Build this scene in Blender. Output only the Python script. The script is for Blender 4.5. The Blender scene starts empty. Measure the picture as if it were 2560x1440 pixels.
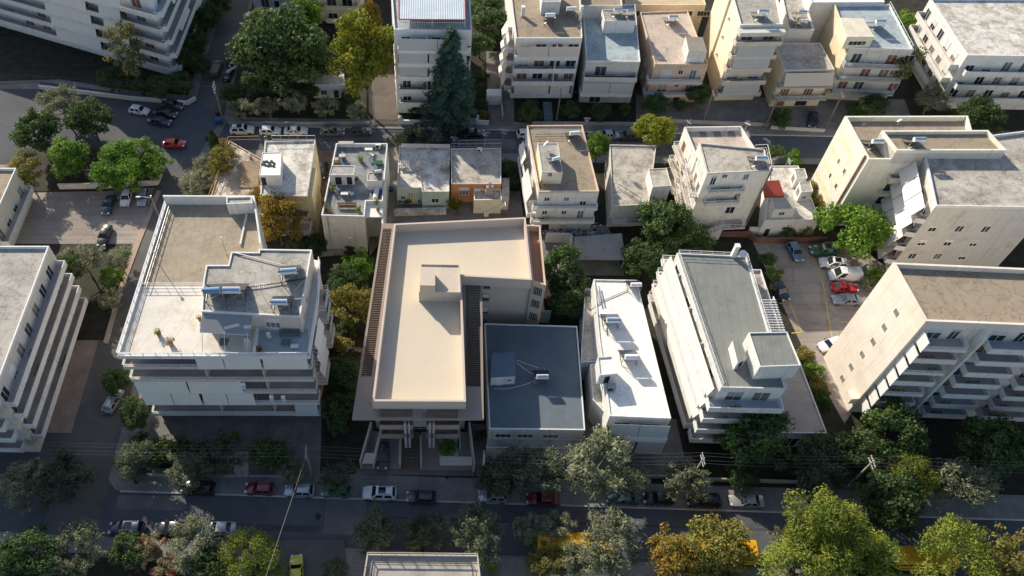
import bpy, math, random
from mathutils import Vector, Matrix
random.seed(7)
R = math.radians
S = bpy.context.scene
COL = S.collection

# ------------------------------------------------------------------ camera
CAM_H, CAM_DEP, CAM_F, CAM_CX, CAM_CY = 103.0, R(52.8), 2000.0, 1075.0, 720.0
cam = bpy.data.cameras.new('camera')
cam.sensor_width = 36.0
cam.lens = 36.0 * CAM_F / 2560.0
cam.shift_x = (1280.0 - CAM_CX) / 2560.0
cam.clip_start, cam.clip_end = 1.0, 3000.0
cam_o = bpy.data.objects.new('camera', cam)
cam_o.location = (0, 0, CAM_H)
cam_o.rotation_euler = (math.pi / 2 - CAM_DEP, 0, 0)
COL.objects.link(cam_o)
S.camera = cam_o

# ------------------------------------------------------------------ light
SUN_AZ, SUN_EL = 36.0, 29.0          # shadows run towards (sin az, -cos az)
w = bpy.data.worlds.new('World'); S.world = w; w.use_nodes = True
nt = w.node_tree
sky = nt.nodes.new('ShaderNodeTexSky'); sky.sky_type = 'NISHITA'; sky.sun_disc = False
sky.sun_elevation = R(SUN_EL); sky.sun_rotation = R(-SUN_AZ)
sky.air_density = 1.0; sky.dust_density = 1.2; sky.ozone_density = 1.2
nt.links.new(sky.outputs[0], nt.nodes['Background'].inputs[0])
nt.nodes['Background'].inputs[1].default_value = 0.118
sl = bpy.data.lights.new('sun', 'SUN'); sl.energy = 4.9; sl.angle = R(0.5); sl.color = (1.0, 0.90, 0.74)
so = bpy.data.objects.new('sun', sl); COL.objects.link(so)
sd = Vector((math.sin(R(SUN_AZ)) * math.cos(R(SUN_EL)), -math.cos(R(SUN_AZ)) * math.cos(R(SUN_EL)), -math.sin(R(SUN_EL))))
so.rotation_euler = sd.to_track_quat('-Z', 'Y').to_euler(); so.location = (0, 60, 150)
S.view_settings.view_transform = 'Standard'; S.view_settings.look = 'None'
S.view_settings.exposure = 0.30; S.view_settings.gamma = 1.0
S.render.engine = 'CYCLES'; S.cycles.max_bounces = 5; S.cycles.diffuse_bounces = 3; S.cycles.transparent_max_bounces = 6

# ------------------------------------------------------------------ geometry helpers
FW = Vector((0, math.cos(CAM_DEP), -math.sin(CAM_DEP))); UP = Vector((0, math.sin(CAM_DEP), math.cos(CAM_DEP)))
def ray(px, py):
    return FW + Vector((1, 0, 0)) * ((px - CAM_CX) / CAM_F) - UP * ((py - CAM_CY) / CAM_F)
def P(px, py, z=0.0):
    """where the sight line of a photo point meets the level z"""
    r = ray(px, py); t = (z - CAM_H) / r.z
    return Vector((r.x * t, r.y * t, z))
def G(pts, z=0.0):
    return [P(x, y, z) for x, y in pts]
def lerp(a, b, t): return a + (b - a) * t

class MB:
    """collects simple shapes into one mesh"""
    def __init__(s): s.v = []; s.f = []; s.mi = []
    def add(s, vs, fs, m=0):
        o = len(s.v); s.v += [tuple(v) for v in vs]
        s.f += [tuple(i + o for i in f) for f in fs]; s.mi += [m] * len(fs); return s
    def hexa(s, p, m=0):          # 8 points: bottom ring ccw, top ring ccw
        return s.add(p, [(3, 2, 1, 0), (4, 5, 6, 7), (0, 1, 5, 4), (1, 2, 6, 5), (2, 3, 7, 6), (3, 0, 4, 7)], m)
    def box(s, x0, x1, y0, y1, z0, z1, m=0):
        return s.hexa([(x0, y0, z0), (x1, y0, z0), (x1, y1, z0), (x0, y1, z0), (x0, y0, z1), (x1, y0, z1), (x1, y1, z1), (x0, y1, z1)], m)
    def obox(s, c, ux, hx, hy, z0, z1, m=0):      # oriented box, ux = unit dir in plan
        ux = Vector((ux[0], ux[1])).normalized(); uy = Vector((-ux.y, ux.x)); c = Vector((c[0], c[1]))
        q = [c - ux * hx - uy * hy, c + ux * hx - uy * hy, c + ux * hx + uy * hy, c - ux * hx + uy * hy]
        return s.hexa([(a.x, a.y, z0) for a in q] + [(a.x, a.y, z1) for a in q], m)
    def prism(s, poly, z0, z1, m=0, bottom=False, top=True):
        n = len(poly); a = [(p[0], p[1], z0) for p in poly]; b = [(p[0], p[1], z1) for p in poly]
        fs = [(i, (i + 1) % n, n + (i + 1) % n, n + i) for i in range(n)]
        if top: fs.append(tuple(range(n, 2 * n)))
        if bottom: fs.append(tuple(range(n - 1, -1, -1)))
        return s.add(a + b, fs, m)
    def poly(s, pts, m=0): return s.add(pts, [tuple(range(len(pts)))], m)
    def bar(s, a, b, w=.05, h=None, m=0):
        a, b = Vector(a), Vector(b); d = (b - a)
        if d.length < 1e-6: return s
        d.normalize(); h = h or w
        u = d.cross(Vector((0, 0, 1)))
        if u.length < .05: u = d.cross(Vector((0, 1, 0)))
        u.normalize(); v = u.cross(d)
        q = [-u * w / 2 - v * h / 2, u * w / 2 - v * h / 2, u * w / 2 + v * h / 2, -u * w / 2 + v * h / 2]
        return s.hexa([a + k for k in q] + [b + k for k in q], m)
    def tube(s, a, b, r0, r1=None, n=8, m=0, cap=True):
        a, b = Vector(a), Vector(b); d = (b - a)
        if d.length < 1e-6: return s
        d.normalize(); r1 = r0 if r1 is None else r1
        u = d.cross(Vector((0, 0, 1)))
        if u.length < .05: u = d.cross(Vector((0, 1, 0)))
        u.normalize(); v = u.cross(d)
        vs = []
        for c, r in ((a, r0), (b, r1)):
            for i in range(n):
                t = 2 * math.pi * i / n; vs.append(c + u * math.cos(t) * r + v * math.sin(t) * r)
        fs = [(i, (i + 1) % n, n + (i + 1) % n, n + i) for i in range(n)]
        if cap: fs += [tuple(range(n - 1, -1, -1)), tuple(range(n, 2 * n))]
        return s.add(vs, fs, m)
    def path(s, pts, r, n=6, m=0):
        for a, b in zip(pts, pts[1:]): s.tube(a, b, r, r, n, m)
        return s
    def ball(s, c, r, n=8, k=5, sz=1, m=0):
        c = Vector(c); vs = []; fs = []
        for j in range(k + 1):
            ph = math.pi * j / k
            for i in range(n):
                t = 2 * math.pi * i / n
                vs.append(c + Vector((math.sin(ph) * math.cos(t) * r, math.sin(ph) * math.sin(t) * r, -math.cos(ph) * r * sz)))
        for j in range(k):
            for i in range(n): fs.append((j * n + i, j * n + (i + 1) % n, (j + 1) * n + (i + 1) % n, (j + 1) * n + i))
        return s.add(vs, fs, m)
    def build(s, name, mats, parent=None, smooth=False, local=False):
        me = bpy.data.meshes.new(name)
        off = Vector((0, 0, 0))
        if parent is not None and not local:
            r = parent
            while r.parent is not None: r = r.parent
            off = r.location
        me.from_pydata([(v[0] - off.x, v[1] - off.y, v[2] - off.z) for v in s.v], [], s.f)
        if not isinstance(mats, (list, tuple)): mats = [mats]
        for m in mats: me.materials.append(m)
        if any(s.mi): me.polygons.foreach_set('material_index', s.mi)
        if smooth:
            me.polygons.foreach_set('use_smooth', [True] * len(s.f))
            me.set_sharp_from_angle(angle=R(35))
        me.update()
        o = bpy.data.objects.new(name, me); COL.objects.link(o)
        if parent is not None: o.parent = parent
        return o

def tag(o, label=None, cat=None, group=None, kind=None):
    if label: o['label'] = label
    if cat: o['category'] = cat
    if group: o['group'] = group
    if kind: o['kind'] = kind
    return o
def empty(name, loc, label=None, cat=None, group=None, rz=0):
    o = bpy.data.objects.new(name, None); COL.objects.link(o); o.location = loc; o.rotation_euler = (0, 0, rz)
    o.empty_display_size = .3
    return tag(o, label, cat, group)
KIDS = {}
def copy_tree(o, parent=None):
    c = o.copy(); COL.objects.link(c)
    if parent is not None: c.parent = parent
    for ch in list(o.children): copy_tree(ch, c)
    return c
PROTO = {}
def inst(key, maker, loc, rz=0, scale=None, label=None, cat=None, group=None, name=None):
    """first use of a kind builds it, later uses copy the thing and its parts"""
    if key not in PROTO:
        o = maker(); PROTO[key] = o
    else:
        o = copy_tree(PROTO[key])
    if name: o.name = name
    o.location = loc; o.rotation_euler = (0, 0, rz)
    if scale is not None: o.scale = scale if isinstance(scale, (tuple, list)) else (scale,) * 3
    for k in ('label', 'group'):
        if k in o: del o[k]
    return tag(o, label, cat, group)

# ------------------------------------------------------------------ materials
MATS = {}
def N(nt, t, **kw):
    n = nt.nodes.new(t)
    for k, v in kw.items(): setattr(n, k, v)
    return n
def mixc(nt, fac, a, b, blend='MIX'):
    n = N(nt, 'ShaderNodeMix', data_type='RGBA', blend_type=blend)
    for sock, val in ((n.inputs[0], fac), (n.inputs[6], a), (n.inputs[7], b)):
        if hasattr(val, 'is_linked'): nt.links.new(val, sock)
        else: sock.default_value = val if not isinstance(val, tuple) or len(val) == 4 else (*val, 1)
    return n.outputs[2]
def ramp(nt, src, a, b, va=0.0, vb=1.0):
    n = N(nt, 'ShaderNodeMapRange'); nt.links.new(src, n.inputs[0])
    n.inputs[1].default_value = a; n.inputs[2].default_value = b; n.inputs[3].default_value = va; n.inputs[4].default_value = vb
    return n.outputs[0]
def noise(nt, vec, sc, det=4, rough=.6):
    n = N(nt, 'ShaderNodeTexNoise'); n.inputs['Scale'].default_value = sc; n.inputs['Detail'].default_value = det
    n.inputs['Roughness'].default_value = rough
    if vec is not None: nt.links.new(vec, n.inputs['Vector'])
    return n.outputs[0]
def grey(nt, fac):
    n = N(nt, 'ShaderNodeCombineColor')
    for i in range(3): nt.links.new(fac, n.inputs[i])
    return n.outputs[0]
def mat(name, col, rough=.85, var=.14, sc=.35, fine=.1, fsc=6., stain=None, sa=.0, ssc=.25, st=(.52, .66), streak=None, spec=.3, metal=0, coat=0,
        bump=0., bsc=20., lines=None, marks=0.):
    """procedural surface: base colour, broad and fine mottling, optional stains, seams and rain streaks"""
    if name in MATS: return MATS[name]
    m = bpy.data.materials.new(name); m.use_nodes = True; nt = m.node_tree; b = nt.nodes['Principled BSDF']
    geo = N(nt, 'ShaderNodeNewGeometry'); pos = geo.outputs['Position']
    c = (*col, 1)
    f = grey(nt, ramp(nt, noise(nt, pos, sc, 6), .3, .7, 1 - var, 1 + var))
    c = mixc(nt, 1.0, c, f, 'MULTIPLY')
    if fine:
        f2 = grey(nt, ramp(nt, noise(nt, pos, fsc, 3), .3, .7, 1 - fine, 1 + fine))
        c = mixc(nt, 1.0, c, f2, 'MULTIPLY')
    if stain and sa:
        s1 = ramp(nt, noise(nt, pos, ssc, 9, .68), st[0], st[1], 0, sa)
        c = mixc(nt, s1, c, stain)
    if marks:                        # tide lines and old ponding marks on flat roofs
        nz = noise(nt, pos, .32, 7, .62); ab = N(nt, 'ShaderNodeMath', operation='SUBTRACT'); nt.links.new(nz, ab.inputs[0]); ab.inputs[1].default_value = .5
        ab2 = N(nt, 'ShaderNodeMath', operation='ABSOLUTE'); nt.links.new(ab.outputs[0], ab2.inputs[0])
        c = mixc(nt, ramp(nt, ab2.outputs[0], .016, .003, 0, marks), c, (.10, .09, .075))
        c = mixc(nt, ramp(nt, noise(nt, pos, 1.3, 8, .7), .56, .74, 0, marks * .9), c, (.13, .115, .095))
    if streak:                       # vertical run-off marks on walls
        mp = N(nt, 'ShaderNodeMapping'); mp.inputs['Scale'].default_value = (2.2, 2.2, .12); nt.links.new(pos, mp.inputs[0])
        s2 = ramp(nt, noise(nt, mp.outputs[0], 1.0, 5, .6), .55, .75, 0, streak)
        c = mixc(nt, s2, c, (.12, .11, .10))
    if lines:                        # (axis x/y scale, width, amount, angle): seams between felt strips, slabs, sheets
        for (per, wid, amt, ang) in lines:
            mp = N(nt, 'ShaderNodeMapping'); mp.inputs['Rotation'].default_value = (0, 0, R(ang)); nt.links.new(pos, mp.inputs[0])
            sx = N(nt, 'ShaderNodeSeparateXYZ'); nt.links.new(mp.outputs[0], sx.inputs[0])
            a = N(nt, 'ShaderNodeMath', operation='PINGPONG'); a.inputs[1].default_value = per / 2; nt.links.new(sx.outputs[0], a.inputs[0])
            l = ramp(nt, a.outputs[0], wid, wid * .4, 0, amt)
            c = mixc(nt, l, c, (.03, .03, .03))
    nt.links.new(c, b.inputs['Base Color'])
    b.inputs['Roughness'].default_value = rough; b.inputs['Specular IOR Level'].default_value = spec; b.inputs['Metallic'].default_value = metal
    b.inputs['Coat Weight'].default_value = coat; b.inputs['Coat Roughness'].default_value = .05
    if bump:
        bp = N(nt, 'ShaderNodeBump'); bp.inputs['Strength'].default_value = bump; bp.inputs['Distance'].default_value = .05
        nt.links.new(noise(nt, pos, bsc, 4), bp.inputs['Height']); nt.links.new(bp.outputs[0], b.inputs['Normal'])
    MATS[name] = m; return m
def corrugated(name, col, per=.25, ang=0, stain=(.2, .16, .12), sa=.4, depth=.6, rough=.6):
    if name in MATS: return MATS[name]
    m = mat(name, col, rough=rough, stain=stain, sa=sa, ssc=.4, var=.1); nt = m.node_tree; b = nt.nodes['Principled BSDF']
    geo = N(nt, 'ShaderNodeNewGeometry'); mp = N(nt, 'ShaderNodeMapping'); mp.inputs['Rotation'].default_value = (0, 0, R(ang))
    nt.links.new(geo.outputs['Position'], mp.inputs[0])
    wv = N(nt, 'ShaderNodeTexWave'); wv.inputs['Scale'].default_value = 6.2832 / per / 20; wv.bands_direction = 'X'
    nt.links.new(mp.outputs[0], wv.inputs['Vector'])
    bp = N(nt, 'ShaderNodeBump'); bp.inputs['Strength'].default_value = depth; bp.inputs['Distance'].default_value = .06
    nt.links.new(wv.outputs[1], bp.inputs['Height']); nt.links.new(bp.outputs[0], b.inputs['Normal'])
    return m
def paving(name, col, size=(.5, .5), mort=(.1, .1, .1), ms=.015, ang=0, var=.18, c2=None, mixmort=.8):
    if name in MATS: return MATS[name]
    m = mat(name, col, var=var, sc=.3); nt = m.node_tree; b = nt.nodes['Principled BSDF']
    old = b.inputs['Base Color'].links[0].from_socket
    geo = N(nt, 'ShaderNodeNewGeometry'); mp = N(nt, 'ShaderNodeMapping'); mp.inputs['Rotation'].default_value = (0, 0, R(ang))
    nt.links.new(geo.outputs['Position'], mp.inputs[0])
    br = N(nt, 'ShaderNodeTexBrick'); br.offset = 0.0; nt.links.new(mp.outputs[0], br.inputs['Vector'])
    br.inputs['Scale'].default_value = 1; br.inputs['Brick Width'].default_value = size[0]; br.inputs['Row Height'].default_value = size[1]
    br.inputs['Mortar Size'].default_value = ms; br.inputs['Color1'].default_value = (1, 1, 1, 1); c2 = c2 or .85
    br.inputs['Color2'].default_value = (c2, c2, c2, 1); br.inputs['Mortar'].default_value = (1 - mixmort,) * 3 + (1,)
    nt.links.new(mixc(nt, 1.0, old, br.outputs[0], 'MULTIPLY'), b.inputs['Base Color'])
    return m
def leafmat(name, c1, c2, c3=None, trans=.35):
    """leaves: colour differs from leaf to leaf and from clump to clump"""
    m = bpy.data.materials.new(name); m.use_nodes = True; nt = m.node_tree; b = nt.nodes['Principled BSDF']
    geo = N(nt, 'ShaderNodeNewGeometry'); oi = N(nt, 'ShaderNodeObjectInfo'); tc = N(nt, 'ShaderNodeTexCoord')
    c1, c2, c3 = [tuple(min(.75, v * 1.7) for v in c) for c in (c1, c2, c3 or c2)]
    c = mixc(nt, geo.outputs['Random Per Island'], c1, c2)
    f = ramp(nt, noise(nt, tc.outputs['Object'], .9, 3), .42, .62)
    c = mixc(nt, f, c, c3 or c2)
    v = grey(nt, ramp(nt, oi.outputs['Random'], 0, 1, .8, 1.2))
    c = mixc(nt, 1.0, c, v, 'MULTIPLY')
    nt.links.new(c, b.inputs['Base Color']); b.inputs['Roughness'].default_value = .6; b.inputs['Specular IOR Level'].default_value = .25
    tr = N(nt, 'ShaderNodeBsdfTranslucent'); nt.links.new(c, tr.inputs[0])
    ms = N(nt, 'ShaderNodeMixShader'); ms.inputs[0].default_value = trans
    nt.links.new(b.outputs[0], ms.inputs[1]); nt.links.new(tr.outputs[0], ms.inputs[2])
    nt.links.new(ms.outputs[0], nt.nodes['Material Output'].inputs[0])
    MATS[name] = m; return m
def paint(name, col, rough=.3, metal=.0, coat=.8):
    return mat(name, col, rough=rough, var=.03, fine=.02, metal=metal, coat=coat, spec=.5)

white = mat('white plaster', (.78, .77, .74), stain=(.45, .41, .35), sa=.45, ssc=.35, streak=.3, var=.08)
whiteR = mat('white roof coating', (.90, .88, .82), stain=(.50, .42, .32), sa=.55, ssc=.35, var=.06, rough=.7, st=(.55, .75), marks=.22)
whiteD = mat('worn white roof', (.70, .67, .61), stain=(.34, .29, .23), sa=.75, ssc=.45, var=.14, st=(.47, .62), marks=.5)
offw = mat('off white plaster', (.66, .63, .57), stain=(.36, .33, .28), sa=.45, ssc=.35, streak=.34, var=.08)
peach = mat('pale peach plaster', (.66, .58, .51), stain=(.45, .38, .32), sa=.3, streak=.15, var=.06)
peachw = mat('peach plaster', (.72, .54, .40), stain=(.4, .32, .26), sa=.4, streak=.2)
cream = mat('cream plaster', (.84, .76, .58), stain=(.5, .42, .3), sa=.3, streak=.14, var=.06)
creamL = mat('light cream plaster', (.85, .82, .71), stain=(.5, .45, .36), sa=.4, ssc=.35, streak=.28, var=.07)
yellow = mat('yellow plaster', (.66, .49, .17), stain=(.4, .32, .18), sa=.3, streak=.2)
paleyel = mat('pale yellow plaster', (.72, .62, .38), stain=(.5, .42, .28), sa=.35, streak=.25)
tan = mat('tan plaster', (.78, .67, .48), stain=(.42, .35, .26), sa=.3, streak=.15)
pinkw = mat('pinkish white plaster', (.86, .77, .67), stain=(.74, .62, .50), sa=.6, ssc=.16, streak=.22, var=.07)
mint = mat('mint plaster', (.50, .66, .58), stain=(.5, .52, .44), sa=.4, streak=.2)
paleblue = mat('pale blue plaster', (.52, .62, .66), stain=(.4, .46, .48), sa=.3, streak=.2)
orange = mat('orange plaster', (.66, .28, .12), stain=(.45, .25, .15), sa=.3, streak=.2)
beige = mat('beige render', (.58, .51, .42), var=.04, fine=.03, rough=.9, streak=.1)
beigeD = mat('brown beige render', (.30, .245, .21), var=.03, fine=.02)
terra = mat('terracotta floor', (.42, .25, .18), var=.06, fine=.05)
grout = mat('concrete', (.38, .36, .33), stain=(.2, .18, .16), sa=.5, var=.15)
concL = mat('pale concrete', (.50, .46, .40), stain=(.26, .23, .19), sa=.7, ssc=.4, var=.16, st=(.47, .62), marks=.55)
felt = mat('tan roof felt', (.375, .315, .235), stain=(.25, .20, .15), sa=.6, ssc=.5, var=.12, lines=[(1.05, .02, .35, 0), (9.0, .02, .2, 90)], st=(.5, .7), marks=.3)
felt2 = mat('brown roof gravel', (.36, .295, .215), stain=(.20, .165, .13), sa=.65, ssc=.35, var=.18, fine=.2, fsc=9, st=(.5, .66), marks=.5)
greyR = mat('grey roof screed', (.42, .40, .36), stain=(.24, .22, .19), sa=.6, ssc=.5, var=.14, st=(.48, .66), marks=.5)
greenR = mat('grey green roof felt', (.235, .245, .225), stain=(.16, .165, .15), sa=.4, var=.08, lines=[(1.25, .025, .5, 6)], marks=.2)
blueR = mat('slate blue roof paint', (.135, .168, .192), stain=(.10, .12, .13), sa=.55, ssc=.3, var=.1, st=(.5, .72), marks=.2)
blueG = mat('blue grey roof paint', (.40, .47, .50), stain=(.27, .28, .28), sa=.6, ssc=.4, var=.1, marks=.4)
roofPeach = paving('pinkish roof slabs', (.60, .50, .42), (.5, .5), ang=2, ms=.02, mixmort=.3)
tileBal = mat('balcony tiles', (.50, .43, .38), var=.1)
tileG = mat('grey balcony tiles', (.42, .44, .45), var=.1)
trimW = mat('white trim', (.80, .79, .77), var=.05, fine=.04, streak=.22, stain=(.5, .46, .4), sa=.25, ssc=.6)
railW = mat('white railing paint', (.80, .80, .79), var=.03, fine=.0, rough=.5)
railD = mat('dark railing paint', (.05, .05, .055), var=.05, fine=0, rough=.5)
railR = mat('rusty railing paint', (.36, .20, .09), var=.2, fine=.1, rough=.7)
awnW = mat('white awning canvas', (.78, .735, .67), var=.04, fine=.04, lines=[(.9, .012, .12, 0)], rough=.9)
awnG = mat('grey awning canvas', (.27, .29, .31), var=.04, fine=.04, lines=[(.9, .02, .12, 0)])
awnB = mat('beige awning canvas', (.66, .59, .50), var=.04, fine=.04, lines=[(.9, .012, .12, 0)])
awnGr = mat('pale grey awning canvas', (.50, .51, .50), var=.04, fine=.04, lines=[(.9, .012, .15, 0)])
glass = mat('window glass', (.025, .03, .035), rough=.06, var=.2, spec=.6)
curtain = mat('curtained window glass', (.20, .19, .17), rough=.15, var=.3, spec=.5)
dimglass = mat('grey window glass', (.07, .08, .085), rough=.08, var=.3, spec=.6)
shut = mat('white roller shutter', (.68, .67, .64), var=.03, lines=None)
shutB = mat('brown shutter', (.23, .11, .08), var=.1)
shutBl = mat('blue shutter', (.12, .18, .26), var=.1)
wood = mat('orange brown wood door', (.40, .17, .06), var=.2)
dark = mat('dark opening', (.03, .03, .03), var=.2)
metalG = mat('galvanised metal', (.48, .49, .50), metal=.8, rough=.45, var=.12, stain=(.3, .2, .12), sa=.3)
rust = mat('rusty pipe', (.33, .20, .13), var=.25, rough=.8)
redtile = mat('red roof tiles', (.50, .10, .07), var=.12, lines=[(.22, .03, .35, 35)])
browntile = mat('brown weathered roof tiles', (.33, .24, .165), var=.22, fine=.2, fsc=4, lines=[(.24, .05, .6, 93)], stain=(.5, .42, .3), sa=.35, ssc=.8)
concStain = mat('stained terrace concrete', (.40, .33, .26), stain=(.66, .60, .50), sa=.9, ssc=.55, var=.2, st=(.5, .6))
shedM = corrugated('grey corrugated sheet', (.30, .29, .265), per=.5, ang=0, stain=(.26, .15, .08), sa=.6)
blueM = corrugated('blue white corrugated sheet', (.50, .58, .66), per=.4, ang=0, stain=(.7, .69, .66), sa=.5)
creamM = corrugated('cream corrugated sheet', (.78, .70, .56), per=.35, ang=0, sa=.2)
# ------------------------------------------------------------------ ground, streets and plots
def asphalt(name, col, patch, pa):
    m = mat(name, col, var=.2, sc=.12, fine=.12, fsc=5, stain=patch, sa=pa, ssc=.09, st=(.5, .62), rough=.9); nt = m.node_tree; b = nt.nodes['Principled BSDF']
    old = b.inputs['Base Color'].links[0].from_socket
    geo = N(nt, 'ShaderNodeNewGeometry'); pos = geo.outputs['Position']
    vo = N(nt, 'ShaderNodeTexVoronoi', feature='DISTANCE_TO_EDGE'); vo.inputs['Scale'].default_value = .16
    dis = mixc(nt, .45, pos, N_noise_col(nt, pos, .5)); nt.links.new(dis, vo.inputs['Vector'])
    crack = ramp(nt, vo.outputs['Distance'], .010, .003, 0, .22)
    c = mixc(nt, crack, old, (.025, .025, .025))
    mp = N(nt, 'ShaderNodeMapping'); mp.inputs['Scale'].default_value = (.05, 1.1, 1); mp.inputs['Rotation'].default_value = (0, 0, R(1.8)); nt.links.new(pos, mp.inputs[0])
    c = mixc(nt, ramp(nt, noise(nt, mp.outputs[0], 1, 3), .45, .7, 0, .35), c, (.10, .10, .10))
    nt.links.new(c, b.inputs['Base Color']); return m
def N_noise_col(nt, vec, sc):
    n = N(nt, 'ShaderNodeTexNoise'); n.inputs['Scale'].default_value = sc; nt.links.new(vec, n.inputs['Vector']); return n.outputs[1]
road = asphalt('street asphalt', (.092, .099, .112), (.122, .126, .132), .6)
roadL = asphalt('worn asphalt', (.115, .112, .105), (.16, .15, .135), .8)
lotM = asphalt('parking lot surface', (.33, .285, .25), (.42, .37, .32), .8)
dirt = mat('dry dirt', (.27, .22, .18), var=.25, sc=.3, fine=.2, stain=(.36, .31, .26), sa=.6, ssc=.2)
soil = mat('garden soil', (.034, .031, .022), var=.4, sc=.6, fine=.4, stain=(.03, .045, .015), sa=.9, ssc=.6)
yard = mat('yard concrete', (.20, .185, .17), var=.25, sc=.4, fine=.15, stain=(.13, .11, .09), sa=.6, ssc=.35)
walk = paving('pavement slabs', (.25, .235, .22), (.5, .5), ang=1.8, ms=.02, mixmort=.35, var=.25)
walkB = paving('brown pavement slabs', (.25, .185, .16), (.45, .45), ang=1.8, ms=.02, mixmort=.3, var=.2)
kerbM = mat('kerb stone', (.52, .50, .47), var=.2)
line_y = mat('yellow road paint', (.62, .47, .06), var=.2, fine=.3, fsc=12)

def sheet(name, pts, z, m, thick=None):
    mb = MB()
    if thick: mb.prism([(p[0], p[1]) for p in pts], z - thick, z)
    else: mb.poly([(p[0], p[1], z) for p in pts])
    return tag(mb.build(name, m), kind='structure')
sheet('ground', [(-700, -300), (700, -300), (700, 900), (-700, 900)], -.02, dirt)
sheet('street', [(-400, 28), (400, 18), (400, 45), (-400, 58)], -.012, road)
sheet('upper_street', [(-400, 111), (400, 100), (400, 122), (-400, 132)], -.009, road)
sheet('side_street', [(-51, 30), (-43.5, 30), (-43.5, 113), (-40, 124), (-40, 330), (-47, 330), (-47, 126), (-51, 112)], -.005, roadL)
sheet('square', G([(100, 200), (492, 252), (560, 300), (580, 330), (520, 400), (440, 430), (264, 350), (100, 360)]), -.002, road)
# --- the long block between the two streets
yk = lambda x: 42.25 - (x + 0) * .0333          # north kerb of the front street
yb = lambda x: 109.6 - x * .022                 # south kerb of the upper street
xs0, xs1 = -43.9, 210
blk = [(-42.6, yk(-43)), (xs1, yk(xs1)), (xs1, yb(xs1)), (-39.5, yb(-39)), (-41.2, 107), (-43.6, 97), (xs0, 60), (-43.9, 45.2)]
sheet('pavement', blk, .14, walk, .16)
kb = MB()
for x in range(-42, 205, 4):
    kb.hexa([(x, yk(x) - .16, -.02), (x + 3.96, yk(x + 3.96) - .16, -.02), (x + 3.96, yk(x + 3.96) + .0, -.02), (x, yk(x), -.02), (x, yk(x) - .16, .15), (x + 3.96, yk(x + 3.96) - .16, .15), (x + 3.96, yk(x + 3.96), .15), (x, yk(x), .15)])
tag(kb.build('kerb', kerbM), kind='structure')
def plot(name, pts, m, z=.146): return sheet(name, pts, z, m)
yp = lambda x: yk(x) + 3.4
plot('garden', [(-39, yp(-39) + .4), (-14.2, yp(-14)), (-14.2, 80), (-40, 86), (-42, 106), (-20, 107.5), (-20, 100), (-42.6, 98)], soil) if 0 else None
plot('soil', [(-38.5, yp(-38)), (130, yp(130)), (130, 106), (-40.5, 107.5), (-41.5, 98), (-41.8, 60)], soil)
plot('forecourt', G([(372, 1030), (805, 1035), (800, 1192), (600, 1192), (372, 1150)], 0), yard, .150)
plot('driveway', G([(1180, 1060), (1465, 1080), (1470, 1190), (1190, 1190)], 0), yard, .150)
plot('yard', G([(1455, 1000), (1690, 1050), (1720, 1190), (1470, 1190)], 0), yard, .151)
plot('parking_lot', G([(1880, 603), (2130, 606), (2260, 700), (2150, 1000), (2110, 1060), (2020, 900)], 0), lotM, .152)
plot('alley', G([(955, 370), (1000, 370), (990, 560), (925, 640), (915, 560)], 0), dirt, .150)
plot('yard_path', G([(780, 380), (830, 380), (815, 560), (800, 640), (770, 640)], 0), mat('brown yard', (.17, .11, .08), var=.3), .151)
plot('back_yard', G([(1360, 560), (1520, 565), (1560, 690), (1340, 690)], 0), yard, .151)
plot('yard_concrete', G([(990, 470), (1300, 480), (1310, 560), (980, 560)], 0), yard, .152)
# parking lot markings, each painted bay line a strip on the surface
lm = MB()
def strip(mb, a, b, wd=.14, z=.157):
    a, b = P(*a), P(*b); d = (b - a); d.z = 0; d.normalize(); n = Vector((-d.y, d.x, 0)) * wd / 2
    mb.poly([(a + n).to_tuple()[:2] + (z,), (a - n).to_tuple()[:2] + (z,), (b - n).to_tuple()[:2] + (z,), (b + n).to_tuple()[:2] + (z,)])
for a, b in [((1914, 610), (2003, 832)), ((2003, 832), (1978, 834)), ((1971, 757), (1948, 760)), ((1934, 682), (1912, 682)), ((2015, 608), (2052, 685)), ((2052, 685), (2082, 860)), ((2047, 684), (2075, 684)), ((2100, 806), (2125, 806))]: strip(lm, a, b)
tag(lm.build('parking_lines', line_y), kind='structure')
# --- north of the upper street
ykn = lambda x: 116.2 - x * .027
b2 = [(-39.6, 119), (-37.8, ykn(-37)), (210, ykn(210)), (210, 330), (-40, 330), (-40, 128)]
sheet('pavement_north', b2, .14, walk, .16)
kb = MB()
for x in range(-36, 205, 4):
    kb.hexa([(x, ykn(x) - .16, -.02), (x + 3.96, ykn(x + 3.96) - .16, -.02), (x + 3.96, ykn(x + 3.96), -.02), (x, ykn(x), -.02), (x, ykn(x) - .16, .15), (x + 3.96, ykn(x + 3.96) - .16, .15), (x + 3.96, ykn(x + 3.96), .15), (x, ykn(x), .15)])
tag(kb.build('kerb_north', kerbM), kind='structure')
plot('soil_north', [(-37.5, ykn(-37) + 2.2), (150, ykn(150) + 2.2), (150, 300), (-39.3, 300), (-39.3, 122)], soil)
plot('driveway_north', G([(1215, 130), (1285, 130), (1285, 318), (1222, 318)], 0), yard, .150)
plot('drive_west', G([(925, 150), (985, 150), (1000, 318), (935, 318)], 0), mat('brown paved drive', (.13, .105, .09), var=.2), .150)
plot('forecourt_north', G([(1590, 240), (2260, 250), (2290, 330), (1590, 318)], 0), yard, .150)
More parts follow.
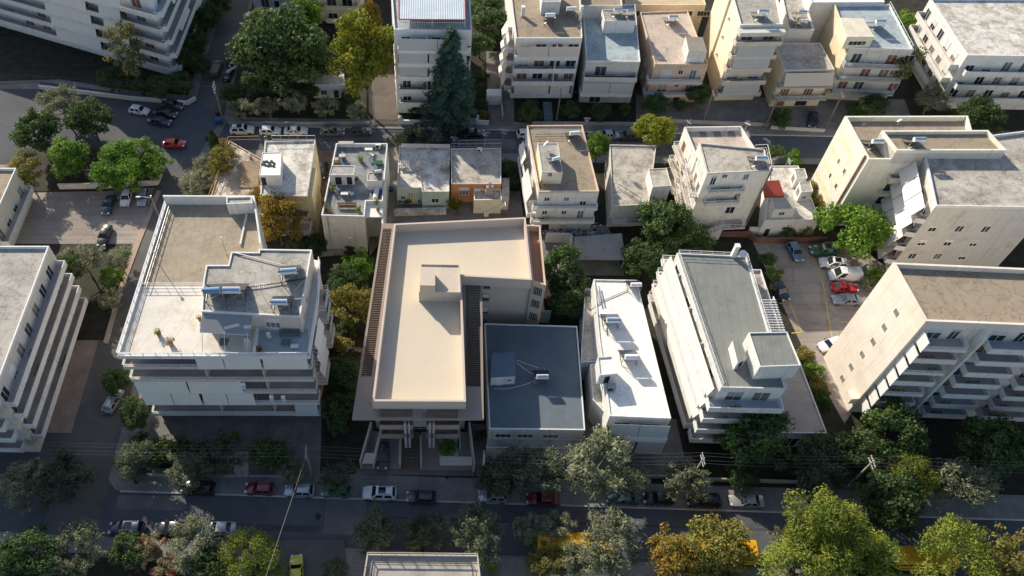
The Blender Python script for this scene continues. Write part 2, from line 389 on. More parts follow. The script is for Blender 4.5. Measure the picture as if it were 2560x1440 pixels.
# north west plot
nw = G([(100, 205), (264, 228), (330, 240), (472, 262), (492, 250), (512, 160), (560, 0)], 0) + [Vector((-46.8, 330, 0)), Vector((-200, 330, 0)), Vector((-200, 120, 0))]
sheet('pavement_west', nw, .14, walk, .16)
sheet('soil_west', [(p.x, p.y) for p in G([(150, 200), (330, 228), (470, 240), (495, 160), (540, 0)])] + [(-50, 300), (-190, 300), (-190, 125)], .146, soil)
# west plots below the square
wb = G([(60, 372), (264, 375), (385, 398), (412, 408), (398, 466), (264, 478), (60, 480)], 0)
sheet('planted_plot', wb, .14, soil, .16)
sheet('dirt_lot', G([(0, 482), (385, 470), (345, 600), (300, 725), (0, 740)]), .02, lotM)
sheet('planted_verge', G([(0, 610), (330, 610), (300, 725), (262, 850), (0, 850)]), .05, soil, .07)
sheet('pavement_lane', G([(392, 476), (403, 478), (352, 606), (306, 730), (270, 860), (258, 858), (296, 726), (340, 600)]), .12, mat('pinkish lane path', (.42, .31, .25), var=.15), .14)
# --- south of the front street
yks = lambda x: 35.3 - x * .047
b5 = [(-140, yks(-140)), (150, yks(150)), (150, -40), (-140, -40)]
sheet('pavement_south', b5, .14, walk, .16)
sheet('soil_south', [(-140, yks(-140) - 2.5), (-19, yks(-19) - 2.2), (-19, -20), (-140, -20)], .146, soil)
sheet('side_drive', G([(690, 1350), (860, 1350), (880, 1520), (640, 1520)], 0), .150, roadL)
sheet('plaza', [(9, yks(9) - .4), (150, yks(150) - .4), (150, -40), (9, -40)], .146, mat('plaza paving', (.27, .24, .21), var=.2))
patch = mat('dark asphalt patch', (.07, .07, .076), var=.15, fine=.2); patchL = mat('pale asphalt patch', (.15, .148, .145), var=.2, fine=.2)
def rpatch(name, x0, x1, y0, y1, m, z=-.004):
    mb = MB(); k = -.0333; mb.poly([(x0, y0 + k * x0, z), (x1, y0 + k * x1, z), (x1, y1 + k * x1, z), (x0, y1 + k * x0, z)]); tag(mb.build(name, m), kind='structure')
for a in ((-6, 21.8, 39.62, 39.9, patch), (27.2, 37.8, 39.62, 39.9, patch), (39.5, 60, 39.62, 39.9, patch), (-30, -14.6, 37.4, 38.3, patch), (-14, -8.5, 37.2, 42.0, patchL), (3, 5.2, 36.3, 39.4, patch), (22, 27, 37.2, 40.9, patchL), (38, 39.3, 36.4, 41.8, patch), (-42, -33, 39.8, 41.7, patchL), (47, 56, 38.1, 39.4, patchL)): rpatch('asphalt_patch', *a)
for a in ((-20, 9.8, 112.3, 112.6, patch), (16.2, 40, 112.3, 112.6, patch), (-34, -28, 111.6, 114.8, patchL), (10, 16, 111.2, 113.8, patchL), (44, 50, 112.0, 114.6, patch)): rpatch('asphalt_patch', *a, z=-.003)
mb = MB(); g = G([(568, 272), (585, 272), (520, 392), (492, 396)], 0); mb.poly([(p.x, p.y, .004) for p in (g[3], g[2], g[1], g[0])]); tag(mb.build('sunbeam_strip', mat('sunbeam asphalt strip', (.21, .20, .185), var=.3, sc=1.5, fine=.4)), kind='structure')  # sunbeam across the shaded square, painted as a paler strip of asphalt
for px, py, lb in ((1118, 1194, 'square iron cover in the pavement step below the beige forecourt'), (342, 1205, 'round tree pit cover on the left end of the front pavement'), (1780, 1330, 'round iron cover in the right part of the front street')):
    c = P(px, py); mh = MB(); mh.tube((c.x, c.y, c.z - .01 + (.15 if py < 1220 else 0)), (c.x, c.y, (.158 if py < 1220 else .008)), .38, .38, 16 if 'round' in lb else 4); tag(mh.build('manhole_cover', mat('cast iron', (.04, .04, .042))), lb, 'manhole cover')
mh = MB(); c = P(795, 1291); mh.tube((c.x, c.y, -.01), (c.x, c.y, .006), .42, .42, 20)
tag(mh.build('manhole_cover', mat('cast iron', (.04, .04, .042))), 'round iron manhole cover in the front street asphalt', 'manhole cover')
# ------------------------------------------------------------------ building kit
def inset(poly, t):
    """move every edge of a ccw plan inwards by t (number or list per edge)"""
    n = len(poly); ts = t if isinstance(t, (list, tuple)) else [t] * n; L = []
    for i in range(n):
        a, b = Vector(poly[i][:2]), Vector(poly[(i + 1) % n][:2]); d = (b - a).normalized(); nn = Vector((-d.y, d.x))
        L.append((a + nn * ts[i], d))
    out = []
    for i in range(n):
        (p, d), (q, e) = L[i - 1], L[i]; den = d.x * e.y - d.y * e.x
        if abs(den) < 1e-4: out.append(q.copy()); continue
        k = ((q - p).x * e.y - (q - p).y * e.x) / den; out.append(p + d * k)
    return out
VR = random.Random(99)
terrM = mat('terracotta trough', (.30, .14, .08), var=.2); LEAFY = leafmat('balcony plant leaves', (.04, .08, .02), (.07, .11, .03))
shutG = mat('grey roller shutter', (.36, .36, .35), var=.05)
class Face:
    """one wall: u runs to the right as seen from outside, d outwards"""
    def __init__(s, b, a, c, z0, z1):
        s.b = b; s.a = Vector(a[:2]); c = Vector(c[:2]); s.L = (c - s.a).length; s.u = (c - s.a).normalized(); s.n = Vector((s.u.y, -s.u.x)); s.z0 = z0; s.z1 = z1
    def pt(s, u, z, d=0):
        q = s.a + s.u * u + s.n * d; return Vector((q.x, q.y, z))
    def at(s, px, py, d=0):
        r = ray(px, py); o = Vector((0, 0, CAM_H)); q = s.a + s.n * d
        t = s.n.dot(q) / (r.x * s.n.x + r.y * s.n.y); h = o + r * t
        return (Vector((h.x, h.y)) - s.a).dot(s.u), h.z
    def box(s, mb, u0, u1, z0, z1, d0, d1, m=0):
        return mb.hexa([s.pt(u0, z0, d1), s.pt(u1, z0, d1), s.pt(u1, z0, d0), s.pt(u0, z0, d0), s.pt(u0, z1, d1), s.pt(u1, z1, d1), s.pt(u1, z1, d0), s.pt(u0, z1, d0)], m)
    def win(s, u, z, w, h, pane=None, fr=None, name='window', mull=1, fw=.07, sill=True, d=0, label=None):
        """window centred at u with its foot at z: proud frame, mullions, sill, and the pane as its own piece"""
        mb = MB(); fr = fr or trimW; pane = pane or glass; h2 = w / 2
        s.box(mb, u - h2, u - h2 + fw, z, z + h, d, d + .06); s.box(mb, u + h2 - fw, u + h2, z, z + h, d, d + .06)
        s.box(mb, u - h2 + fw, u + h2 - fw, z + h - fw, z + h, d, d + .06); s.box(mb, u - h2 + fw, u + h2 - fw, z, z + fw, d, d + .06)
        for k in range(1, mull + 1):
            c = u - h2 + w * k / (mull + 1); s.box(mb, c - fw / 2, c + fw / 2, z + fw, z + h - fw, d, d + .05)
        if sill: s.box(mb, u - h2 - .06, u + h2 + .06, z - .07, z - .003, d, d + .12)
        if pane is glass: pane = VR.choice((glass, glass, dimglass, curtain))
        o = mb.build(name, fr, s.b.o)
        if label: o['label'] = label
        if pane in (glass, dimglass, curtain) and h > 1.15 and VR.random() < .45:   # a roller shutter let partly down
            q = MB(); s.box(q, u - h2 + fw * .6, u + h2 - fw * .6, z + h * (1 - VR.choice((.25, .4, .55, .8))), z + h - fw * .6, d + .024, d + .045); q.build('shutter', VR.choice((shut, shut, trimW, shutG)), o)
        p = MB(); s.box(p, u - h2 + fw * .5, u + h2 - fw * .5, z + fw * .5, z + h - fw * .5, d + .003, d + .022); p.build('pane', pane, o)
        return o
    def winp(s, px, py, w, h, **k):
        u, z = s.at(px, py); return s.win(u, z - h / 2, w, h, **k)
    def door(s, u, z, w=1.0, h=2.15, m=None, fr=None, **k): return s.win(u, z + .01, w, h, pane=m or glass, fr=fr, name='door', mull=k.get('mull', 0), sill=False, d=k.get('d', 0))
    def balc(s, u0, u1, z, dp, rail='solid', m=None, floor=None, rm=None, h=.95, th=.16, side=(1, 1), d0=0):
        """balcony slab at level z, with a solid parapet, a railing, or a low parapet under a rail"""
        m = m or trimW; floor = floor or tileBal; mb = MB()
        s.box(mb, u0, u1, z - th, z, d0, d0 + dp)
        mb.poly([s.pt(u0 + .05, z + .004, d0 + .01), s.pt(u0 + .05, z + .004, d0 + dp - .05), s.pt(u1 - .05, z + .004, d0 + dp - .05), s.pt(u1 - .05, z + .004, d0 + .01)][::-1], 1)
        bo = mb.build('balcony', [m, floor], s.b.o)
        d1 = d0 + dp; e = .004
        if rail in ('solid', 'both'):
            hh = h if rail == 'solid' else h * .5; p = MB()
            s.box(p, u0 + e, u1 - e, z + .006, z + hh, d1 - .12, d1 - e)
            if side[0]: s.box(p, u0 + e, u0 + .12, z + .006, z + hh, d0 + e, d1 - .124)
            if side[1]: s.box(p, u1 - .12, u1 - e, z + .006, z + hh, d0 + e, d1 - .124)
            p.build('parapet', rm or m, bo)
        if rail in ('rail', 'both'):
            p = MB(); zb = z + (.12 if rail == 'rail' else h * .5 + .1); rmm = (rm if rail == 'rail' else None) or railW
            s.rails(p, [(u0 + .06, d0), (u0 + .06, d1 - .06), (u1 - .06, d1 - .06), (u1 - .06, d0)][(0 if side[0] else 1):(4 if side[1] else 3)], z, zb, z + h)
            p.build('railing', rmm, bo)
        if dp > 1.0 and VR.random() < .5:      # a trough of plants along the front
            a = VR.uniform(.1, .6) * (u1 - u0) + u0; c_ = min(u1 - .3, a + VR.uniform(.8, 2.2)); p = MB(); s.box(p, a, c_, z + .008, z + .3, d1 - .5, d1 - .2, 0)
            for _ in range(int(40 * (c_ - a))):
                q = s.pt(VR.uniform(a, c_), z + .3 + VR.random() * .75, d1 - .35 + VR.uniform(-.22, .22)); n_ = Vector((VR.uniform(-1, 1), VR.uniform(-1, 1), VR.uniform(0, 1))); t_ = n_.orthogonal().normalized() * .13; b_ = n_.cross(t_).normalized() * .07
                p.add([q - t_, q + b_, q + t_, q - b_], [(0, 1, 2, 3)], 1)
            p.build('planter_box', [terrM, LEAFY], bo)
        return bo
    def rails(s, p, pts, z, zb, zt, n=3, step=1.5, w=.05):
        for (ua, da), (ub, db) in zip(pts, pts[1:]):
            A, B = s.pt(ua, 0, da), s.pt(ub, 0, db); rails3(p, A, B, z, zb, zt, n, step, w)
    def awn(s, u0, u1, z, dr, o0=0., o1=.5, m=None, name='awning', arms=True):
        """canvas let down from the edge above: a thin sloping sheet with a front bar"""
        mb = MB(); e = .03
        a = [s.pt(u0, z, o0), s.pt(u1, z, o0), s.pt(u1, z - dr, o1), s.pt(u0, z - dr, o1)]
        nrm = (a[1] - a[0]).cross(a[2] - a[1]).normalized() * e
        mb.hexa([a[3], a[2], a[1], a[0], a[3] - nrm, a[2] - nrm, a[1] - nrm, a[0] - nrm])
        o = mb.build(name, m or awnW, s.b.o)
        f = MB(); f.bar(a[3] - nrm * .5 - Vector((0, 0, .05)), a[2] - nrm * .5 - Vector((0, 0, .05)), .08)
        for q in ((0, 1) if arms else ()): f.bar(s.pt((u0, u1)[q], z - dr * .55, 0.0), a[3 - q], .04)
        f.build('awning_bar', railW, o); return o
def rails3(p, A, B, z, zb, zt, n=3, step=1.5, w=.05):
    A = Vector((A[0], A[1], 0)); B = Vector((B[0], B[1], 0)); L = (B - A).length; k = max(1, round(L / step))
    for i in range(k + 1):
        q = A + (B - A) * (i / k); p.bar(q + Vector((0, 0, z)), q + Vector((0, 0, zt)), w)
    for j in range(n):
        h = zb + (zt - zb) * (j / (n - 1) if n > 1 else 1); p.bar(A + Vector((0, 0, h)), B + Vector((0, 0, h)), w * (1.2 if j == n - 1 else .8))
class Bld:
    def __init__(s, name, label, loc, cat='house', group=None):
        s.o = empty(name, (loc[0], loc[1], .146), label, cat, group)
    def block(s, poly, z0, z1, wall, roof, par=None, parm=None, name='wall', rname='roof', parent=None):
        """walls from z0 to z1, a roof surface at z1 and a parapet (thickness, height) round it"""
        pl = [Vector(p[:2]) for p in poly]
        a = sum(pl[i].x * pl[(i + 1) % len(pl)].y - pl[(i + 1) % len(pl)].x * pl[i].y for i in range(len(pl)))
        if a < 0: pl.reverse()
        mb = MB(); mb.prism(pl, z0, z1, top=False); wo = mb.build(name, wall, parent or s.o)
        rf = MB(); rp = inset(pl, par[0] * .5) if par else pl
        rf.poly([(p[0], p[1], z1 + (.0 if par else 0)) for p in (rp if par else pl)]); ro = rf.build(rname, roof, parent or s.o)
        if par:
            t, h = par; inn = inset(pl, t); n = len(pl); q = MB()
            vs = [(p.x, p.y, z1) for p in pl] + [(p.x, p.y, z1 + h) for p in pl] + [(p.x, p.y, z1 + h) for p in inn] + [(p.x, p.y, z1 - .02) for p in inn]
            fs = []
            for i in range(n):
                j = (i + 1) % n; fs += [(i, j, n + j, n + i), (n + i, n + j, 2 * n + j, 2 * n + i), (2 * n + i, 2 * n + j, 3 * n + j, 3 * n + i)]
            q.add(vs, fs); q.build('parapet', parm or wall, parent or s.o)
        s.wall = wo; s.roof = ro
        return [Face(s, pl[i], pl[(i + 1) % len(pl)], z0, z1) for i in range(len(pl))]
    def blockp(s, px, ztop, z0, wall, roof, par=None, **k):
        """the same from the photo's outline of the top edge"""
        return s.block(G(px, ztop), z0, ztop - (par[1] if par else 0), wall, roof, par, **k)
    def part(s, mb, name, m, parent=None, label=None, smooth=False):
        o = mb.build(name, m, parent or s.o, smooth=smooth)
        if label: o['label'] = label
        return o
    def rail(s, pts, z, h=.9, n=3, m=None, step=1.6, w=.05, name='railing', zb=None):
        p = MB()
        for a, b in zip(pts, pts[1:]): rails3(p, a, b, z, z + (.15 if zb is None else zb), z + h, n, step, w)
        return p.build(name, m or railW, s.o)
def chimney(b, px, py, z, h=1.2, r=.25, m=None, cap=True):
    c = P(px, py, z); mb = MB(); mb.box(c.x - r, c.x + r, c.y - r, c.y + r, z - .05, z + h)
    if cap: mb.box(c.x - r - .06, c.x + r + .06, c.y - r - .06, c.y + r + .06, z + h + .1, z + h + .18); [mb.box(c.x + i * r * .8 - .04, c.x + i * r * .8 + .04, c.y + j * r * .8 - .04, c.y + j * r * .8 + .04, z + h, z + h + .1) for i in (-1, 1) for j in (-1, 1)]
    return mb.build('chimney', m or trimW, b.roof if hasattr(b, 'roof') else b.o)
def stack(F, zs, u0, u1, dp, rail='solid', doors=(), awns=None, m=None, rm=None, floor=None, top=None, fh=3.0, h=.95, side=(1, 1), am=None, dm=None, hang=2.1, dr_h=2.2):
    """one balcony above another, with its doors and the canvas let down in front of it"""
    for i, z in enumerate(zs):
        F.balc(u0, u1, z, dp, rail, m, floor, rm, h, side=side)
        for k, (u, w_) in enumerate(doors):
            F.door(u, z, w_, dr_h, m=(dm[(i + k) % len(dm)] if dm else glass), mull=1 if w_ > 1.3 else 0)
        zt = z + fh - .2
        for (a, c) in (awns or {}).get(i, ()):
            F.awn(a, c, zt, hang, dp - .15, dp + .12, m=am or awnW)
# ================================================================== front row
# --- big apartment block, left
L = Bld('apartment_block', 'big white apartment block on the left corner with tan felt roof and white terrace', P(560, 950, 0), 'apartment block')
ft = P(290, 888, 18.8); x0, x1, yf = ft.x, -15.0, ft.y
bodyL = [(x0, yf + 2), (x1 - 1.6, yf + 2), P(795, 650, 18.2)[:2], P(657, 622, 18.2)[:2], P(640, 507, 18.2)[:2], P(415, 506, 18.2)[:2]]
bodyL = [Vector(p) for p in bodyL]; bodyL[1].x = bodyL[2].x - .6
FL = L.block(bodyL, 0, 17.9, peach, mat('terrace slab', (.5, .45, .4)))
# roof slab carries terrace (south) and felt roof (north)
zs = 18.2
slab = [Vector((x0, yf)), Vector((x1, yf)), Vector((P(797, 747, 18.4).x, P(797, 747, 18.4).y)), Vector(P(800, 650, 18.4)[:2]), Vector(P(657, 622, 18.4)[:2]), Vector(P(640, 507, 18.4)[:2]), Vector(P(415, 506, 18.4)[:2])]
mb = MB(); mb.prism(slab, 17.905, zs, bottom=True); L.part(mb, 'roof_slab', [trimW])
def along(x): # west edge x at given y
    a, b = slab[0], slab[6]; return a.x + (b.x - a.x) * ((x - a.y) / (b.y - a.y))
ym = P(345, 720, 18.2).y
mb = MB(); mb.poly([(x0 + .12, yf + .12, zs + .006), (x1 - .12, yf + .12, zs + .006), (slab[2].x - .1, slab[2].y, zs + .006), (slab[3].x - .1, slab[3].y, zs + .006), (P(655, 700, 18.2).x, slab[3].y, zs + .006), (P(655, 700, 18.2).x, ym, zs + .006), (along(ym) + .1, ym, zs + .006)])
L.part(mb, 'terrace_floor', mat('white terrace tiles', (.72, .68, .61), stain=(.50, .38, .26), sa=.55, ssc=.3, var=.08, lines=[(3.2, .03, .35, 22)]))
mb = MB(); mb.poly([(along(ym + .2) + .15, ym + .2, zs + .006), (P(655, 700, 18.2).x, ym + .2, zs + .006), (slab[4].x - .3, slab[4].y, zs + .006), (slab[5].x - .2, slab[5].y - .2, zs + .006), (slab[6].x + .2, slab[6].y - .2, zs + .006)])
L.roof = L.part(mb, 'roof', felt)
# grey floor of the shaded corner of the terrace
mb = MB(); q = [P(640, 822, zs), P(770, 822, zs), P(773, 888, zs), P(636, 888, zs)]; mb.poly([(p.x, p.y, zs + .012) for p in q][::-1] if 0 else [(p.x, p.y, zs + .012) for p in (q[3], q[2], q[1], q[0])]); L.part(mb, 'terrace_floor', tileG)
mb = MB(); q = [P(636, 888, zs), P(642, 888, zs), P(650, 815, zs), P(644, 815, zs)]; mb.prism(q, zs + .014, zs + 1.1); L.part(mb, 'terrace_divider', white)
# parapets: low kerb with a white railing
def kerbwall(b, pts, z, t, h, m, name='parapet'):
    mb = MB()
    for a, c in zip(pts, pts[1:]):
        a = Vector((a[0], a[1])); c = Vector((c[0], c[1])); mb.obox((a + c) / 2, c - a, (c - a).length / 2 - t * .5 - .002, t / 2, z, z + h)
    for p in pts: mb.obox(p, (1, 0), t / 2 + .01, t / 2 + .01, z, z + h + .01)
    return b.part(mb, name, m)
ring = inset(slab, .12)
kerbwall(L, [ring[6], ring[0], ring[1], ring[2], ring[3]], zs + .008, .2, .35, trimW)
L.rail([ring[6], ring[0], ring[1], ring[2], ring[3]], zs + .35, .65, 3, zb=.2, w=.07)
kerbwall(L, [ring[4], ring[5], ring[6]], zs + .008, .24, 1.7, white)
inn = inset(slab, .85); L.rail([(along(ym) + .9, ym), inn[6]], zs, .8, 2, m=metalG, w=.06)
L.rail([(along(ym) + .1, ym + .1), (P(508, 735, 18.2).x, ym + .1)], zs, .95, 3)
kerbwall(L, [(P(622, 516, 18.2).x, P(622, 516, 18.2).y), (P(602, 612, 18.2).x, P(602, 612, 18.2).y)], zs + .008, .2, .35, white)
# stair head at the back and the penthouse
F = L.blockp([(566, 510), (632, 507), (628, 490), (566, 492)], 20.4, zs + .008, white, greyR, (.15, .25))
FP = L.blockp([(503, 778), (750, 792), (780, 624), (647, 622), (646, 630), (578, 629), (570, 662), (515, 662), (508, 700)], 21.8, zs + .008, peach, greyR, (.2, .22), parm=trimW)
FP[0].awn(0.1, 6.4, 21.5, .9, .05, 2.3, m=awnG); FP[0].winp(682, 808, 1.9, 1.9, mull=2); FP[0].door(2.5, zs, 2.2, m=glass, mull=1); FP[0].door(4.9, zs, 1.6, m=shut)
mb = MB()
for u in (.4, 3.2, 6.1): mb.bar(FP[0].pt(u, 20.8, 2.2), FP[0].pt(u, zs, 4.2), .06)
mb.bar(FP[0].pt(2.6, zs + 1.2, 4.3), FP[0].pt(6.4, zs + 1.2, 4.3), .06); L.part(mb, 'awning_frame', railW)
for u in (1.5, 4, 7): FP[2 - 1].win(u, zs + 1, 1.0, 1.2)
# street front: five floors of balconies
fr = Face(L, (x0, yf + 2), (x1, yf + 2), 0, 18.2); W = fr.L
def uu(px): return (px - 305) / 19.9
zf = [15.6, 12.5, 9.4, 6.3, 3.2]
opts = dict(m=peach, floor=tileBal, rail='both', h=.95)
fr.balc(0, W, 15.6, 2, **opts); fr.balc(0, W - .1, 12.5, 2, **opts); fr.balc(.1, W - .1, 9.4, 2, **opts); fr.balc(.2, W - .1, 6.3, 2, **opts); fr.balc(.3, W - .3, 3.2, 2, **opts)
for z in zf:
    for u, wd, mm in ((3.2, 2.2, glass), (6.2, 2.4, glass), (9.4, 1.2, shut), (12.4, 2.4, glass), (16., 1.2, glass), (20.4, 2.4, shut if z > 12 else glass), (22.6, 1.8, glass)): fr.door(u, z, wd, 2.2, m=mm, mull=1)
    for u in (9.2 + .9, 17.5): mb = MB(); fr.box(mb, u - .06, u + .06, z + .01, z + 2.4, .01, 1.8); L.part(mb, 'balcony_partition', peach)
am = [(15.6, 9.6, 13.0), (15.6, 13.1, 17.7), (15.6, 18.0, 23.6), (9.4, .2, 7.0), (9.4, 7.2, 14.2), (6.3, .3, 4.2), (6.3, 4.3, 8.0), (6.3, 8.4, 11.6), (6.3, 11.7, 15.3), (3.2, 20.4, 23.5)]
for z, a, c in am: fr.awn(a, c, z + 2.8, 2.5, 1.9, 2.18, m=awnW if z > 3.5 else awnGr)
# east side: a column of little balconies and a few windows
fe = FL[1]
for i, z in enumerate((15.0, 12.0, 8.9, 5.8)):
    fe.balc(1.5, 5.2, z, 1.5, 'rail'); fe.balc(7.6, 11.2, z, 1.5, 'rail'); fe.door(3.4, z, 1.4); fe.door(9.4, z, 1.4, m=shut if i % 2 else glass)
    if i < 3: fe.awn(.3, 4.6, z + 2.7, 2.0, 1.2, 1.7, m=awnW)
for z in (1.2, 4.2, 7.2, 10.2, 13.2):
    for px in (3., 7.): FL[3].win(px, z, 1.2, 1.2, pane=shut); FL[5].win(px + 2, z, 1.4, 1.3)
    FL[5].win(14, z, 1.4, 1.3, pane=shut); FL[5].win(19, z, 1.4, 1.3); FL[5].win(24, z, 1.4, 1.3)

# --- beige flat roofed block, centre
B = Bld('modern_house_block', 'modern beige flat roofed block with slatted pergola strips in the middle of the picture', P(1050, 900, 0), 'apartment block')
zA = 12.9
A4 = [P(880, 1047, zA), P(1210, 1056, zA), P(1203, 566, zA), P(955, 558, zA)]
A4[1].y = A4[0].y; 
def stq(s_, t_): return lerp(lerp(A4[0], A4[1], s_), lerp(A4[3], A4[2], s_), t_)
def ist(px, py):
    p = P(px, py, zA); t_ = (p.y - A4[0].y) / (A4[3].y - A4[0].y)
    a, b = lerp(A4[0], A4[3], t_), lerp(A4[1], A4[2], t_); return (p.x - a.x) / (b.x - a.x), t_
hw = [ist(902, 941), ist(983, 571)]; he = [ist(1163, 965), ist(1199, 708)]; h1 = [ist(944, 1042), ist(1033, 1013)]; h2 = [ist(1055, 1045), ist(1145, 1016)]
holes = [(.02, hw[0][1], .105, hw[1][1]), (.855, he[0][1], .98, he[1][1]), (h1[0][0], h1[0][1], h1[1][0], h1[1][1]), (h2[0][0], h2[0][1], h2[1][0], h2[1][1])]
ss = sorted({0, 1, *[h[0] for h in holes], *[h[2] for h in holes]}); ts = sorted({0, 1, *[h[1] for h in holes], *[h[3] for h in holes]})
mb = MB(); TH = .45
solid = lambda i, j: 0 <= i < len(ss) - 1 and 0 <= j < len(ts) - 1 and not any(h[0] <= (ss[i] + ss[i + 1]) / 2 <= h[2] and h[1] <= (ts[j] + ts[j + 1]) / 2 <= h[3] for h in holes)
for i in range(len(ss) - 1):
    for j in range(len(ts) - 1):
        if not solid(i, j): continue
        q = [stq(ss[i], ts[j]), stq(ss[i + 1], ts[j]), stq(ss[i + 1], ts[j + 1]), stq(ss[i], ts[j + 1])]
        lo = [Vector((p.x, p.y, zA - TH)) for p in q]; mb.poly(q); mb.poly(lo[::-1])
        for k, (di, dj) in enumerate(((0, -1), (1, 0), (0, 1), (-1, 0))):
            if not solid(i + di, j + dj): mb.poly([lo[k], lo[(k + 1) % 4], q[(k + 1) % 4], q[k]])
B.roof = B.part(mb, 'roof_slab', beigeD)
slat = mat('dark brown slats', (.16, .125, .10), var=.05)
for h, vert in zip(holes, (0, 0, 1, 1)):
    mb = MB(); a, b = stq(h[0], h[1]), stq(h[2], h[3])
    if vert:
        n = round(abs(b.x - a.x) / .22)
        for k in range(n + 1): s_ = lerp(h[0], h[2], (k + .5) / (n + 1)); mb.bar(stq(s_, h[1]) - Vector((0, 0, .16)), stq(s_, h[3]) - Vector((0, 0, .16)), .07, .16)
        mb.bar(stq(h[0], (h[1] + h[3]) / 2) - Vector((0, 0, .3)), stq(h[2], (h[1] + h[3]) / 2) - Vector((0, 0, .3)), .08, .1)
    else:
        n = round(abs(b.y - a.y) / .30)
        for k in range(n + 1): t_ = lerp(h[1], h[3], (k + .5) / (n + 1)); mb.bar(stq(h[0], t_) - Vector((0, 0, .16)), stq(h[2], t_) - Vector((0, 0, .16)), .10, .2)
    B.part(mb, 'pergola_slats', slat if not vert else mat('pergola fins', (.36, .30, .26), var=.03))
# raised roof with its parapet
zT = 14.9
rp = [P(930, 1003, zT), P(1165, 1004, zT), P(1154, 690, zT), P(1330, 700, zT), P(1314, 543, zT), P(985, 559, zT)]
F = B.block(rp, zA + .003, 13.2, mat('beige parapet', (.60, .50, .43), var=.02, fine=.02), mat('beige roof paint', (.66, .575, .45), var=.04, fine=.04, sc=.2, lines=[(.35, .012, .06, 91), (3.1, .014, .10, 1)], stain=(.55, .48, .38), sa=.35, ssc=.2), (.28, 1.7), name='roof_wall')
# open terrace strip on the east end of the wing
q = [P(1331, 702, 13.6), P(1365, 713, 13.6), P(1351, 563, 13.6), P(1317, 561, 13.6)]
F = B.block(q, 0, 12.3, beige, terra, (.2, 1.25), parm=peachw)
wg = F
# wing and main body below the slab
q = [P(1156, 697, zA), P(1330, 704, zA), P(1316, 560, zA), P(1190, 563, zA)]
FW_ = B.block(q, 0, zA - .01, beige, beigeD)
q = [(A4[0].x + 2.2, A4[0].y + 5.2), (A4[1].x - 1.9, A4[1].y + 5.2), (A4[2].x - 2.0, A4[2].y - .6), (A4[3].x + 1.9, A4[3].y - .6)]
FB = B.block(q, 0, zA - TH - .003, beige, beigeD)
for h_ in (0.6, 3.8, 7.0, 10.0):
    for u in (2.5, 6.2, 10, 14, 18, 22): FB[3].win(u, h_ + .5, 1.5, 1.9, fr=beigeD); 
    for u in (1.5, 5, 9, 13.): FB[1].win(u, h_ + .5, 1.5, 1.9, fr=beigeD)
    FW_[0].win(FW_[0].at(1215, 740)[0], h_ + .9, 1.0, 1.7, fr=beigeD)
    # terrace end openings with dark bars
    wg[0].win(wg[0].L * .5, h_ + .7, 1.35, 1.9, pane=dark, fr=beige, mull=4)
    wg[1].win(3, h_ + .6, 3.0, 2.0, fr=wood, mull=3); wg[1].win(8, h_ + .6, 3.0, 2.0, fr=wood, mull=3); mb = MB(); wg[1].box(mb, .3, 11.0, h_ + .1, h_ + .35, .01, .5); B.part(mb, 'floor_band', wood)
# stair head on the roof
zb = 13.2
q = [P(1047, 729, 15.5), P(1152, 731, 15.5), P(1149, 661, 15.5), P(1052, 659, 15.5)]
B.block(q, zb + .004, 15.3, beige, mat('beige stair roof', (.60, .52, .42), var=.03), (.14, .2), name='stair_head_wall', rname='stair_head_roof')
q = [P(1051, 713, 17.0), P(1088, 714, 17.0), P(1088, 668, 17.0), P(1053, 667, 17.0)]
B.block(q, 15.304, 17.0, beige, MATS['beige stair roof'], name='lift_wall', rname='lift_roof')
finM = mat('pale taupe fin', (.40, .36, .34), var=.03)
# street front: balconies, fins and walled forecourts
ff = FB[0]; W = ff.L
for z in (4.4, 8.6):
    for (a, c) in ((1.0, W / 2 - .9), (W / 2 + .9, W - 1.0)):
        dp = 4.4 if z > 5 else 3.6
        ff.balc(a, c, z, dp, 'solid', m=mat('taupe balcony', (.34, .285, .245), var=.03), floor=terra, h=1.0); ff.door((a + c) / 2, z, 3.6, 2.5, mull=3); ff.door(a + .8, z, 1.0, 2.5)
    for u in (W / 2 - 1.6, W / 2 + 1.6):
        mb = MB(); ff.box(mb, u - .42, u - .08, z - .6, z + 2.2, 3.7, 4.75); B.part(mb, 'fin', finM); mb = MB(); ff.box(mb, u + .12, u + .38, z - .6, z + 2.2, 3.7, 4.75); B.part(mb, 'fin', finM)
ff.door(W / 2, .15, 2.4, 2.6, mull=1); ff.door(3, .15, 3.4, 2.5, m=dark); ff.door(W - 3, .15, 3.4, 2.5)
def pwall(pts, h, t, name='forecourt_wall', m=None, z=.146):
    mb = MB(); g = G(pts, z)
    for a, c in zip(g, g[1:]): mb.obox((a + c).to_2d() / 2, (c - a).to_2d(), (c - a).length / 2, t / 2, z, z + h)
    return B.part(mb, name, m or beige)
pwall([(903, 1172), (930, 1075)], 2.4, .25); pwall([(935, 1172), (958, 1078)], 2.4, .3); pwall([(1000, 1172), (1002, 1100)], 1.6, .3)
pwall([(1053, 1174), (1052, 1100)], 1.6, .25); pwall([(1184, 1180), (1172, 1075)], 2.4, .3); pwall([(1150, 1130), (1148, 1085)], 1.2, .2)
mb = MB(); g = G([(906, 1160), (934, 1160), (942, 1135), (914, 1135)], 2.5); mb.prism(g, 2.55, 2.8, bottom=True); g = G([(1100, 1165), (1180, 1166), (1180, 1145), (1100, 1144)], 2.4); mb.prism(g, 2.55, 2.8, bottom=True); B.part(mb, 'gate_canopy', beige)
mb = MB(); g = G([(1098, 1150), (1146, 1150), (1143, 1092), (1098, 1092)], .15); mb.prism(g, .146, .75); B.part(mb, 'planter', beige)
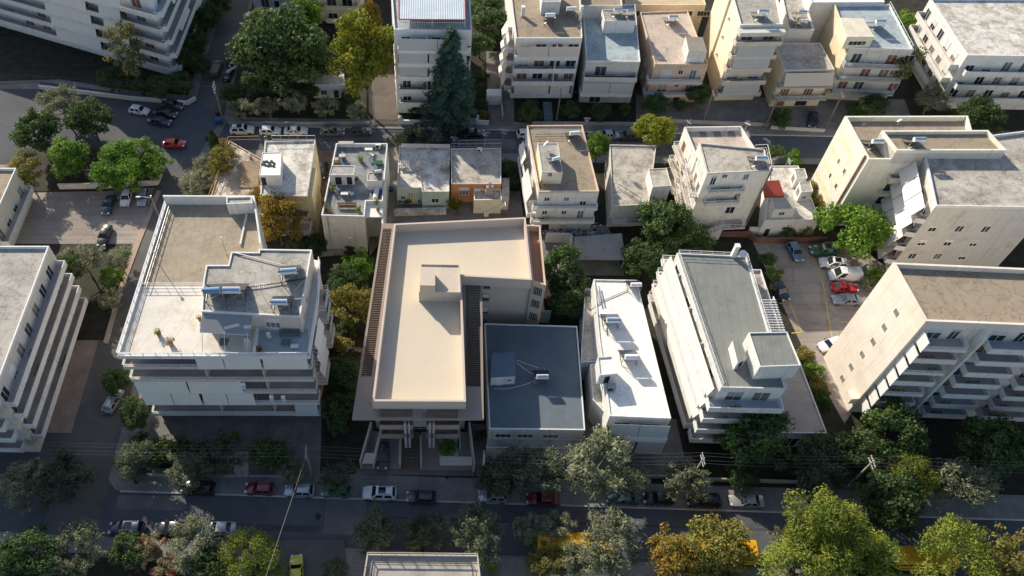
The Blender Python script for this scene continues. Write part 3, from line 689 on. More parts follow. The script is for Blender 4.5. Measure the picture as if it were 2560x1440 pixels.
for nm, g, m in (('forecourt_paving', [(1002, 1174), (1052, 1174), (1050, 1080), (1004, 1080)], mat('brown deck paving', (.19, .14, .10), var=.1, lines=[(.5, .02, .5, 0)])), ('forecourt_paving', [(905, 1172), (1000, 1173), (1001, 1080), (930, 1078)], mat('beige paving', (.36, .31, .27), var=.05)), ('forecourt_paving', [(1055, 1174), (1182, 1178), (1170, 1080), (1054, 1080)], MATS['beige paving'])):
    mb = MB(); mb.poly([(p.x, p.y, .16) for p in G(g, .16)]); B.part(mb, nm, m)
mb = MB(); g = G([(886, 1186), (1186, 1190), (1186, 1176), (892, 1172)], .15); mb.poly([(p.x, p.y, .165) for p in g]); B.part(mb, 'forecourt_step', walkB)

# --- blue roofed low building
U = Bld('low_building', 'low building with slate blue roof right of the modern beige block', P(1340, 950, 0), 'building')
F = U.blockp([(1223, 1072), (1463, 1075), (1443, 815), (1211, 808)], 5.7, 0, offw, blueR, (.16, .18), parm=trimW)
for u in (2, 5, 8.5): F[0].win(u, 3.2, 2.2, 1.2, pane=shutB if u == 5 else glass, mull=2)
for u in (3, 7, 11): F[1].win(u, 2.6, 1.2, 1.2)
q = G([(1215, 1120), (1447, 1122), (1450, 1078), (1219, 1072)], 3.0); q[3] = Vector((F[0].a.x, F[0].a.y - .02, 3)); q[2] = Vector((*F[0].pt(F[0].L, 3, .02)[:2], 3))
F2 = U.block(q, 0, 2.85, offw, concL, (.15, .2), name='porch_wall', rname='porch_roof')
for u in (2, 6, 9): F2[0].door(u, .15, 2.4, 2.3, m=shut, mull=1)
q = G([(1228, 944), (1289, 941), (1287, 880), (1231, 882)], 7.6)
F3 = U.block(q, 5.53, 7.6, offw, mat('deep blue roof paint', (.14, .19, .25), var=.1), name='stair_head_wall', rname='stair_head_roof'); F3[0].door(1.2, 5.56, .9, 1.9, m=shut); F3[0].win(2.6, 6.3, .7, .7)
mb = MB(); g = [P(1296, 806, .1), P(1372, 806, .1)]; mb.obox(((g[0] + g[1]) / 2)[:2], (1, 0), (g[1] - g[0]).length / 2, .12, .146, 3.2); U.part(mb, 'garden_screen', mint)

mb = MB(); mb.path([P(x, y, 5.56) for x, y in ((1291, 906), (1306, 918), (1326, 932), (1344, 940), (1350, 928))], .035, 5); U.part(mb, 'roof_cable', trimW)
mb = MB(); mb.path([P(x, y, 5.56) for x, y in ((1234, 972), (1268, 972), (1312, 962), (1345, 948), (1358, 930), (1362, 922))], .035, 5); U.part(mb, 'roof_cable', trimW)
mb = MB(); mb.path([P(x, y, 5.56) for x, y in ((1291, 900), (1312, 908), (1335, 916), (1346, 920))], .035, 5); U.part(mb, 'roof_cable', trimW)
# --- white flat roofed house with solar heaters
Wt = Bld('white_flat_roof_house', 'white two storey house with dazzling white roof between blue roof and grey roof buildings', P(1590, 950, 0))
F = Wt.blockp([(1524, 1040), (1678, 1046), (1592, 700), (1484, 698), (1497, 845), (1505, 900)], 8.4, 0, white, whiteR, (.16, .2), parm=whiteR)
q = [P(1478, 775, 6.5), P(1488, 880, 6.5), P(1497, 842, 6.9), P(1485, 722, 6.9)]
q = [P(1452, 905, 5.4), P(1490, 905, 5.4), P(1484, 722, 5.4), P(1462, 722, 5.4)]
FB2 = Wt.block(q, 0, 5.2, paleblue, concL, (.15, .25), name='annex_wall', rname='annex_roof'); FB2[3].win(4, 2, 1.3, 1.4); FB2[3].win(8.5, 2, 1.3, 1.4)
q = [P(1499, 938, 10.6), P(1544, 934, 10.6), P(1530, 890, 10.6), P(1494, 892, 10.6)]
F3 = Wt.block(q, 8.2 + .006, 10.4, white, whiteR, (.12, .2), parm=white, name='stair_head_wall', rname='stair_head_roof'); F3[0].door(1.2, 8.21, .9, 2.0, m=dark)
q = [P(1482, 1000, 5.5), P(1524, 1046, 5.5), P(1504, 905, 5.5), P(1475, 912, 5.5)]
F4 = Wt.block(q, 0, 5.3, white, whiteD, (.12, .3), parm=white, name='side_wall', rname='side_roof')
f = F[0]; f.awn(.4, 4.0, 7.9, 2.6, .9, 1.5, m=awnGr); f.awn(4.1, 8.0, 7.9, 2.6, .9, 1.5, m=awnGr); f.balc(0, f.L, 4.6, 1.6, 'solid', m=white); f.awn(.4, 4.2, 4.2, 2.9, 1.3, 1.6, m=awnGr); f.awn(4.5, 8.2, 4.2, 2.9, 1.3, 1.6, m=awnGr)
for z in (.2, 4.6): f.door(2, z, 2.2, 2.2, mull=1); f.door(6, z, 2.2, 2.2, mull=1)
F[5].win(3, 6, 1.0, 1.0); F[4].win(1.5, 3, 1, 1)
mb = MB(); mb.path([P(1476, 777, 8.3), P(1507, 752, 8.32), P(1572, 724, 8.32)], .05); mb.path([P(1487, 780, 8.3), P(1516, 805, 8.3), P(1518, 838, 8.3)], .05); Wt.part(mb, 'roof_pipe', mat('dark pipe', (.08, .08, .08)))
mb = MB(); mb.path([P(1507, 758, 8.6), P(1497, 715, 8.6)], .09); mb.path([P(1500, 760, 8.6), P(1491, 715, 8.6)], .09); Wt.part(mb, 'roof_pipe', metalG)

# --- grey roofed long apartment building with white balcony bands
Gy = Bld('long_apartment_building', 'long white apartment building with grey felt roof and white balcony bands on its left side', P(1820, 850, 0), 'apartment block')
pg = [(1802, 968), (1958, 972), (1985, 975), (1880, 640), (1690, 632)]
pg = [(1804, 968), (1965, 972), (1866, 640), (1692, 632)]
F = Gy.blockp(pg, 14.6, 0, white, greenR, (.14, .25), parm=trimW)
fw_ = F[3]; fs = F[0]; fe = F[1]
for i, z in enumerate((11.4, 8.4, 5.4, 2.6)):
    fw_.balc(-.6 if i < 3 else .4, fw_.L - .6, z, 1.25 + .12 * i, 'solid', m=white, rm=white, h=1.05, th=.25)
    for k in range(int(fw_.L / 2.9)): fw_.door(1.8 + k * 2.9, z, 1.5, 2.1, m=(glass, shut)[k % 3 == 1], mull=1)
    for k in range(9 if i < 3 else 0): fw_.awn(.106 + k * (fw_.L - .2) / 9, .1 + (k + 1) * (fw_.L - .2) / 9, z + 2.72, 1.72, .75, 1.2 + .12 * i, m=awnW, arms=False)
    for k in range(1, int(fw_.L / 2.9), 2):
        mb = MB(); fw_.box(mb, .3 + k * 2.9, .42 + k * 2.9, z + .01, z + 2.3, .01, .7); Gy.part(mb, 'balcony_partition', white)
    fs.balc(-1.2, fs.L + .2, z, 1.7, 'solid', m=white, floor=tileG, h=.9, th=.22); fs.door(2.2, z, 2.2, 2.2, mull=1); fs.door(5.6, z, 2.2, 2.2, m=shut if i % 2 else glass, mull=1)
    fb = F[2]; fb.balc(fb.L - 2.6, fb.L + 1.4, z, 1.4, 'rail')
ring = inset([p for p in G(pg, 14.6)], .1); Gy.rail([ring[0], ring[3], ring[2], ring[1]], 14.6, .75, 2, zb=.35)
# side terrace, east
q = G([(1880, 655), (1905, 655), (2000, 905), (1960, 960), (1955, 945)], 12.0)
q = [P(1972, 968, 11.8), P(2000, 905, 11.8), P(1906, 655, 11.8), P(1868, 650, 11.8)]
q[0] = Vector((*fe.pt(1.0, 0, .02)[:2], 0)); q[3] = Vector((*fe.pt(fe.L - .3, 0, .02)[:2], 0)); q[1] = Vector((*fe.pt(5.2, 0, 3.1)[:2], 0)); q[2] = Vector((*fe.pt(fe.L - .3, 0, 2.9)[:2], 0))
F5 = Gy.block(q, 0, 11.6, white, concL, (.12, .35), parm=white, name='side_wall', rname='side_terrace'); 
mb = MB()
for k in range(16): mb.bar(fe.pt(8.2 + k * .42, 13.9, .1), fe.pt(8.2 + k * .42, 13.9, 2.6), .09, .14)
mb.bar(fe.pt(7.9, 13.75, 2.5), fe.pt(15.2, 13.75, 2.5), .12); mb.bar(fe.pt(7.9, 13.75, .2), fe.pt(15.2, 13.75, .2), .12); [mb.bar(fe.pt(u, 11.65, 2.5), fe.pt(u, 13.7, 2.5), .12) for u in (8, 11.5, 15)]
Gy.part(mb, 'pergola', railW)
# roof rooms
q = [P(1900, 917, 17.4), P(2003, 913, 17.4), P(1968, 829, 17.4), P(1872, 831, 17.4)]
F6 = Gy.block(q, 14.36, 17.2, white, greenR, (.12, .2), parm=trimW, name='stair_head_wall', rname='stair_head_roof')
q = [P(1845, 904, 16.4), P(1868, 893, 16.4), P(1852, 846, 16.4), P(1832, 850, 16.4)]
F7 = Gy.block(q, 14.36, 16.3, white, greenR, name='roof_cabin_wall', rname='roof_cabin_roof'); F7[0].door(.8, 14.38, .9, 1.6, m=dark)
# low shop wing under the east yard
q = G([(1938, 1082), (2068, 1083), (2000, 905), (1945, 960)], 4.2)
F8 = Gy.block(q, 0, 4.0, offw, mat('shop roof slabs', (.42, .37, .33), var=.12, stain=(.3, .26, .22), sa=.5, lines=[(1.6, .03, .35, 91)]), (.14, .2), parm=trimW, name='shop_wall', rname='shop_roof'); F8[0].door(2.5, .15, 3, 2.6, mull=2); F8[0].door(6, .15, 2.6, 2.6, mull=1)
chimney(Gy, 1832, 640, 14.4, 2.2, .3)

# --- tall blank pinkish wall, right edge
Pk = Bld('tall_apartment_building', 'tall apartment building at the right edge with blank pinkish wall and six small square windows', P(2200, 1000, 0), 'apartment block')
a = P(2225, 664, 23); b_ = P(2119, 1030, 0); t1 = P(2050, 892, 0)
pw = [(b_.x, b_.y), (b_.x + 24, b_.y - 1.2), (t1.x + 23, t1.y - 1.5), (t1.x + .4, t1.y - .2)]
F = Pk.block(pw, 0, 22.2, pinkw, felt2, (.3, .8), parm=pinkw)
f = F[3]
for i, (x, y) in enumerate(((2241, 781), (2211, 818), (2183, 854), (2156, 886), (2128, 917), (2106, 946))): f.winp(x, y, .85, .85, pane=mat('grey frosted pane', (.25, .24, .22)), fr=grout, mull=0, sill=False)
mb = MB(); f.box(mb, f.L - 1.4, f.L - .01, 2.6, 3.9, .01, 1.1); Pk.part(mb, 'wall_ledge', pinkw)
fs = F[0]
for i in range(7):
    z = 2.9 + i * 2.75
    fs.balc(.6, 6.0, z, 1.9, 'solid' if i % 2 else 'both', m=white, h=.85, floor=tileBal); fs.balc(8.6, 14.5, z, 1.9, 'solid', m=white, h=.85, floor=tileG); fs.balc(16.5, 22.5, z, 1.9, 'solid', m=white, h=.85)
    for u, w_ in ((2.2, 1.8), (4.6, 1.2), (10, 2), (12.8, 1.4), (18.5, 2.)): fs.door(u, z, w_, 2.1, mull=1, m=shutB if i % 3 == 2 else glass)
    mb = MB(); fs.box(mb, .45, .58, z - .2, z + 1.9, .01, 2.1); Pk.part(mb, 'balcony_fin', white); mb = MB(); fs.box(mb, 7.2, 7.5, z - .2, z + 2.5, .01, 1.4); Pk.part(mb, 'balcony_fin', white)
# ================================================================== middle row
def grid(F, zs, us, w=1.2, h=1.3, panes=(None,), **k):
    for i, z in enumerate(zs):
        for j, u in enumerate(us): F.win(u, z, w, h, pane=panes[(i * 3 + j) % len(panes)], **k)
# --- white and yellow house behind the apartment block
A = Bld('terrace_house', 'house with white roof, square roof room and yellow walls behind the autumn tree', P(715, 440, 0))
F = A.blockp([(650, 487), (768, 491), (789, 350), (662, 352)], 9.6, 0, paleyel, whiteD, (.22, .3), parm=whiteD)
f = F[0]; f.box(mb := MB(), 3.8, f.L + .05, 8.5, 9.29, .004, .12); A.part(mb, 'fascia', yellow)
f.balc(3.4, f.L, 5.9, 1.6, 'solid', m=grout, h=.5); f.balc(3.0, f.L, 2.9, 2.6, 'rail', m=offw); f.door(5.2, 2.92, 1.0, 2.1, m=wood); f.win(7.0, 3.6, 1.3, 1.1, pane=wood); f.door(5, 5.95, 1.2, 2.0); grid(F[1], (4, 7), (2, 6, 10), .8, 1.0)
mb = MB(); F[1].box(mb, .5, 7.2, 0, 9.0, .01, .7); A.part(mb, 'wall_buttress', paleyel)
F2 = A.blockp([(647, 438), (701, 438), (704, 380), (656, 381)], 11.6, 9.305, white, whiteR, (.1, .1), name='roof_room_wall', rname='roof_room_top'); F2[0].door(.6, 9.32, .9, 1.9, m=dark)
for k, (x, y) in enumerate(((655, 408), (658, 415), (664, 405), (671, 411), (678, 406), (684, 413), (688, 409), (676, 416), (666, 418))):
    pass
A.rail([P(681, 350, 9.6), P(789, 350, 9.6)], 9.6, 1.0, 2, m=metalG); A.rail([P(662, 352, 9.6), P(668, 352, 9.6)], 9.6, 1.0, 2, m=metalG)
# low part with tiled strip
A2 = Bld('low_terrace_house', 'low house with stained brown terrace roof and weathered tile strip beside the white roofed house', P(590, 440, 0))
q = [P(523, 503, 4.6), P(647, 503, 4.6), P(652, 356, 4.6), P(573, 352, 4.6)]; q[1] = Vector((A.o.location.x, 0, 0)); q[1] = Vector((*F[3].pt(F[3].L - .05, 0, .02)[:2], 0)); q[2] = Vector((*F[3].pt(.3, 0, .02)[:2], 0))
q[1], q[2] = (q[2], q[1]) if q[1].y > q[2].y else (q[1], q[2])
F = A2.block(q, 0, 4.5, paleyel, concStain, (.14, .22), parm=peachw)
c = [P(598, 468, 4.75), P(645, 468, 4.75), P(649, 402, 5.1), P(602, 402, 5.1)]; mb = MB(); mb.hexa([p - Vector((0, 0, .2)) for p in c] + c); A2.part(mb, 'tiled_roof', browntile)
A2.rail([P(523, 500, 4.7), P(556, 420, 4.7), P(573, 352, 4.7), P(650, 350, 4.7)], 4.74, .9, 2, m=railR, w=.07)
chimney(A2, 627, 396, 4.5, 1.0, .2, grout)

# --- house with the cluttered roof terrace
C2 = Bld('roof_terrace_house', 'narrow white house with cluttered grey roof terrace full of plants and furniture', P(880, 480, 0))
pc = [(803, 538), (911, 541), (915, 502), (957, 502), (969, 358), (840, 358)]
F = C2.blockp(pc, 8.9, 0, creamL, mat('patched terrace floor', (.25, .26, .26), var=.35, sc=.5, marks=.5, stain=(.22, .25, .27), sa=.8, ssc=.4, lines=[(1.4, .03, .2, 10)]), (.2, .75), parm=white)
mb = MB(); q = [P(912, 540, 8.4), P(956, 540, 8.4), P(957, 503, 8.4), P(915, 503, 8.4)]; q[3].y -= .05; q[2].y -= .05; q[3].x = q[0].x = F[1].a.x + .03; mb.prism(q, 8.0, 8.2, bottom=True); C2.part(mb, 'terrace_slab', whiteR)
mb = MB(); mb.obox(((q[1] + q[2]) / 2)[:2], (q[2] - q[1])[:2], (q[2] - q[1]).length / 2 + 2.2, .12, 0, 7.99); C2.part(mb, 'side_wall', creamL)
f = F[0]; f.win(2.0, 5.2, .5, .4); f.box(mb := MB(), 3.8, 4.6, 3.4, 3.9, .01, .35); C2.part(mb, 'air_conditioner', trimW); mb = MB(); mb.path([f.pt(.9, 8.6, .06), f.pt(1.0, 2.2, .06)], .05); C2.part(mb, 'drain_pipe', metalG)
F2 = C2.blockp([(823, 437), (884, 437), (888, 414), (829, 413)], 10.5, 8.17, white, greyR, (.1, .12), name='roof_room_wall', rname='roof_room_top'); F2[0].door(1.4, 8.2, 1.2, 1.9, m=dark); F2[0].door(3.2, 8.2, 1.0, 1.9, m=dark)
F2 = C2.blockp([(917, 452), (955, 452), (956, 430), (920, 431)], 10.3, 8.17, white, greyR, (.1, .12), name='roof_room_wall', rname='roof_room_top'); F2[0].door(1.2, 8.2, .9, 1.9, m=shut)
for z in (3, 6): F[5].win(3, z, 1, 1.2); F[5].win(8, z, 1, 1.2, pane=shut)

# --- pair of single storey houses
Mi = Bld('mint_house', 'low house with white roof and mint green front wall beside the orange walled house', P(1060, 430, 0))
F = Mi.blockp([(1055, 479), (1123, 479), (1126, 366), (1041, 367)], 4.3, 0, mint, whiteD, (.16, .22), parm=whiteD); F[0].winp(1088, 501, 1.3, 1.1, mull=1)
F2 = Mi.blockp([(992, 470), (1056, 469), (1043, 368), (998, 363)], 4.2, 0, mint, whiteD, (.16, .3), parm=offw, name='side_wall', rname='side_roof'); f = F2[0]; f.door(2.3, .15, .9, 2.9, m=mat('yellow door panel', (.62, .42, .08)), mull=1); f.win(1.0, 1.3, .8, 1.0)
mb = MB(); c = [P(998, 420, 4.5), P(1024, 420, 4.5), P(1024, 401, 5.0), P(1000, 401, 5.0)]; mb.hexa([p - Vector((0, 0, .08)) for p in c] + c); Mi.part(mb, 'roof_shed', creamM)
mb = MB(); g = [P(1003, 368, 4.3), P(1125, 370, 4.3)]; mb.obox(((g[0] + g[1]) / 2)[:2], (g[1] - g[0])[:2], (g[1] - g[0]).length / 2, .1, 4.31, 5.1); Mi.part(mb, 'parapet', offw)
mb = MB(); mb.box(*[x for p in (P(1041, 417, 4.1), P(1062, 417, 4.1)) for x in (p.x,)], P(1041, 417, 4.1).y, P(1041, 409, 4.1).y, 4.1, 4.9); mb.box(P(1101, 422, 4.1).x, P(1123, 422, 4.1).x, P(1101, 422, 4.1).y, P(1101, 410, 4.1).y, 4.1, 4.9); Mi.part(mb, 'skylight', whiteD)
Or = Bld('orange_walled_house', 'low house with pale grey roof and orange rear wall beside the mint house', P(1190, 430, 0))
F = Or.blockp([(1128, 459), (1253, 459), (1253, 369), (1128, 371)], 4.7, 0, orange, concL, (.16, .22), parm=offw)
f = F[0]; f.winp(1160, 478, 1.7, 1.9, mull=2, sill=False); f.box(mb := MB(), 4.0, 5.0, 3.2, 3.6, .01, .3); Or.part(mb, 'air_conditioner', trimW)
F2 = Or.block([f.pt(3.9, 0, 2.7), f.pt(f.L + .05, 0, 2.7), f.pt(f.L + .05, 0, .01), f.pt(3.9, 0, .01)], 0, 3.2, cream, concL, (.14, .3), name='rear_room_wall', rname='rear_room_roof'); F2[0].win(1, .9, .7, .9, pane=shut)
mb = MB(); F2[0].box(mb, 1.8, 2.6, 0, 1.0, .02, .8); g = [F2[0].pt(2.4, .9, .4), F2[0].pt(5.4, 3.0, .4)]; mb.bar(g[0], g[1], .9, .18); Or.part(mb, 'outside_stair', cream)
Or.rail([P(1128, 368, 4.7), P(1253, 367, 4.7)], 4.7, .9, 2, m=metalG)
Or.rail([P(1146, 363, 4.7), P(1253, 361, 4.7)], 4.72, 1.1, 2, m=metalG)
bb = P(1223, 484, 3.2); mb = MB(); mb.box(bb.x - .75, bb.x + .75, bb.y - .35, bb.y + .35, 3.2, 4.1); mb.prism([(bb.x - .6, bb.y - .3), (bb.x + .6, bb.y - .3), (bb.x + .6, bb.y + .3), (bb.x - .6, bb.y + .3)], 4.1, 4.9); mb.box(bb.x - .22, bb.x + .22, bb.y - .2, bb.y + .2, 4.9, 5.8); mb.box(bb.x - .3, bb.x + .3, bb.y - .28, bb.y + .28, 5.85, 5.95)
tag(mb.build('brick_barbecue', grout), 'grey masonry barbecue with chimney on the edge of the orange house terrace', 'barbecue')
q = [P(1255, 492, 3.4), P(1273, 492, 3.4), P(1273, 445, 3.4), P(1255, 445, 3.4)]
F3 = Or.block(q, 0, 3.4, offw, concL, name='annex_wall', rname='annex_roof'); F3[0].win(.6, 1.2, .7, 1.2, pane=dark)

# --- brown roofed house with roof room
D = Bld('brown_roof_house', 'three storey white house with brown gravel roof and square roof room in the middle row', P(1400, 440, 0))
pd = [(1347, 479), (1498, 478), (1456, 312), (1317, 313)]
F = D.blockp(pd, 9.7, 0, white, felt2, (.2, .35), parm=peachw); f = F[0]
F2 = D.blockp([(1355, 430), (1407, 431), (1395, 357), (1344, 357)], 12.0, 9.36, cream, greyR, (.12, .12), parm=offw, name='roof_room_wall', rname='roof_room_top'); F2[0].winp(1375, 436, .7, .9)
for z in (6.4, 3.2):
    f.balc(-.8, f.L + .1, z, 1.1, 'both', m=white, h=.9); 
    for u, w_, hh in ((1.5, .9, .9), (2.9, .9, 1.0), (4.7, .9, .9), (7.5, 1.1, 2.1)): f.win(u, z + (1.1 if hh < 2 else .05), w_, hh, pane=glass if u != 2.9 else shut)
for z in (.2,): f.door(2, z, 1.4); f.win(5, 1.2, 1.2, 1.2)
fw2 = F[3]
for z in (6.3, 3.3): fw2.balc(2, fw2.L - .3, z, 1.3, 'solid', m=white); [fw2.door(u, z, 1.4, m=shut) for u in (4, 8, 12)]
fw2.awn(fw2.L - 6.2, fw2.L - .6, 8.9, 2.4, .9, 1.7, m=awnW); fw2.awn(3, 7, 8.9, 1.9, .9, 1.5, m=awnW)
mb = MB(); [mb.bar(P(1330 - i * 2, 322 + i * 6, 9.9), P(1452 + i * 2, 320 + i * 6, 9.9), .06) for i in range(4)]; D.part(mb, 'roof_washing_lines', metalG)

# --- low grey house right of it
H5 = Bld('low_grey_house', 'low grey roofed house with a white block room, right of the brown roofed house', P(1580, 440, 0))
F = H5.blockp([(1530, 515), (1622, 511), (1641, 363), (1524, 361)], 5.4, 0, offw, concL, (.16, .25)); f = F[0]; f.door(3.8, .15, 2.2, 2.3, m=shut, mull=1); f.win(1.2, 1.3, .9, 1.1); f.balc(.4, f.L, 2.4, 1.4, 'rail', m=offw)
F2 = H5.blockp([(1632, 467), (1678, 464), (1667, 420), (1621, 422)], 7.8, 0, white, concL, (.1, .12), name='block_wall', rname='block_roof'); F2[0].win(1, 4.5, .8, .9); F2[0].door(2, .15, 1, 2.1, m=shut)
for i in range(3): H5.rail([P(1524, 361 - i * 1, 5.4), P(1641, 362 - i, 5.4)], 5.4 + i * .35, .3, 1, m=railD, w=.05) if i == 0 else None
H5.rail([P(1545, 470, 5.2), P(1600, 505, 5.2)], 5.2, .9, 2, m=railD)

# --- cream house with rusty drain pipe
Fh = Bld('cream_house', 'cream three storey house with stepped roof, red and blue balcony side and outside stair', P(1820, 480, 0))
pf = [(1766, 435), (1925, 426), (1916, 372), (1882, 378), (1862, 378), (1838, 352), (1748, 354)]
pf = [(1768, 433), (1925, 426), (1912, 372), (1748, 356)]
F = Fh.blockp(pf, 14.2, 0, creamL, concL, (.2, .3), parm=offw); f = F[0]
q = G([(1722, 380), (1884, 378), (1852, 312), (1712, 314)], 12.2); q[0] = Vector((F[3].a.x - .6, F[3].a.y + .02, 0)); q[1] = Vector((*F[1].pt(F[1].L, 0)[:2], 0)); q[1].y = F[3].a.y + .02
q = [Vector((F[2].pt(F[2].L, 0).x - .2, F[2].a.y + .02, 0)), Vector((F[2].a.x, F[2].a.y + .02, 0)), P(1854, 312, 12.6), P(1712, 314, 12.6)]
F2 = Fh.block(q, 0, 11.4, creamL, roofPeach, (.2, .95), parm=white, name='rear_wall', rname='rear_roof')
tm = mat('grey roof tiles', (.24, .23, .22)); c = P(1765, 330, 11.42)
for i in range(4):
    mb = MB(); mb.box(c.x + i * 2.4 - 1.2, c.x + i * 2.4, c.y - 1.3, c.y + .2, 11.404, 11.43); Fh.part(mb, 'roof_tile_panel', tm)
for i, z in enumerate((11.2, 8.2, 5.2)):
    if i < 2: f.balc(1.0, f.L - 3.4, z - (.2 if i else .6), 1.2, 'both', m=offw, floor=tileG)
for px, py, w_, h_, pm in ((1783, 451, .9, 2.0, glass), (1812, 440, .8, .8, dark), (1843, 441, .9, .9, shut), (1865, 442, .9, 1.3, shutBl), (1843, 489, 1.0, 2.0, glass), (1819, 480, .7, .5, shut), (1825, 525, 1.5, 1.6, glass), (1801, 520, .8, .6, shut)): f.winp(px, py, w_, h_, pane=pm)
mb = MB()
for k in range(9): f.box(mb, .3 + k * .55, .3 + (k + 1) * .55 - .01, .1, .45 + k * .3, .9, 2.0)
Fh.part(mb, 'outside_stair', offw); f.balc(5.3, 9.0, 2.9, 2.0, 'rail'); p = MB(); rails3(p, f.pt(.3, 0, 2.0), f.pt(5.2, 0, 2.0), .2, .5, 1.1); 
mb = MB(); mb.bar(f.pt(.3, 1.4, 2.0), f.pt(5.2, 4.0, 2.0), .07); mb.bar(f.pt(.3, 1.0, 2.0), f.pt(5.2, 3.5, 2.0), .05); [mb.bar(f.pt(.3 + k * .98, .4 + k * .53, 2.0), f.pt(.3 + k * .98, 1.4 + k * .53, 2.0), .05) for k in range(6)]; Fh.part(mb, 'stair_railing', railW)
mb = MB(); a, c = f.pt(f.L + .12, 14.6, .15), f.pt(f.L + .12, .2, .15); mb.tube(a, c, .16, n=8); Fh.part(mb, 'drain_pipe', mat('olive pipe', (.22, .19, .13)), smooth=True)
fw3 = F[3]
for i, z in enumerate((8.6, 5.4, 2.4)):
    fw3.balc(.2, fw3.L - .2, z, 1.2, 'rail', m=offw, rm=railW); 
    for k, u in enumerate((1.4, 3.4, 5.6)): fw3.win(u, z + .05, 1.1, 2.0, pane=(shut, shutB, glass)[(i + k) % 3])
    F2[3].balc(.4, 6, z, 1.3, 'rail', m=paleyel); F2[3].door(2, z, 1.3, m=shutB); F2[3].door(4.5, z, 1.3)
fw3.win(2, 11.4, 1.6, 1.6, pane=mat('cream panel', (.76, .72, .56))); fw3.win(4.6, 11.4, 1.6, 1.6, pane=MATS['cream panel'])
Fh.rail([P(1885, 372, 14.2), P(1915, 370, 14.2), P(1926, 424, 14.2)], 14.2, .8, 2)

# --- small white house with red roof patch
Rd = Bld('white_cottage', 'low white house with red tiled roof patch and two glazed dormers', P(1970, 500, 0))
F = Rd.blockp([(1912, 551), (2050, 548), (1996, 414), (1926, 414)], 4.2, 0, white, whiteD, (.15, .15), parm=white); f = F[0]; f.winp(1975, 560, 1.1, 1.2); f.door(1.3, .15, 1.0, 2.0, m=dark)
mb = MB(); c = [P(1913, 490, 4.5), P(1961, 489, 4.5), P(1948, 450, 5.6), P(1914, 452, 5.6)]; lo = [Vector((p.x, p.y, 4.0)) for p in c]; mb.hexa(lo + c); Rd.part(mb, 'red_tiled_roof', redtile)
F2 = Rd.blockp([(1936, 523), (1991, 521), (1982, 494), (1932, 494)], 6.2, 4.06, white, greyR, name='roof_room_wall', rname='roof_room_top'); F2[0].win(1.6, 4.7, 1.0, .8, pane=dark)
for q in ([(1992, 446), (2019, 444), (2012, 421), (1986, 422)], [(2004, 480), (2033, 478), (2026, 454), (1998, 455)]):
    F2 = Rd.blockp(q, 6.4, 4.06, white, greyR, (.1, .1), name='dormer_wall', rname='dormer_roof'); F2[3].win(F2[3].L / 2, 4.5, 1.2, 1.5, pane=mat('grey dormer glass', (.16, .17, .17), rough=.2)); F2[0].win(.9, 4.7, .7, .7, pane=dark)

# --- cream apartment building at the right edge of the middle row
Cr = Bld('cream_apartment_building', 'cream apartment building with rusty pipe down its sunlit striped left wall', P(2200, 430, 0), 'apartment block')
q = [P(2172, 398, 15.7), P(2450, 398, 15.7), P(2420, 289, 15.7), P(2112, 290, 15.7)]
F = Cr.block(q, 0, 14.8, creamL, felt2, (.3, .9), parm=creamL); f = F[0]; fw4 = F[3]
q = [P(2243, 378, 17.6), P(2520, 380, 17.6), P(2470, 325, 17.6), P(2204, 326, 17.6)]; q[0].y = f.a.y - .03; q[1].y = f.a.y - .03
Cr.block(q, 14.806, 17.0, offw, felt2, (.3, .6), parm=creamL, name='upper_wall', rname='upper_roof')
band = mat('pale yellow wall band', (.84, .78, .55), streak=.1)
for z in (2.6, 5.8, 9.0, 12.0):
    mb = MB(); fw4.box(mb, .4, fw4.L - 3.2, z, z + 1.2, .003, .02); Cr.part(mb, 'wall_band', band)
for px, py in ((2097, 403), (2111, 428), (2076, 439), (2090, 465)): fw4.winp(px, py, .6, 1.1, mull=0)
mb = MB(); mb.tube(fw4.pt(fw4.L - .9, 15.6, .15), fw4.pt(fw4.L - .9, .2, .15), .16); Cr.part(mb, 'drain_pipe', rust, smooth=True)
for i, z in enumerate((11.6, 8.6, 5.6)): f.balc(4.6 - i * .1, 7.2, z, 1.1, 'both' if i else 'solid', m=offw); f.door(5.8, z, 1.2, m=(shut, glass, dark)[i])
mb = MB(); f.box(mb, 7.4, 9.6, 6.5, 11.2, .01, .7); Cr.part(mb, 'bay_wall', offw); f.win(8, 3, 1, 1)

# --- white building with long awnings on its side, right edge
Wa = Bld('awning_building', 'white building at the right edge hung with long sunlit awnings on its left side', P(2280, 560, 0), 'apartment block')
q = [P(2236, 656, 3), P(2500, 660, 3), P(2470, 470, 3), P(2203, 470, 3)]; q[3] = P(2212, 505, 3)
F = Wa.block(q, 0, 15.8, offw, concL, (.2, .5), parm=white); fw5 = F[3]
for i, z in enumerate((2.9, 6.2, 9.5, 12.6)):
    fw5.balc(-.2, fw5.L + .2, z, 1.5, 'solid', m=white, h=.8)
    for k in range(4): fw5.awn(.1 + k * fw5.L / 4, (k + 1) * fw5.L / 4 - .08, z + 3.0, 2.6, 1.2, 2.5, m=awnW)
    for k in range(4): fw5.door(1.5 + k * fw5.L / 4, z, 1.5, mull=1)
grid(F[0], (4, 7.3, 10.6), (2, 6, 10), 1.2, 1.4)

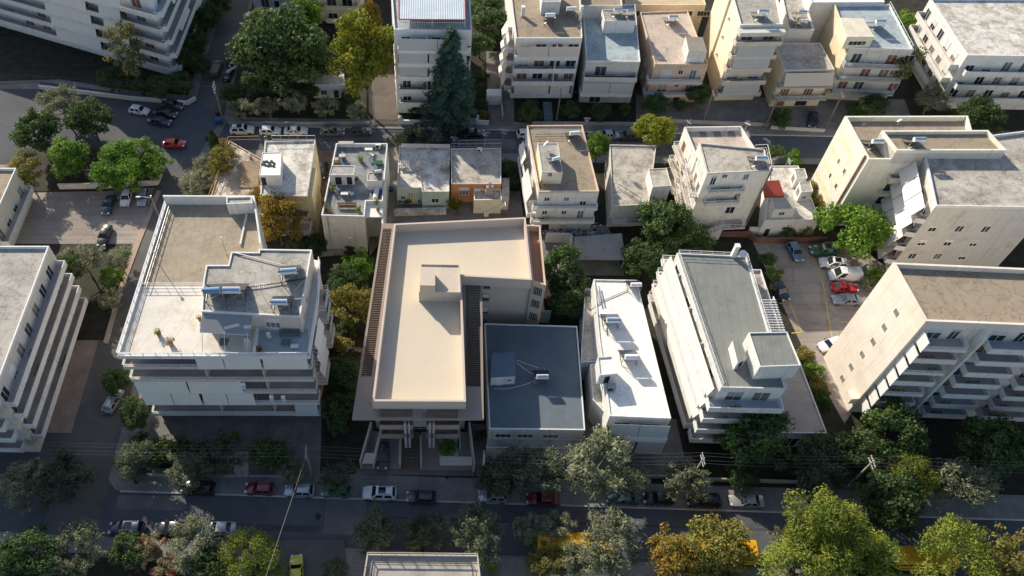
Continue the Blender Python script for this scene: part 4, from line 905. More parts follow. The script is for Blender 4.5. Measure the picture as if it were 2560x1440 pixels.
# --- corrugated shed
Sh = Bld('corrugated_shed', 'open shed with grey rust stained corrugated roof behind the white flat roofed house', P(1500, 640, 0), 'shed')
c = [P(1430, 649, 2.8), P(1565, 650, 2.8), P(1554, 583, 3.3), P(1436, 592, 3.3)]; mb = MB(); mb.hexa([p - Vector((0, 0, .07)) for p in c] + c); Sh.part(mb, 'roof', shedM)
mb = MB()
for p in c: q = lerp(p, (c[0] + c[2]) / 2, .06); mb.box(q.x - .07, q.x + .07, q.y - .07, q.y + .07, .14, p.z - .1)
Sh.part(mb, 'post', grout); mb = MB(); g = lerp(c[3], c[2], .05), lerp(c[3], c[2], .95); mb.obox(((g[0] + g[1]) / 2)[:2], (g[1] - g[0])[:2], (g[1] - g[0]).length / 2, .08, .14, 2.7); Sh.part(mb, 'back_wall', offw)
# ================================================================== top row
def floors(F, zs, u0, u1, dp, rail, awn, doors, fh, m, am=None, floor=None, rm=None, dm=(glass,)):
    for i, z in enumerate(zs):
        F.balc(u0, u1, z, dp, rail, m, floor or tileBal, rm)
        for k, (u, w_) in enumerate(doors): F.door(u, z, w_, 2.15, m=dm[(i + k) % len(dm)], mull=1 if w_ > 1.3 else 0)
        for (a, c, dr) in awn.get(i, ()): F.awn(a, c, z + fh - .2, dr, dp - .25, dp + .15, m=am or awnW)
# stepped white apartments, top left corner
Nw = Bld('stepped_apartment_building', 'white stepped apartment building with long balconies in the top left corner', (-62, 140), 'apartment block')
cn = Vector((-51.3, 131.5)); dS = Vector((-1, .42)).normalized(); dE = Vector((.05, 1)).normalized()
q = [cn, cn + dE * 45, cn + dE * 45 + Vector((-60, 0)), cn + dS * 62]
F = Nw.block(q, 0, 17.5, white, concL, (.2, .5)); fE = F[0]; fS = F[3]
for i, z in enumerate((3, 6, 9, 12, 15)):
    fE.balc(-1.4, 44, z, 2.2 - .1 * i, 'solid', m=white, h=.9, floor=tileG); fS.balc(2, fS.L + 1.6, z, 2.0, 'solid', m=white, h=.9, floor=tileBal)
    for k in range(8): fE.door(3 + k * 4.2, z, 2.0, mull=1, m=(glass, shut, glass)[k % 3]); fS.door(fS.L - 4 - k * 4.4, z, 2.2, mull=1, m=(glass, shutB, shut)[(k + i) % 3])
    fE.awn(5, 12, z + 2.8, 1.2, 1.2, 1.9, m=awnW) if i % 2 else fE.awn(16, 26, z + 2.8, 1.2, 1.2, 1.9, m=awnW); fS.awn(fS.L - 12, fS.L - 6 - i % 2, z + 2.8, 2.0, 1.6, 2.2, m=awnW); fS.awn(fS.L - 26, fS.L - 15, z + 2.8, 2.0, 1.6, 2.2, m=awnW)
# pale blue and cream blocks behind the big trees
Pb = Bld('pale_blue_building', 'pale blue apartment building half hidden behind the big green tree at the top', (-30, 158), 'apartment block')
F = Pb.block([(-37.5, 151), (-25.2, 150.5), (-25.2, 172), (-37.5, 172)], 0, 12.5, paleblue, concL, (.2, .6)); floors(F[0], (3.2, 6.3, 9.4), 1, 6.5, 1.4, 'rail', {1: [(1.2, 6, 1.8)]}, ((2.5, 1.8), (5, 1.2), (9.5, 1.2)), 3, white)
Cb = Bld('cream_balcony_building', 'cream building with two glazed balconies at the top beside the yellow crowned tree', (-20, 158), 'apartment block')
F = Cb.block([(-24.3, 150.6), (-14.5, 150.2), (-14.5, 172), (-24.3, 172)], 0, 12, cream, concL, (.2, .6)); floors(F[0], (.8, 3.9, 7.0), 2.2, 9.2, 1.5, 'solid', {}, ((3.5, 2), (6.8, 2.2)), 3, cream)
# small white hut
Ht = Bld('white_hut', 'small white single storey hut with grey roof between the two big trees', P(815, 240, 0), 'hut')
F = Ht.blockp([(779, 212), (862, 211), (858, 168), (785, 168)], 3.4, 0, white, concL, (.12, .15)); F[0].win(2.2, .9, 1.2, 1.2, pane=dark); F[0].door(4.6, .15, 1.1, 2, m=dark)
# white building with blue roof
U1 = Bld('white_awning_block', 'tall white apartment block with blue corrugated roof behind the big blue green conifer', P(1085, 200, 0), 'apartment block')
F = U1.blockp([(985, 73), (1180, 76), (1171, -70), (975, -70)], 18.9, 0, white, blueG, (.2, .5), parm=trimW); f = F[0]
zsu = (15.3, 12.3, 9.3, 6.3, 3.2)
for i, z in enumerate(zsu):
    f.balc(.6, f.L - .6, z, 1.7, 'solid', m=white, h=.85, floor=tileBal)
    for k in range(5): f.door(2 + k * 2.7, z, 1.6, mull=1, m=(glass, shut)[k % 2])
    mb = MB(); f.box(mb, f.L * .42, f.L * .42 + .12, z + .01, z + 2.7, .01, 1.6); U1.part(mb, 'balcony_partition', white)
for z, a, c, dr in ((15.3, .8, 7.6, 2.2), (15.3, 7.7, f.L - .8, 2.2), (12.3, .8, 5.9, 1.9), (12.3, 6.2, f.L - .8, 1.9), (9.3, .8, 5.9, 1.5), (9.3, 6.2, 12, 1.7), (6.3, 6.5, f.L - 1, 1.8)): f.awn(a, c, z + 2.75, dr, 1.5, 1.85, m=awnGr)
fw6 = F[3]
for z in (2.9, 5.9, 8.9, 11.9, 14.9): fw6.win(fw6.L - 2.5, z, 1.1, 1.4); fw6.win(fw6.L - 6, z, 1.1, 1.4, pane=shut)
q = [P(998, 46, 20.4), P(1163, 47, 20.4), P(1160, -70, 20.4), P(996, -70, 20.4)]
mb = MB(); c = [Vector((p.x, p.y, 20.2 + (i > 1) * .6)) for i, p in enumerate(q)]; mb.hexa([p - Vector((0, 0, .1)) for p in c] + c); U1.part(mb, 'sheet_roof', blueM)
mb = MB(); mb.bar(c[0], c[1], .16); mb.bar(c[0] + Vector((-.02, .1, 0)), c[3], .16); mb.bar(c[1] + Vector((.02, .1, 0)), c[2], .16); U1.part(mb, 'roof_trim', mat('red trim', (.42, .07, .06)))
mb = MB(); [mb.box(p.x - .06, p.x + .06, p.y - .06 + .2, p.y + .06 + .2, 18.4, p.z - .12) for p in (c[0], c[1], lerp(c[0], c[1], .5))]; U1.part(mb, 'roof_posts', railW)
U1.rail([lerp(c[0], c[1], .0) - Vector((0, .1, 1.8)), lerp(c[0], c[1], 1.) - Vector((0, .1, 1.8))], 18.42, 1.3, 2, step=.4)
# white apartments with brown roof
U2 = Bld('brown_roof_apartments', 'white apartment building with tan roof and four planted balconies in the top row', P(1360, 200, 0), 'apartment block')
F = U2.blockp([(1290, 95), (1456, 95), (1448, -80), (1268, -80)], 14.0, 0, white, felt2, (.2, .35), parm=white); f = F[0]
for i, z in enumerate((10.6, 7.7, 4.8, 1.9)):
    f.balc(-.1, f.L - .6, z, 1.9, 'solid', m=white, h=.85, floor=tileBal, rm=white)
    for k in range(4): f.door(1.8 + k * 3., z, 2.0, mull=1, m=(glass, glass, shutB)[(k + i) % 3])
    mb = MB(); f.box(mb, f.L * .62, f.L * .62 + .12, z + .01, z + 2.5, .01, 1.7); U2.part(mb, 'balcony_partition', white)
    F[3].balc(F[3].L - 7, F[3].L - .4, z, 1.2, 'solid', m=white); F[3].awn(F[3].L - 6.6, F[3].L - 3.4, z + 2.6, 2.0, 1.1, 2.0, m=awnW); F[3].awn(F[3].L - 3.2, F[3].L - .4, z + 2.6, 1.7, 1.1, 1.8, m=awnW)
for a, c in ((.4, 5.9), (6.1, 11.6)): f.awn(a, c, 13.3, 1.9, 1.7, 2.05, m=awnB)
for a, c in ((.4, 7), (7.3, 11.0)): f.awn(a, c, 4.6, 1.7, 1.7, 2.05, m=awnB)
q = [P(1355, 4, 16.4), P(1402, 4, 16.4), P(1402, -40, 16.4), P(1352, -40, 16.4)]; U2.block(q, 13.66, 16.2, white, greyR, (.12, .2), name='stair_head_wall', rname='stair_head_roof')
chimney(U2, 1306, 40, 13.66, 1.9, .3); chimney(U2, 1449, 52, 13.66, 3.2, .25, cap=False)
# house with grey blue roof terrace
U3 = Bld('grey_terrace_house', 'white house with grey blue roof terrace and one deep balcony, right of the planted balconies', P(1530, 200, 0))
F = U3.blockp([(1466, 152), (1601, 154), (1588, 10), (1456, 10)], 9.9, 0, offw, blueG, (.2, .3), parm=white); f = F[0]
f.balc(-.2, f.L - .3, 6.6, 1.8, 'solid', m=offw, floor=mat('dark terrace floor', (.09, .09, .09))); f.balc(-.4, f.L - .6, 3.2, 1.9, 'solid', m=white)
for z in (.2, 3.2, 6.6): f.door(3, z, 2.2, mull=1); f.door(7, z, 2.2, mull=1, m=shut)
f.awn(-.2, 4.9, 6.35, 2.3, 1.8, 2.05, m=awnGr); f.awn(5.0, f.L - .8, 6.35, 2.3, 1.8, 2.05, m=awnGr)
F2 = U3.blockp([(1512, 52), (1590, 52), (1583, 24), (1505, 24)], 12.4, 9.61, white, greyR, (.12, .15), name='stair_head_wall', rname='stair_head_roof'); F2[3].door(1, 9.62, .9, 2, m=dark)
# peach house
U4 = Bld('peach_house', 'peach house with pinkish slab roof and small white roof room in the top row', P(1690, 200, 0))
F = U4.blockp([(1638, 160), (1771, 161), (1719, 26), (1600, 30)], 9.0, 0, peachw, roofPeach, (.18, .3), parm=peachw); f = F[0]
for z in (5.6, 2.6): f.balc(-1, f.L - .6, z, 1.5, 'both', m=peach, floor=tileG, rm=peach); f.door(2.6, z, 1.9, m=shut if z > 5 else glass, mull=1); f.door(7.6, z, 1.3, m=shutBl, mull=1); f.win(5.2, z + 1, .9, 1.1)
f.door(6, .15, 1.2, m=dark)
F2 = U4.blockp([(1722, 127), (1768, 129), (1757, 93), (1714, 91)], 11.4, 8.71, white, mat('grey brown slab', (.26, .24, .21)), name='roof_room_wall', rname='roof_room_top'); F2[3].door(1.3, 8.72, .9, 1.9, m=white)
for z in (1.5, 4.6): grid(F[3], (z,), (F[3].L - 2, F[3].L - 5.5), 1.1, 1.3, (shut,))
Tb = Bld('long_tan_building', 'long low tan building with a row of dark windows along the top edge', P(1670, 5, 8), 'building')
F = Tb.blockp([(1566, 12), (1765, 12), (1740, -80), (1540, -80)], 8.5, 0, tan, mat('tan roof', (.58, .47, .31), stain=(.4, .33, .24), sa=.4), (.2, .2))
for k in range(5): F[0].win(1.8 + k * 3.6, 5.9, 2.6, 1.2, pane=dark, mull=3, fr=tan)
Tb2 = Bld('beige_parapet_building', 'beige building with white parapet behind the grey blue terrace house', P(1500, -10, 9), 'building')
F = Tb2.blockp([(1452, 14), (1556, 14), (1550, -80), (1445, -80)], 12.4, 0, offw, felt2, (.2, .5)); grid(F[0], (8,), (2, 5), 1.2, 1.2)
# tall cream house with the big blank side
U5 = Bld('tall_cream_building', 'tall narrow cream building with huge sunlit blank side wall and white awnings down its front', P(1840, 200, 0), 'apartment block')
F = U5.blockp([(1851, 62), (1958, 60), (1930, -80), (1812, -80)], 17.3, 0, cream, greyR, (.25, .5), parm=creamL); f = F[0]
for i, z in enumerate((14.0, 11.1, 8.2, 5.3, 2.5)):
    f.balc(-.4, f.L + .3, z, 1.7, 'solid', m=peach, floor=tileBal, h=.8); f.door(2, z, 2.2, mull=1); f.door(6, z, 2.0, mull=1, m=(shutB, glass)[i % 2])
for z, dr in ((11.1, 2.1), (8.2, 2.0), (2.5, 1.9)): f.awn(.3, f.L - .5, z + 2.7, dr, 1.5, 1.9, m=awnGr)
mb = MB(); f.box(mb, -.3, f.L + .2, 16.0, 16.79, .02, 1.75); U5.part(mb, 'top_parapet', offw)
mb = MB(); fw7 = F[3]; fw7.box(mb, fw7.L - 9.5, fw7.L - 9.1, .2, 17.2, .01, .35); [fw7.box(mb, fw7.L - 7, fw7.L - 6.4, z, z + .5, .01, .4) for z in (6, 10, 14)]; U5.part(mb, 'wall_rib', cream)
# low concrete roofed house
U6 = Bld('concrete_roof_house', 'house with bare concrete roof and brown shutters between the tall cream and tan walled buildings', P(1990, 200, 0))
F = U6.blockp([(1961, 175), (2087, 173), (2051, 107), (1937, 108)], 8.8, 0, tan, concL, (.18, .25), parm=offw); f = F[0]
for z in (5.7, 2.8): f.balc(-.4, f.L + .3, z, 1.5, 'both', m=offw, floor=tileG, rm=mat('grey balcony front', (.34, .34, .34))); [f.door(u, z, 1.8, m=shutB if z < 5 else glass, mull=2) for u in (1.8, 6.4)]
f.awn(.2, f.L - .1, 8.5, 2.0, .6, 1.7, m=awnB); f.door(2, .15, 1.6, m=shutB); f.door(6, .15, 2.4, m=dark)
# tan walled building with blue terrace
U7 = Bld('tan_walled_building', 'building with big tan side wall, blue terrace roof and cream roofed penthouse', P(2180, 200, 0), 'apartment block')
F = U7.blockp([(2126, 118), (2285, 124), (2225, 10), (2085, 12)], 12.2, 0, offw, blueG, (.2, .35), parm=white); f = F[0]
for i, z in enumerate((8.8, 5.8, 2.8)): f.balc(-.2, f.L, z, 1.5, 'both', m=offw, rm=mat('grey balcony front', (.34, .34, .34)), floor=tileG); [f.door(u, z, 1.8, mull=1, m=(glass, shut, shutB)[(i + k) % 3]) for k, u in enumerate((2, 5, 8.4, 11.5))]
mb = MB(); F[3].box(mb, 0, F[3].L, 0, 12.6, .005, .12); U7.part(mb, 'side_wall', tan); 
F2 = U7.blockp([(2118, 92), (2186, 92), (2158, 46), (2100, 44)], 14.4, 11.86, cream, creamM, name='penthouse_wall', rname='penthouse_roof'); F2[0].win(2.4, 12.6, 3.2, .9, pane=dark, mull=3)
U7.rail([P(2140, 117, 12.2), P(2280, 122, 12.2), P(2222, 12, 12.2)], 12.2, .7, 2)
Wr = Bld('white_terrace_building', 'building with broad white roof terrace behind the tan walled building', P(2110, 0, 10), 'building')
F = Wr.blockp([(2030, 6), (2212, 5), (2180, -80), (1995, -80)], 12.8, 0, white, whiteR, (.2, .4))
Wr2 = Bld('white_cornered_house', 'white house with tilted solar panels on its roof behind the concrete roofed house', P(1985, 60, 8))
F = Wr2.blockp([(1972, 72), (2036, 74), (2010, -10), (1955, -10)], 10.6, 0, white, concL, (.2, .4), parm=white)
# ================================================================== south edge
S1 = Bld('railed_roof_building', 'building at the bottom edge with flat grey roof edged by white and brown rails', P(1050, 1480, 0), 'building')
q = [P(890, 1560, 8.2), P(1215, 1560, 8.2), P(1195, 1388, 8.2), P(918, 1385, 8.2)]
F = S1.block(q, 0, 7.9, offw, mat('bare roof screed', (.42, .38, .33), stain=(.25, .22, .19), sa=.7, var=.2), (.14, .4), parm=offw)
g = inset(q, .1); S1.rail([g[1], g[2], g[3], g[0]], 8.3, .75, 2, m=mat('beige railing paint', (.55, .47, .36)), w=.06)
g = inset(q, .9); S1.rail([g[1], g[2], g[3], g[0]], 7.92, .5, 2, m=railD, w=.05)
Wd = Bld('white_shed', 'small white flat shed under the bright green tree at the bottom edge', P(580, 1450, 0), 'shed')
Wd.block([P(556, 1470, 2.6), P(610, 1470, 2.6), P(606, 1411, 2.6), P(555, 1411, 2.6)], 0, 2.5, white, whiteR, (.1, .1))[1].win(1, 1, .8, .8)
# neighbours past the two edges of the photograph
def filler(name, label, poly, z, wall, roof, edges, fl):
    b = Bld(name, label, poly[0], 'apartment block'); F = b.block(poly, 0, z, wall, roof, (.2, .5), parm=trimW)
    for e in edges:
        for zz in range(fl):
            F[e].balc(.6, F[e].L - .6, 3 + zz * 3, 1.5, 'solid', m=white)
            for k in range(int(F[e].L / 3.4)): F[e].door(1.8 + k * 3.3, 3 + zz * 3, 1.6, mull=1)
    return b
filler('corner_apartment_building', 'pale apartment building past the lane beyond the left edge', [(-74, 50), (-54.5, 49.4), (-54.5, 74), (-74, 74)], 15, offw, greyR, (0, 1), 4)
filler('flat_roofed_house', 'tan roofed house west of the parking ground beyond the left edge', [(-86, 84), (-70, 84), (-70, 98), (-86, 98)], 7, cream, felt2, (0, 1), 1)
filler('grey_apartment_building', 'grey roofed apartment building beyond the right edge on the front street', [(90, 44), (112, 43), (112, 60), (90, 60)], 14, white, greenR, (0, 3), 4)
filler('tan_roofed_apartments', 'tan roofed apartment building beyond the right edge in the middle row', [(104, 84), (124, 84), (124, 100), (104, 100)], 12, creamL, felt2, (0, 3), 3)
filler('white_roofed_apartments', 'white apartment building beyond the right edge on the upper street', [(98, 122), (118, 121.5), (118, 140), (98, 140)], 12, white, whiteD, (0, 3), 3)
# ================================================================== trees and shrubs
bark = mat('bark', (.12, .09, .065), var=.3, sc=2, fine=.3)
barkG = mat('grey bark', (.20, .17, .14), var=.3, sc=2, fine=.3)
LM = dict(
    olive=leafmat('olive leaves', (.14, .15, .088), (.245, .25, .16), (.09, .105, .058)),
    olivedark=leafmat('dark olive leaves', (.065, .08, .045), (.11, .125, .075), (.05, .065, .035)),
    broad=leafmat('dark green leaves', (.04, .075, .022), (.085, .125, .035), (.03, .055, .02)),
    bright=leafmat('bright green leaves', (.085, .165, .02), (.15, .23, .03), (.06, .12, .018)),
    pine=leafmat('yellow green needles', (.135, .165, .024), (.215, .23, .034), (.09, .12, .022)),
    lime=leafmat('yellowing leaves', (.155, .175, .02), (.09, .13, .02), (.21, .195, .018)),
    autumn=leafmat('autumn leaves', (.135, .105, .022), (.10, .095, .025), (.19, .12, .018)),
    khaki=leafmat('khaki leaves', (.15, .135, .03), (.20, .165, .04), (.11, .115, .03)),
    spruce=leafmat('blue green needles', (.06, .11, .075), (.10, .16, .105), (.045, .085, .06)),
    sparse=leafmat('brown green leaves', (.12, .12, .05), (.17, .14, .06), (.08, .09, .035)),
    flower=leafmat('grey green shrub leaves', (.19, .18, .10), (.14, .15, .07), (.24, .19, .12)))
red = leafmat('red flowers', (.55, .02, .05), (.7, .03, .09), (.5, .02, .04))
def rnd_unit(rg):
    z = rg.uniform(-1, 1); t = rg.uniform(0, 2 * math.pi); r = math.sqrt(1 - z * z); return Vector((r * math.cos(t), r * math.sin(t), z))
def leaf(mb, c, n, L, Wd, rg, m=0, up=None):
    n = n.normalized(); a = (up or rnd_unit(rg)); a = (a - n * a.dot(n))
    if a.length < .05: a = n.orthogonal()
    a = a.normalized(); b = n.cross(a)
    mb.add([c - a * L / 2, c + b * Wd / 2, c + a * L / 2, c - b * Wd / 2], [(0, 1, 2, 3)], m)
def crown_round(rg, R_, H_, clumps, cr, per, L, Wd, fill=.5, tuft=0., flat=.55):
    """a crown of leaf clumps on and inside an uneven ellipsoid; base of crown at z=0"""
    mb = MB(); ctr = []
    k = 0
    lob = [rg.uniform(.58, 1.2) for _ in range(9)]
    while len(ctr) < clumps and k < clumps * 20:
        k += 1; d = rnd_unit(rg)
        if d.z < -.55: continue
        ang = (math.atan2(d.y, d.x) / (2 * math.pi) * 9) % 9; i = int(ang); f = ang - i
        rr = (lob[i] * (1 - f) + lob[(i + 1) % 9] * f) * rg.uniform(fill, 1.0)
        c = Vector((d.x * R_ * rr, d.y * R_ * rr, H_ * .5 + d.z * H_ * .5 * min(1.05, rr + .08)))
        if any((c - o).length < cr * .5 for o, _ in ctr): continue
        ctr.append((c, cr * rg.choice((.5, .7, .85, 1.0, 1.2, 1.45))))
    for c, r in ctr:
        out = (c - Vector((0, 0, H_ * .35))).normalized()
        for _ in range(int(per * (r / cr) ** 2)):
            d = rnd_unit(rg); d.z = d.z * flat + (.15 if d.z > 0 else 0); q = c + d * r * (rg.random() ** .35)
            if tuft: q += out * rg.random() ** 2 * tuft
            n = (d + rnd_unit(rg) * .9 + Vector((0, 0, .35)))
            leaf(mb, q, n, L * rg.uniform(.5, 1.5), Wd * rg.uniform(.5, 1.5), rg, 0, (out + rnd_unit(rg) * .8) if tuft else None)
    return mb, ctr
def trunk_mesh(rg, h, ctr, zc, r0, n=7, lean=.15):
    mb = MB(); p = Vector((0, 0, -.15)); top = Vector((rg.uniform(-lean, lean), rg.uniform(-lean, lean), h)); mid = (p + top) / 2 + Vector((rg.uniform(-.1, .1), rg.uniform(-.1, .1), 0))
    mb.tube(p, mid, r0, r0 * .8, 8); mb.tube(mid, top, r0 * .8, r0 * .65, 8)
    for c, r in rg.sample(ctr, min(n, len(ctr))):
        c = c + Vector((0, 0, zc)); m_ = lerp(top, c, .5) + Vector((0, 0, -.12 * (c - top).length)); mb.tube(top, m_, r0 * .45, r0 * .28, 6); mb.tube(m_, c, r0 * .28, r0 * .08, 5)
    return mb
KIND = {   # R, crown height, trunk height, clumps, clump r, leaves, leaf L, W, fill, tuft, bark
    'olive': (3, 4.0, 1.7, 62, .62, 85, .36, .12, .45, .55), 'olivedark': (3, 4.0, 1.7, 62, .62, 85, .36, .12, .45, .55),
    'broad': (3, 4.6, 1.8, 70, .72, 95, .30, .20, .5, 0), 'bright': (3, 4.2, 1.6, 52, .78, 105, .30, .20, .5, 0),
    'pine': (3, 4.4, 2.2, 44, .82, 210, .24, .10, .62, .12), 'lime': (3, 5.4, 2.0, 74, .68, 100, .30, .19, .5, .1),
    'autumn': (3, 5.2, 2.0, 60, .70, 80, .32, .2, .4, .15), 'khaki': (3, 4.4, 1.6, 60, .66, 85, .30, .17, .45, .2),
    'sparse': (3, 4.4, 2.4, 34, .60, 60, .30, .18, .35, .25)}
def make_tree(kind, var):
    rg = random.Random(hash_(kind) + var * 31); R_, H_, th, cl, cr, per, L, Wd, fill, tuft = KIND[kind]
    def f():
        o = empty('tree', (0, 0, 0)); mb, ctr = crown_round(rg, R_, H_, cl, cr, per, L, Wd, fill, tuft)
        mb.v = [(v[0], v[1], v[2] + th - .4) for v in mb.v]; mb.build('crown', LM[kind], o, local=True)
        trunk_mesh(rg, th, ctr, th - .4, .17, 9).build('trunk', barkG if kind.startswith('olive') else bark, o, local=True); return o
    return f
def hash_(s): return sum((i + 1) * ord(c) for i, c in enumerate(s))
def make_shrub(kind, var):
    rg = random.Random(hash_(kind) + 77 + var * 13)
    def f():
        o = empty('shrub', (0, 0, 0)); mb, ctr = crown_round(rg, 1.2, 1.9, 22, .42, 70, .24, .13, .35, .15)
        mb.v = [(v[0], v[1], v[2] - .1) for v in mb.v]; mb.build('foliage', LM[kind], o, local=True)
        trunk_mesh(rg, .4, ctr, -.1, .05, 6, .05).build('stem', bark, o, local=True); return o
    return f
def make_spruce():
    rg = random.Random(5); o = empty('conifer_tree', (0, 0, 0)); mb = MB(); tk = MB(); Hh = 10.0; tk.tube((0, 0, -.15), (0, 0, Hh), .28, .03, 8)
    z = .9
    while z < Hh - .15:
        t = z / Hh; Lr = 3.9 * (1 - t) ** .8 + .25; nb = 9 if t < .7 else 6; a0 = rg.uniform(0, 6.28)
        for k in range(nb):
            a = a0 + 6.283 * k / nb + rg.uniform(-.25, .25); l = Lr * rg.uniform(.72, 1.12); d = Vector((math.cos(a), math.sin(a), 0)); s_ = Vector((-d.y, d.x, 0))
            tip = d * l + Vector((0, 0, z - l * .18)); tk.tube((0, 0, z), tip * .85 + Vector((0, 0, z * .15)), .05, .015, 4)
            for i in range(int(26 + 46 * l)):
                u = rg.random() ** .7; wd = .12 + .42 * math.sin(min(1, u * 1.15) * 2.6) * min(1, l / 2); q = Vector((0, 0, z)) * (1 - u) + tip * u + s_ * rg.uniform(-wd, wd) + Vector((0, 0, rg.uniform(-.2, .06) + .12 * u * u))
                leaf(mb, q, Vector((0, 0, 1)) + rnd_unit(rg) * .55, .42, .10, rg, 0, d + s_ * rg.uniform(-.9, .9) + Vector((0, 0, rg.uniform(-.3, .25))))
        z += .36 - .12 * t
    mb.build('crown', LM['spruce'], o, local=True); tk.build('trunk', bark, o, local=True); return o
def make_cypress():
    rg = random.Random(9); o = empty('cypress', (0, 0, 0)); mb = MB()
    for _ in range(2600):
        z = rg.random() ** .8 * 4.2; r = 1.0 * math.sin(min(1, (z + .3) / 1.6) * 1.57) * (1 - (z / 4.4) ** 2.2) * rg.uniform(.55, 1.08); a = rg.uniform(0, 6.283); d = Vector((math.cos(a), math.sin(a), 0))
        leaf(mb, d * r + Vector((0, 0, z)), d + rnd_unit(rg) * .6, .3, .12, rg, 0, Vector((0, 0, 1)) + rnd_unit(rg) * .4)
    tk = MB(); tk.tube((0, 0, -.1), (0, 0, 2), .12, .05); mb.build('foliage', LM['broad'], o, local=True); tk.build('trunk', bark, o, local=True); return o
def make_palmish():
    rg = random.Random(3); o = empty('spiky_plant', (0, 0, 0)); mb = MB(); tk = MB()
    for hx, hy, hz in ((0, 0, 1.9), (.5, .2, 1.5), (-.5, -.1, 1.6), (.1, -.5, 1.3)):
        tk.tube((hx * .3, hy * .3, -.1), (hx, hy, hz), .09, .06, 6)
        for _ in range(60):
            d = rnd_unit(rg); d.z = abs(d.z) * .9 - .15; d.normalize(); s_ = d.cross(Vector((0, 0, 1))).normalized() * .05; c = Vector((hx, hy, hz)); l = rg.uniform(.6, 1.0); e = c + d * l + Vector((0, 0, -.15 * l)); mb.add([c - s_, c + s_, c + d * l * .6 + s_ * 1.1, e, c + d * l * .6 - s_ * 1.1], [(0, 1, 2, 3, 4)])
    mb.build('leaves', LM['lime'], o, local=True); tk.build('trunk', barkG, o, local=True); return o
_tv = {}
def tree(kind, px, py, r, label, name=None, sx=1.0, h=1.0, group=None, zc=None):
    """crown centre at a photo point; r = crown radius in metres, h = height factor"""
    v = _tv.get(kind, 0); _tv[kind] = v + 1; v %= 3
    R_, H_, th = KIND[kind][:3]; r *= 1.15; s = r / R_; zc = (th - .4 + H_ * .5) * s * h
    p = P(px, py, zc + .14)
    return inst(kind + str(v), make_tree(kind, v), (p.x, p.y, .14), random.uniform(0, 6.28), (s * sx, s * sx, s * h), label, 'tree', group, name or {'olive': 'olive_tree', 'olivedark': 'olive_tree', 'pine': 'pine_tree', 'autumn': 'autumn_tree', 'lime': 'yellowing_tree'}.get(kind, 'broadleaf_tree'))
def shrub(kind, px, py, r, label, h=1.0, z=.14, group=None):
    v = _tv.get('s' + kind, 0); _tv['s' + kind] = v + 1; v %= 2; s = r / 1.2; p = P(px, py, z + .8 * s * h)
    return inst('shrub' + kind + str(v), make_shrub(kind, v), (p.x, p.y, z), random.uniform(0, 6.28), (s, s, s * h), label, 'shrub', group, 'shrub')

OG = 'olive trees along the front street'
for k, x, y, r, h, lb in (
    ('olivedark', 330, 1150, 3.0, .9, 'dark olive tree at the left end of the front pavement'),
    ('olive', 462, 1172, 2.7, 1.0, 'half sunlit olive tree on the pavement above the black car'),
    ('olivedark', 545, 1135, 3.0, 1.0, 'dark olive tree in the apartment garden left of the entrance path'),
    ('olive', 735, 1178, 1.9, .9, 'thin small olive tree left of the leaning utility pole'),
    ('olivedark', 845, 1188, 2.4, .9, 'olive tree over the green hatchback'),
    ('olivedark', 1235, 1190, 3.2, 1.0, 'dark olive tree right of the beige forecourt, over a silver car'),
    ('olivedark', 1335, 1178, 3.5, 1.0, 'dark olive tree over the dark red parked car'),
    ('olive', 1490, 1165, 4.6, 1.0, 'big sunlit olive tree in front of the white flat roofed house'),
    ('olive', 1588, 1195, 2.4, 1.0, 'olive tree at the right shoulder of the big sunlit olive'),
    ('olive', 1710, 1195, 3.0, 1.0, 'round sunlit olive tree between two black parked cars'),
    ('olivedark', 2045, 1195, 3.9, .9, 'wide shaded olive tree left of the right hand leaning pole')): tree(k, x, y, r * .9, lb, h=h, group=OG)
OS = 'olive trees on the south side of the front street'
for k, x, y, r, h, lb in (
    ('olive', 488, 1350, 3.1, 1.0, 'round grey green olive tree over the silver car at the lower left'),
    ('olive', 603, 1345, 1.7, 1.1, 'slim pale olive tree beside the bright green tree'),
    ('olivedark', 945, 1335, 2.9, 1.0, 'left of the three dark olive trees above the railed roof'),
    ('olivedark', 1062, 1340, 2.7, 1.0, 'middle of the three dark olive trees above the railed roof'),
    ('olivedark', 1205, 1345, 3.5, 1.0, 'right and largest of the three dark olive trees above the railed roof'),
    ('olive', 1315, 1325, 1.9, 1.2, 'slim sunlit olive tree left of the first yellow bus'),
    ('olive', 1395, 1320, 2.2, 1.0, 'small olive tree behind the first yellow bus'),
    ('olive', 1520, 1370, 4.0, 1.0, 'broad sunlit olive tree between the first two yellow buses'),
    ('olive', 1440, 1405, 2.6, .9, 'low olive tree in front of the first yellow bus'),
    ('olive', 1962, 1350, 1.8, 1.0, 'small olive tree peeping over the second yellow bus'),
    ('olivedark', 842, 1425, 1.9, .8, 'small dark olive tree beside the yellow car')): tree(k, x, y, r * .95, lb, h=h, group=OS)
tree('broad', 325, 1375, 2.2, 'dark bushy tree at the lower left edge', h=.8)
tree('flower', 375, 1390, 2.6, 'grey green bushy tree with red flowers at the lower left') if 0 else None
tree('pine', 640, 1385, 2.9, 'bright yellow green tree over the small white shed', h=.9)
tree('broad', 520, 1425, 2.6, 'dark green tree at the bottom edge below the olive', h=.8)
tree('khaki', 1365, 1415, 2.4, 'yellowish bushy tree at the bottom edge near the first yellow bus', h=.8)
tree('autumn', 1690, 1395, 3.2, 'orange autumn tree in front of the second yellow bus', h=.9)
tree('khaki', 1790, 1365, 4.0, 'olive brown tree over the second yellow bus', h=1.0)
tree('khaki', 1800, 1440, 3.0, 'dull green tree at the bottom edge right of the orange tree', h=.8)
tree('pine', 2065, 1315, 4.3, 'tallest bright yellow green pine at the lower right', h=1.25)
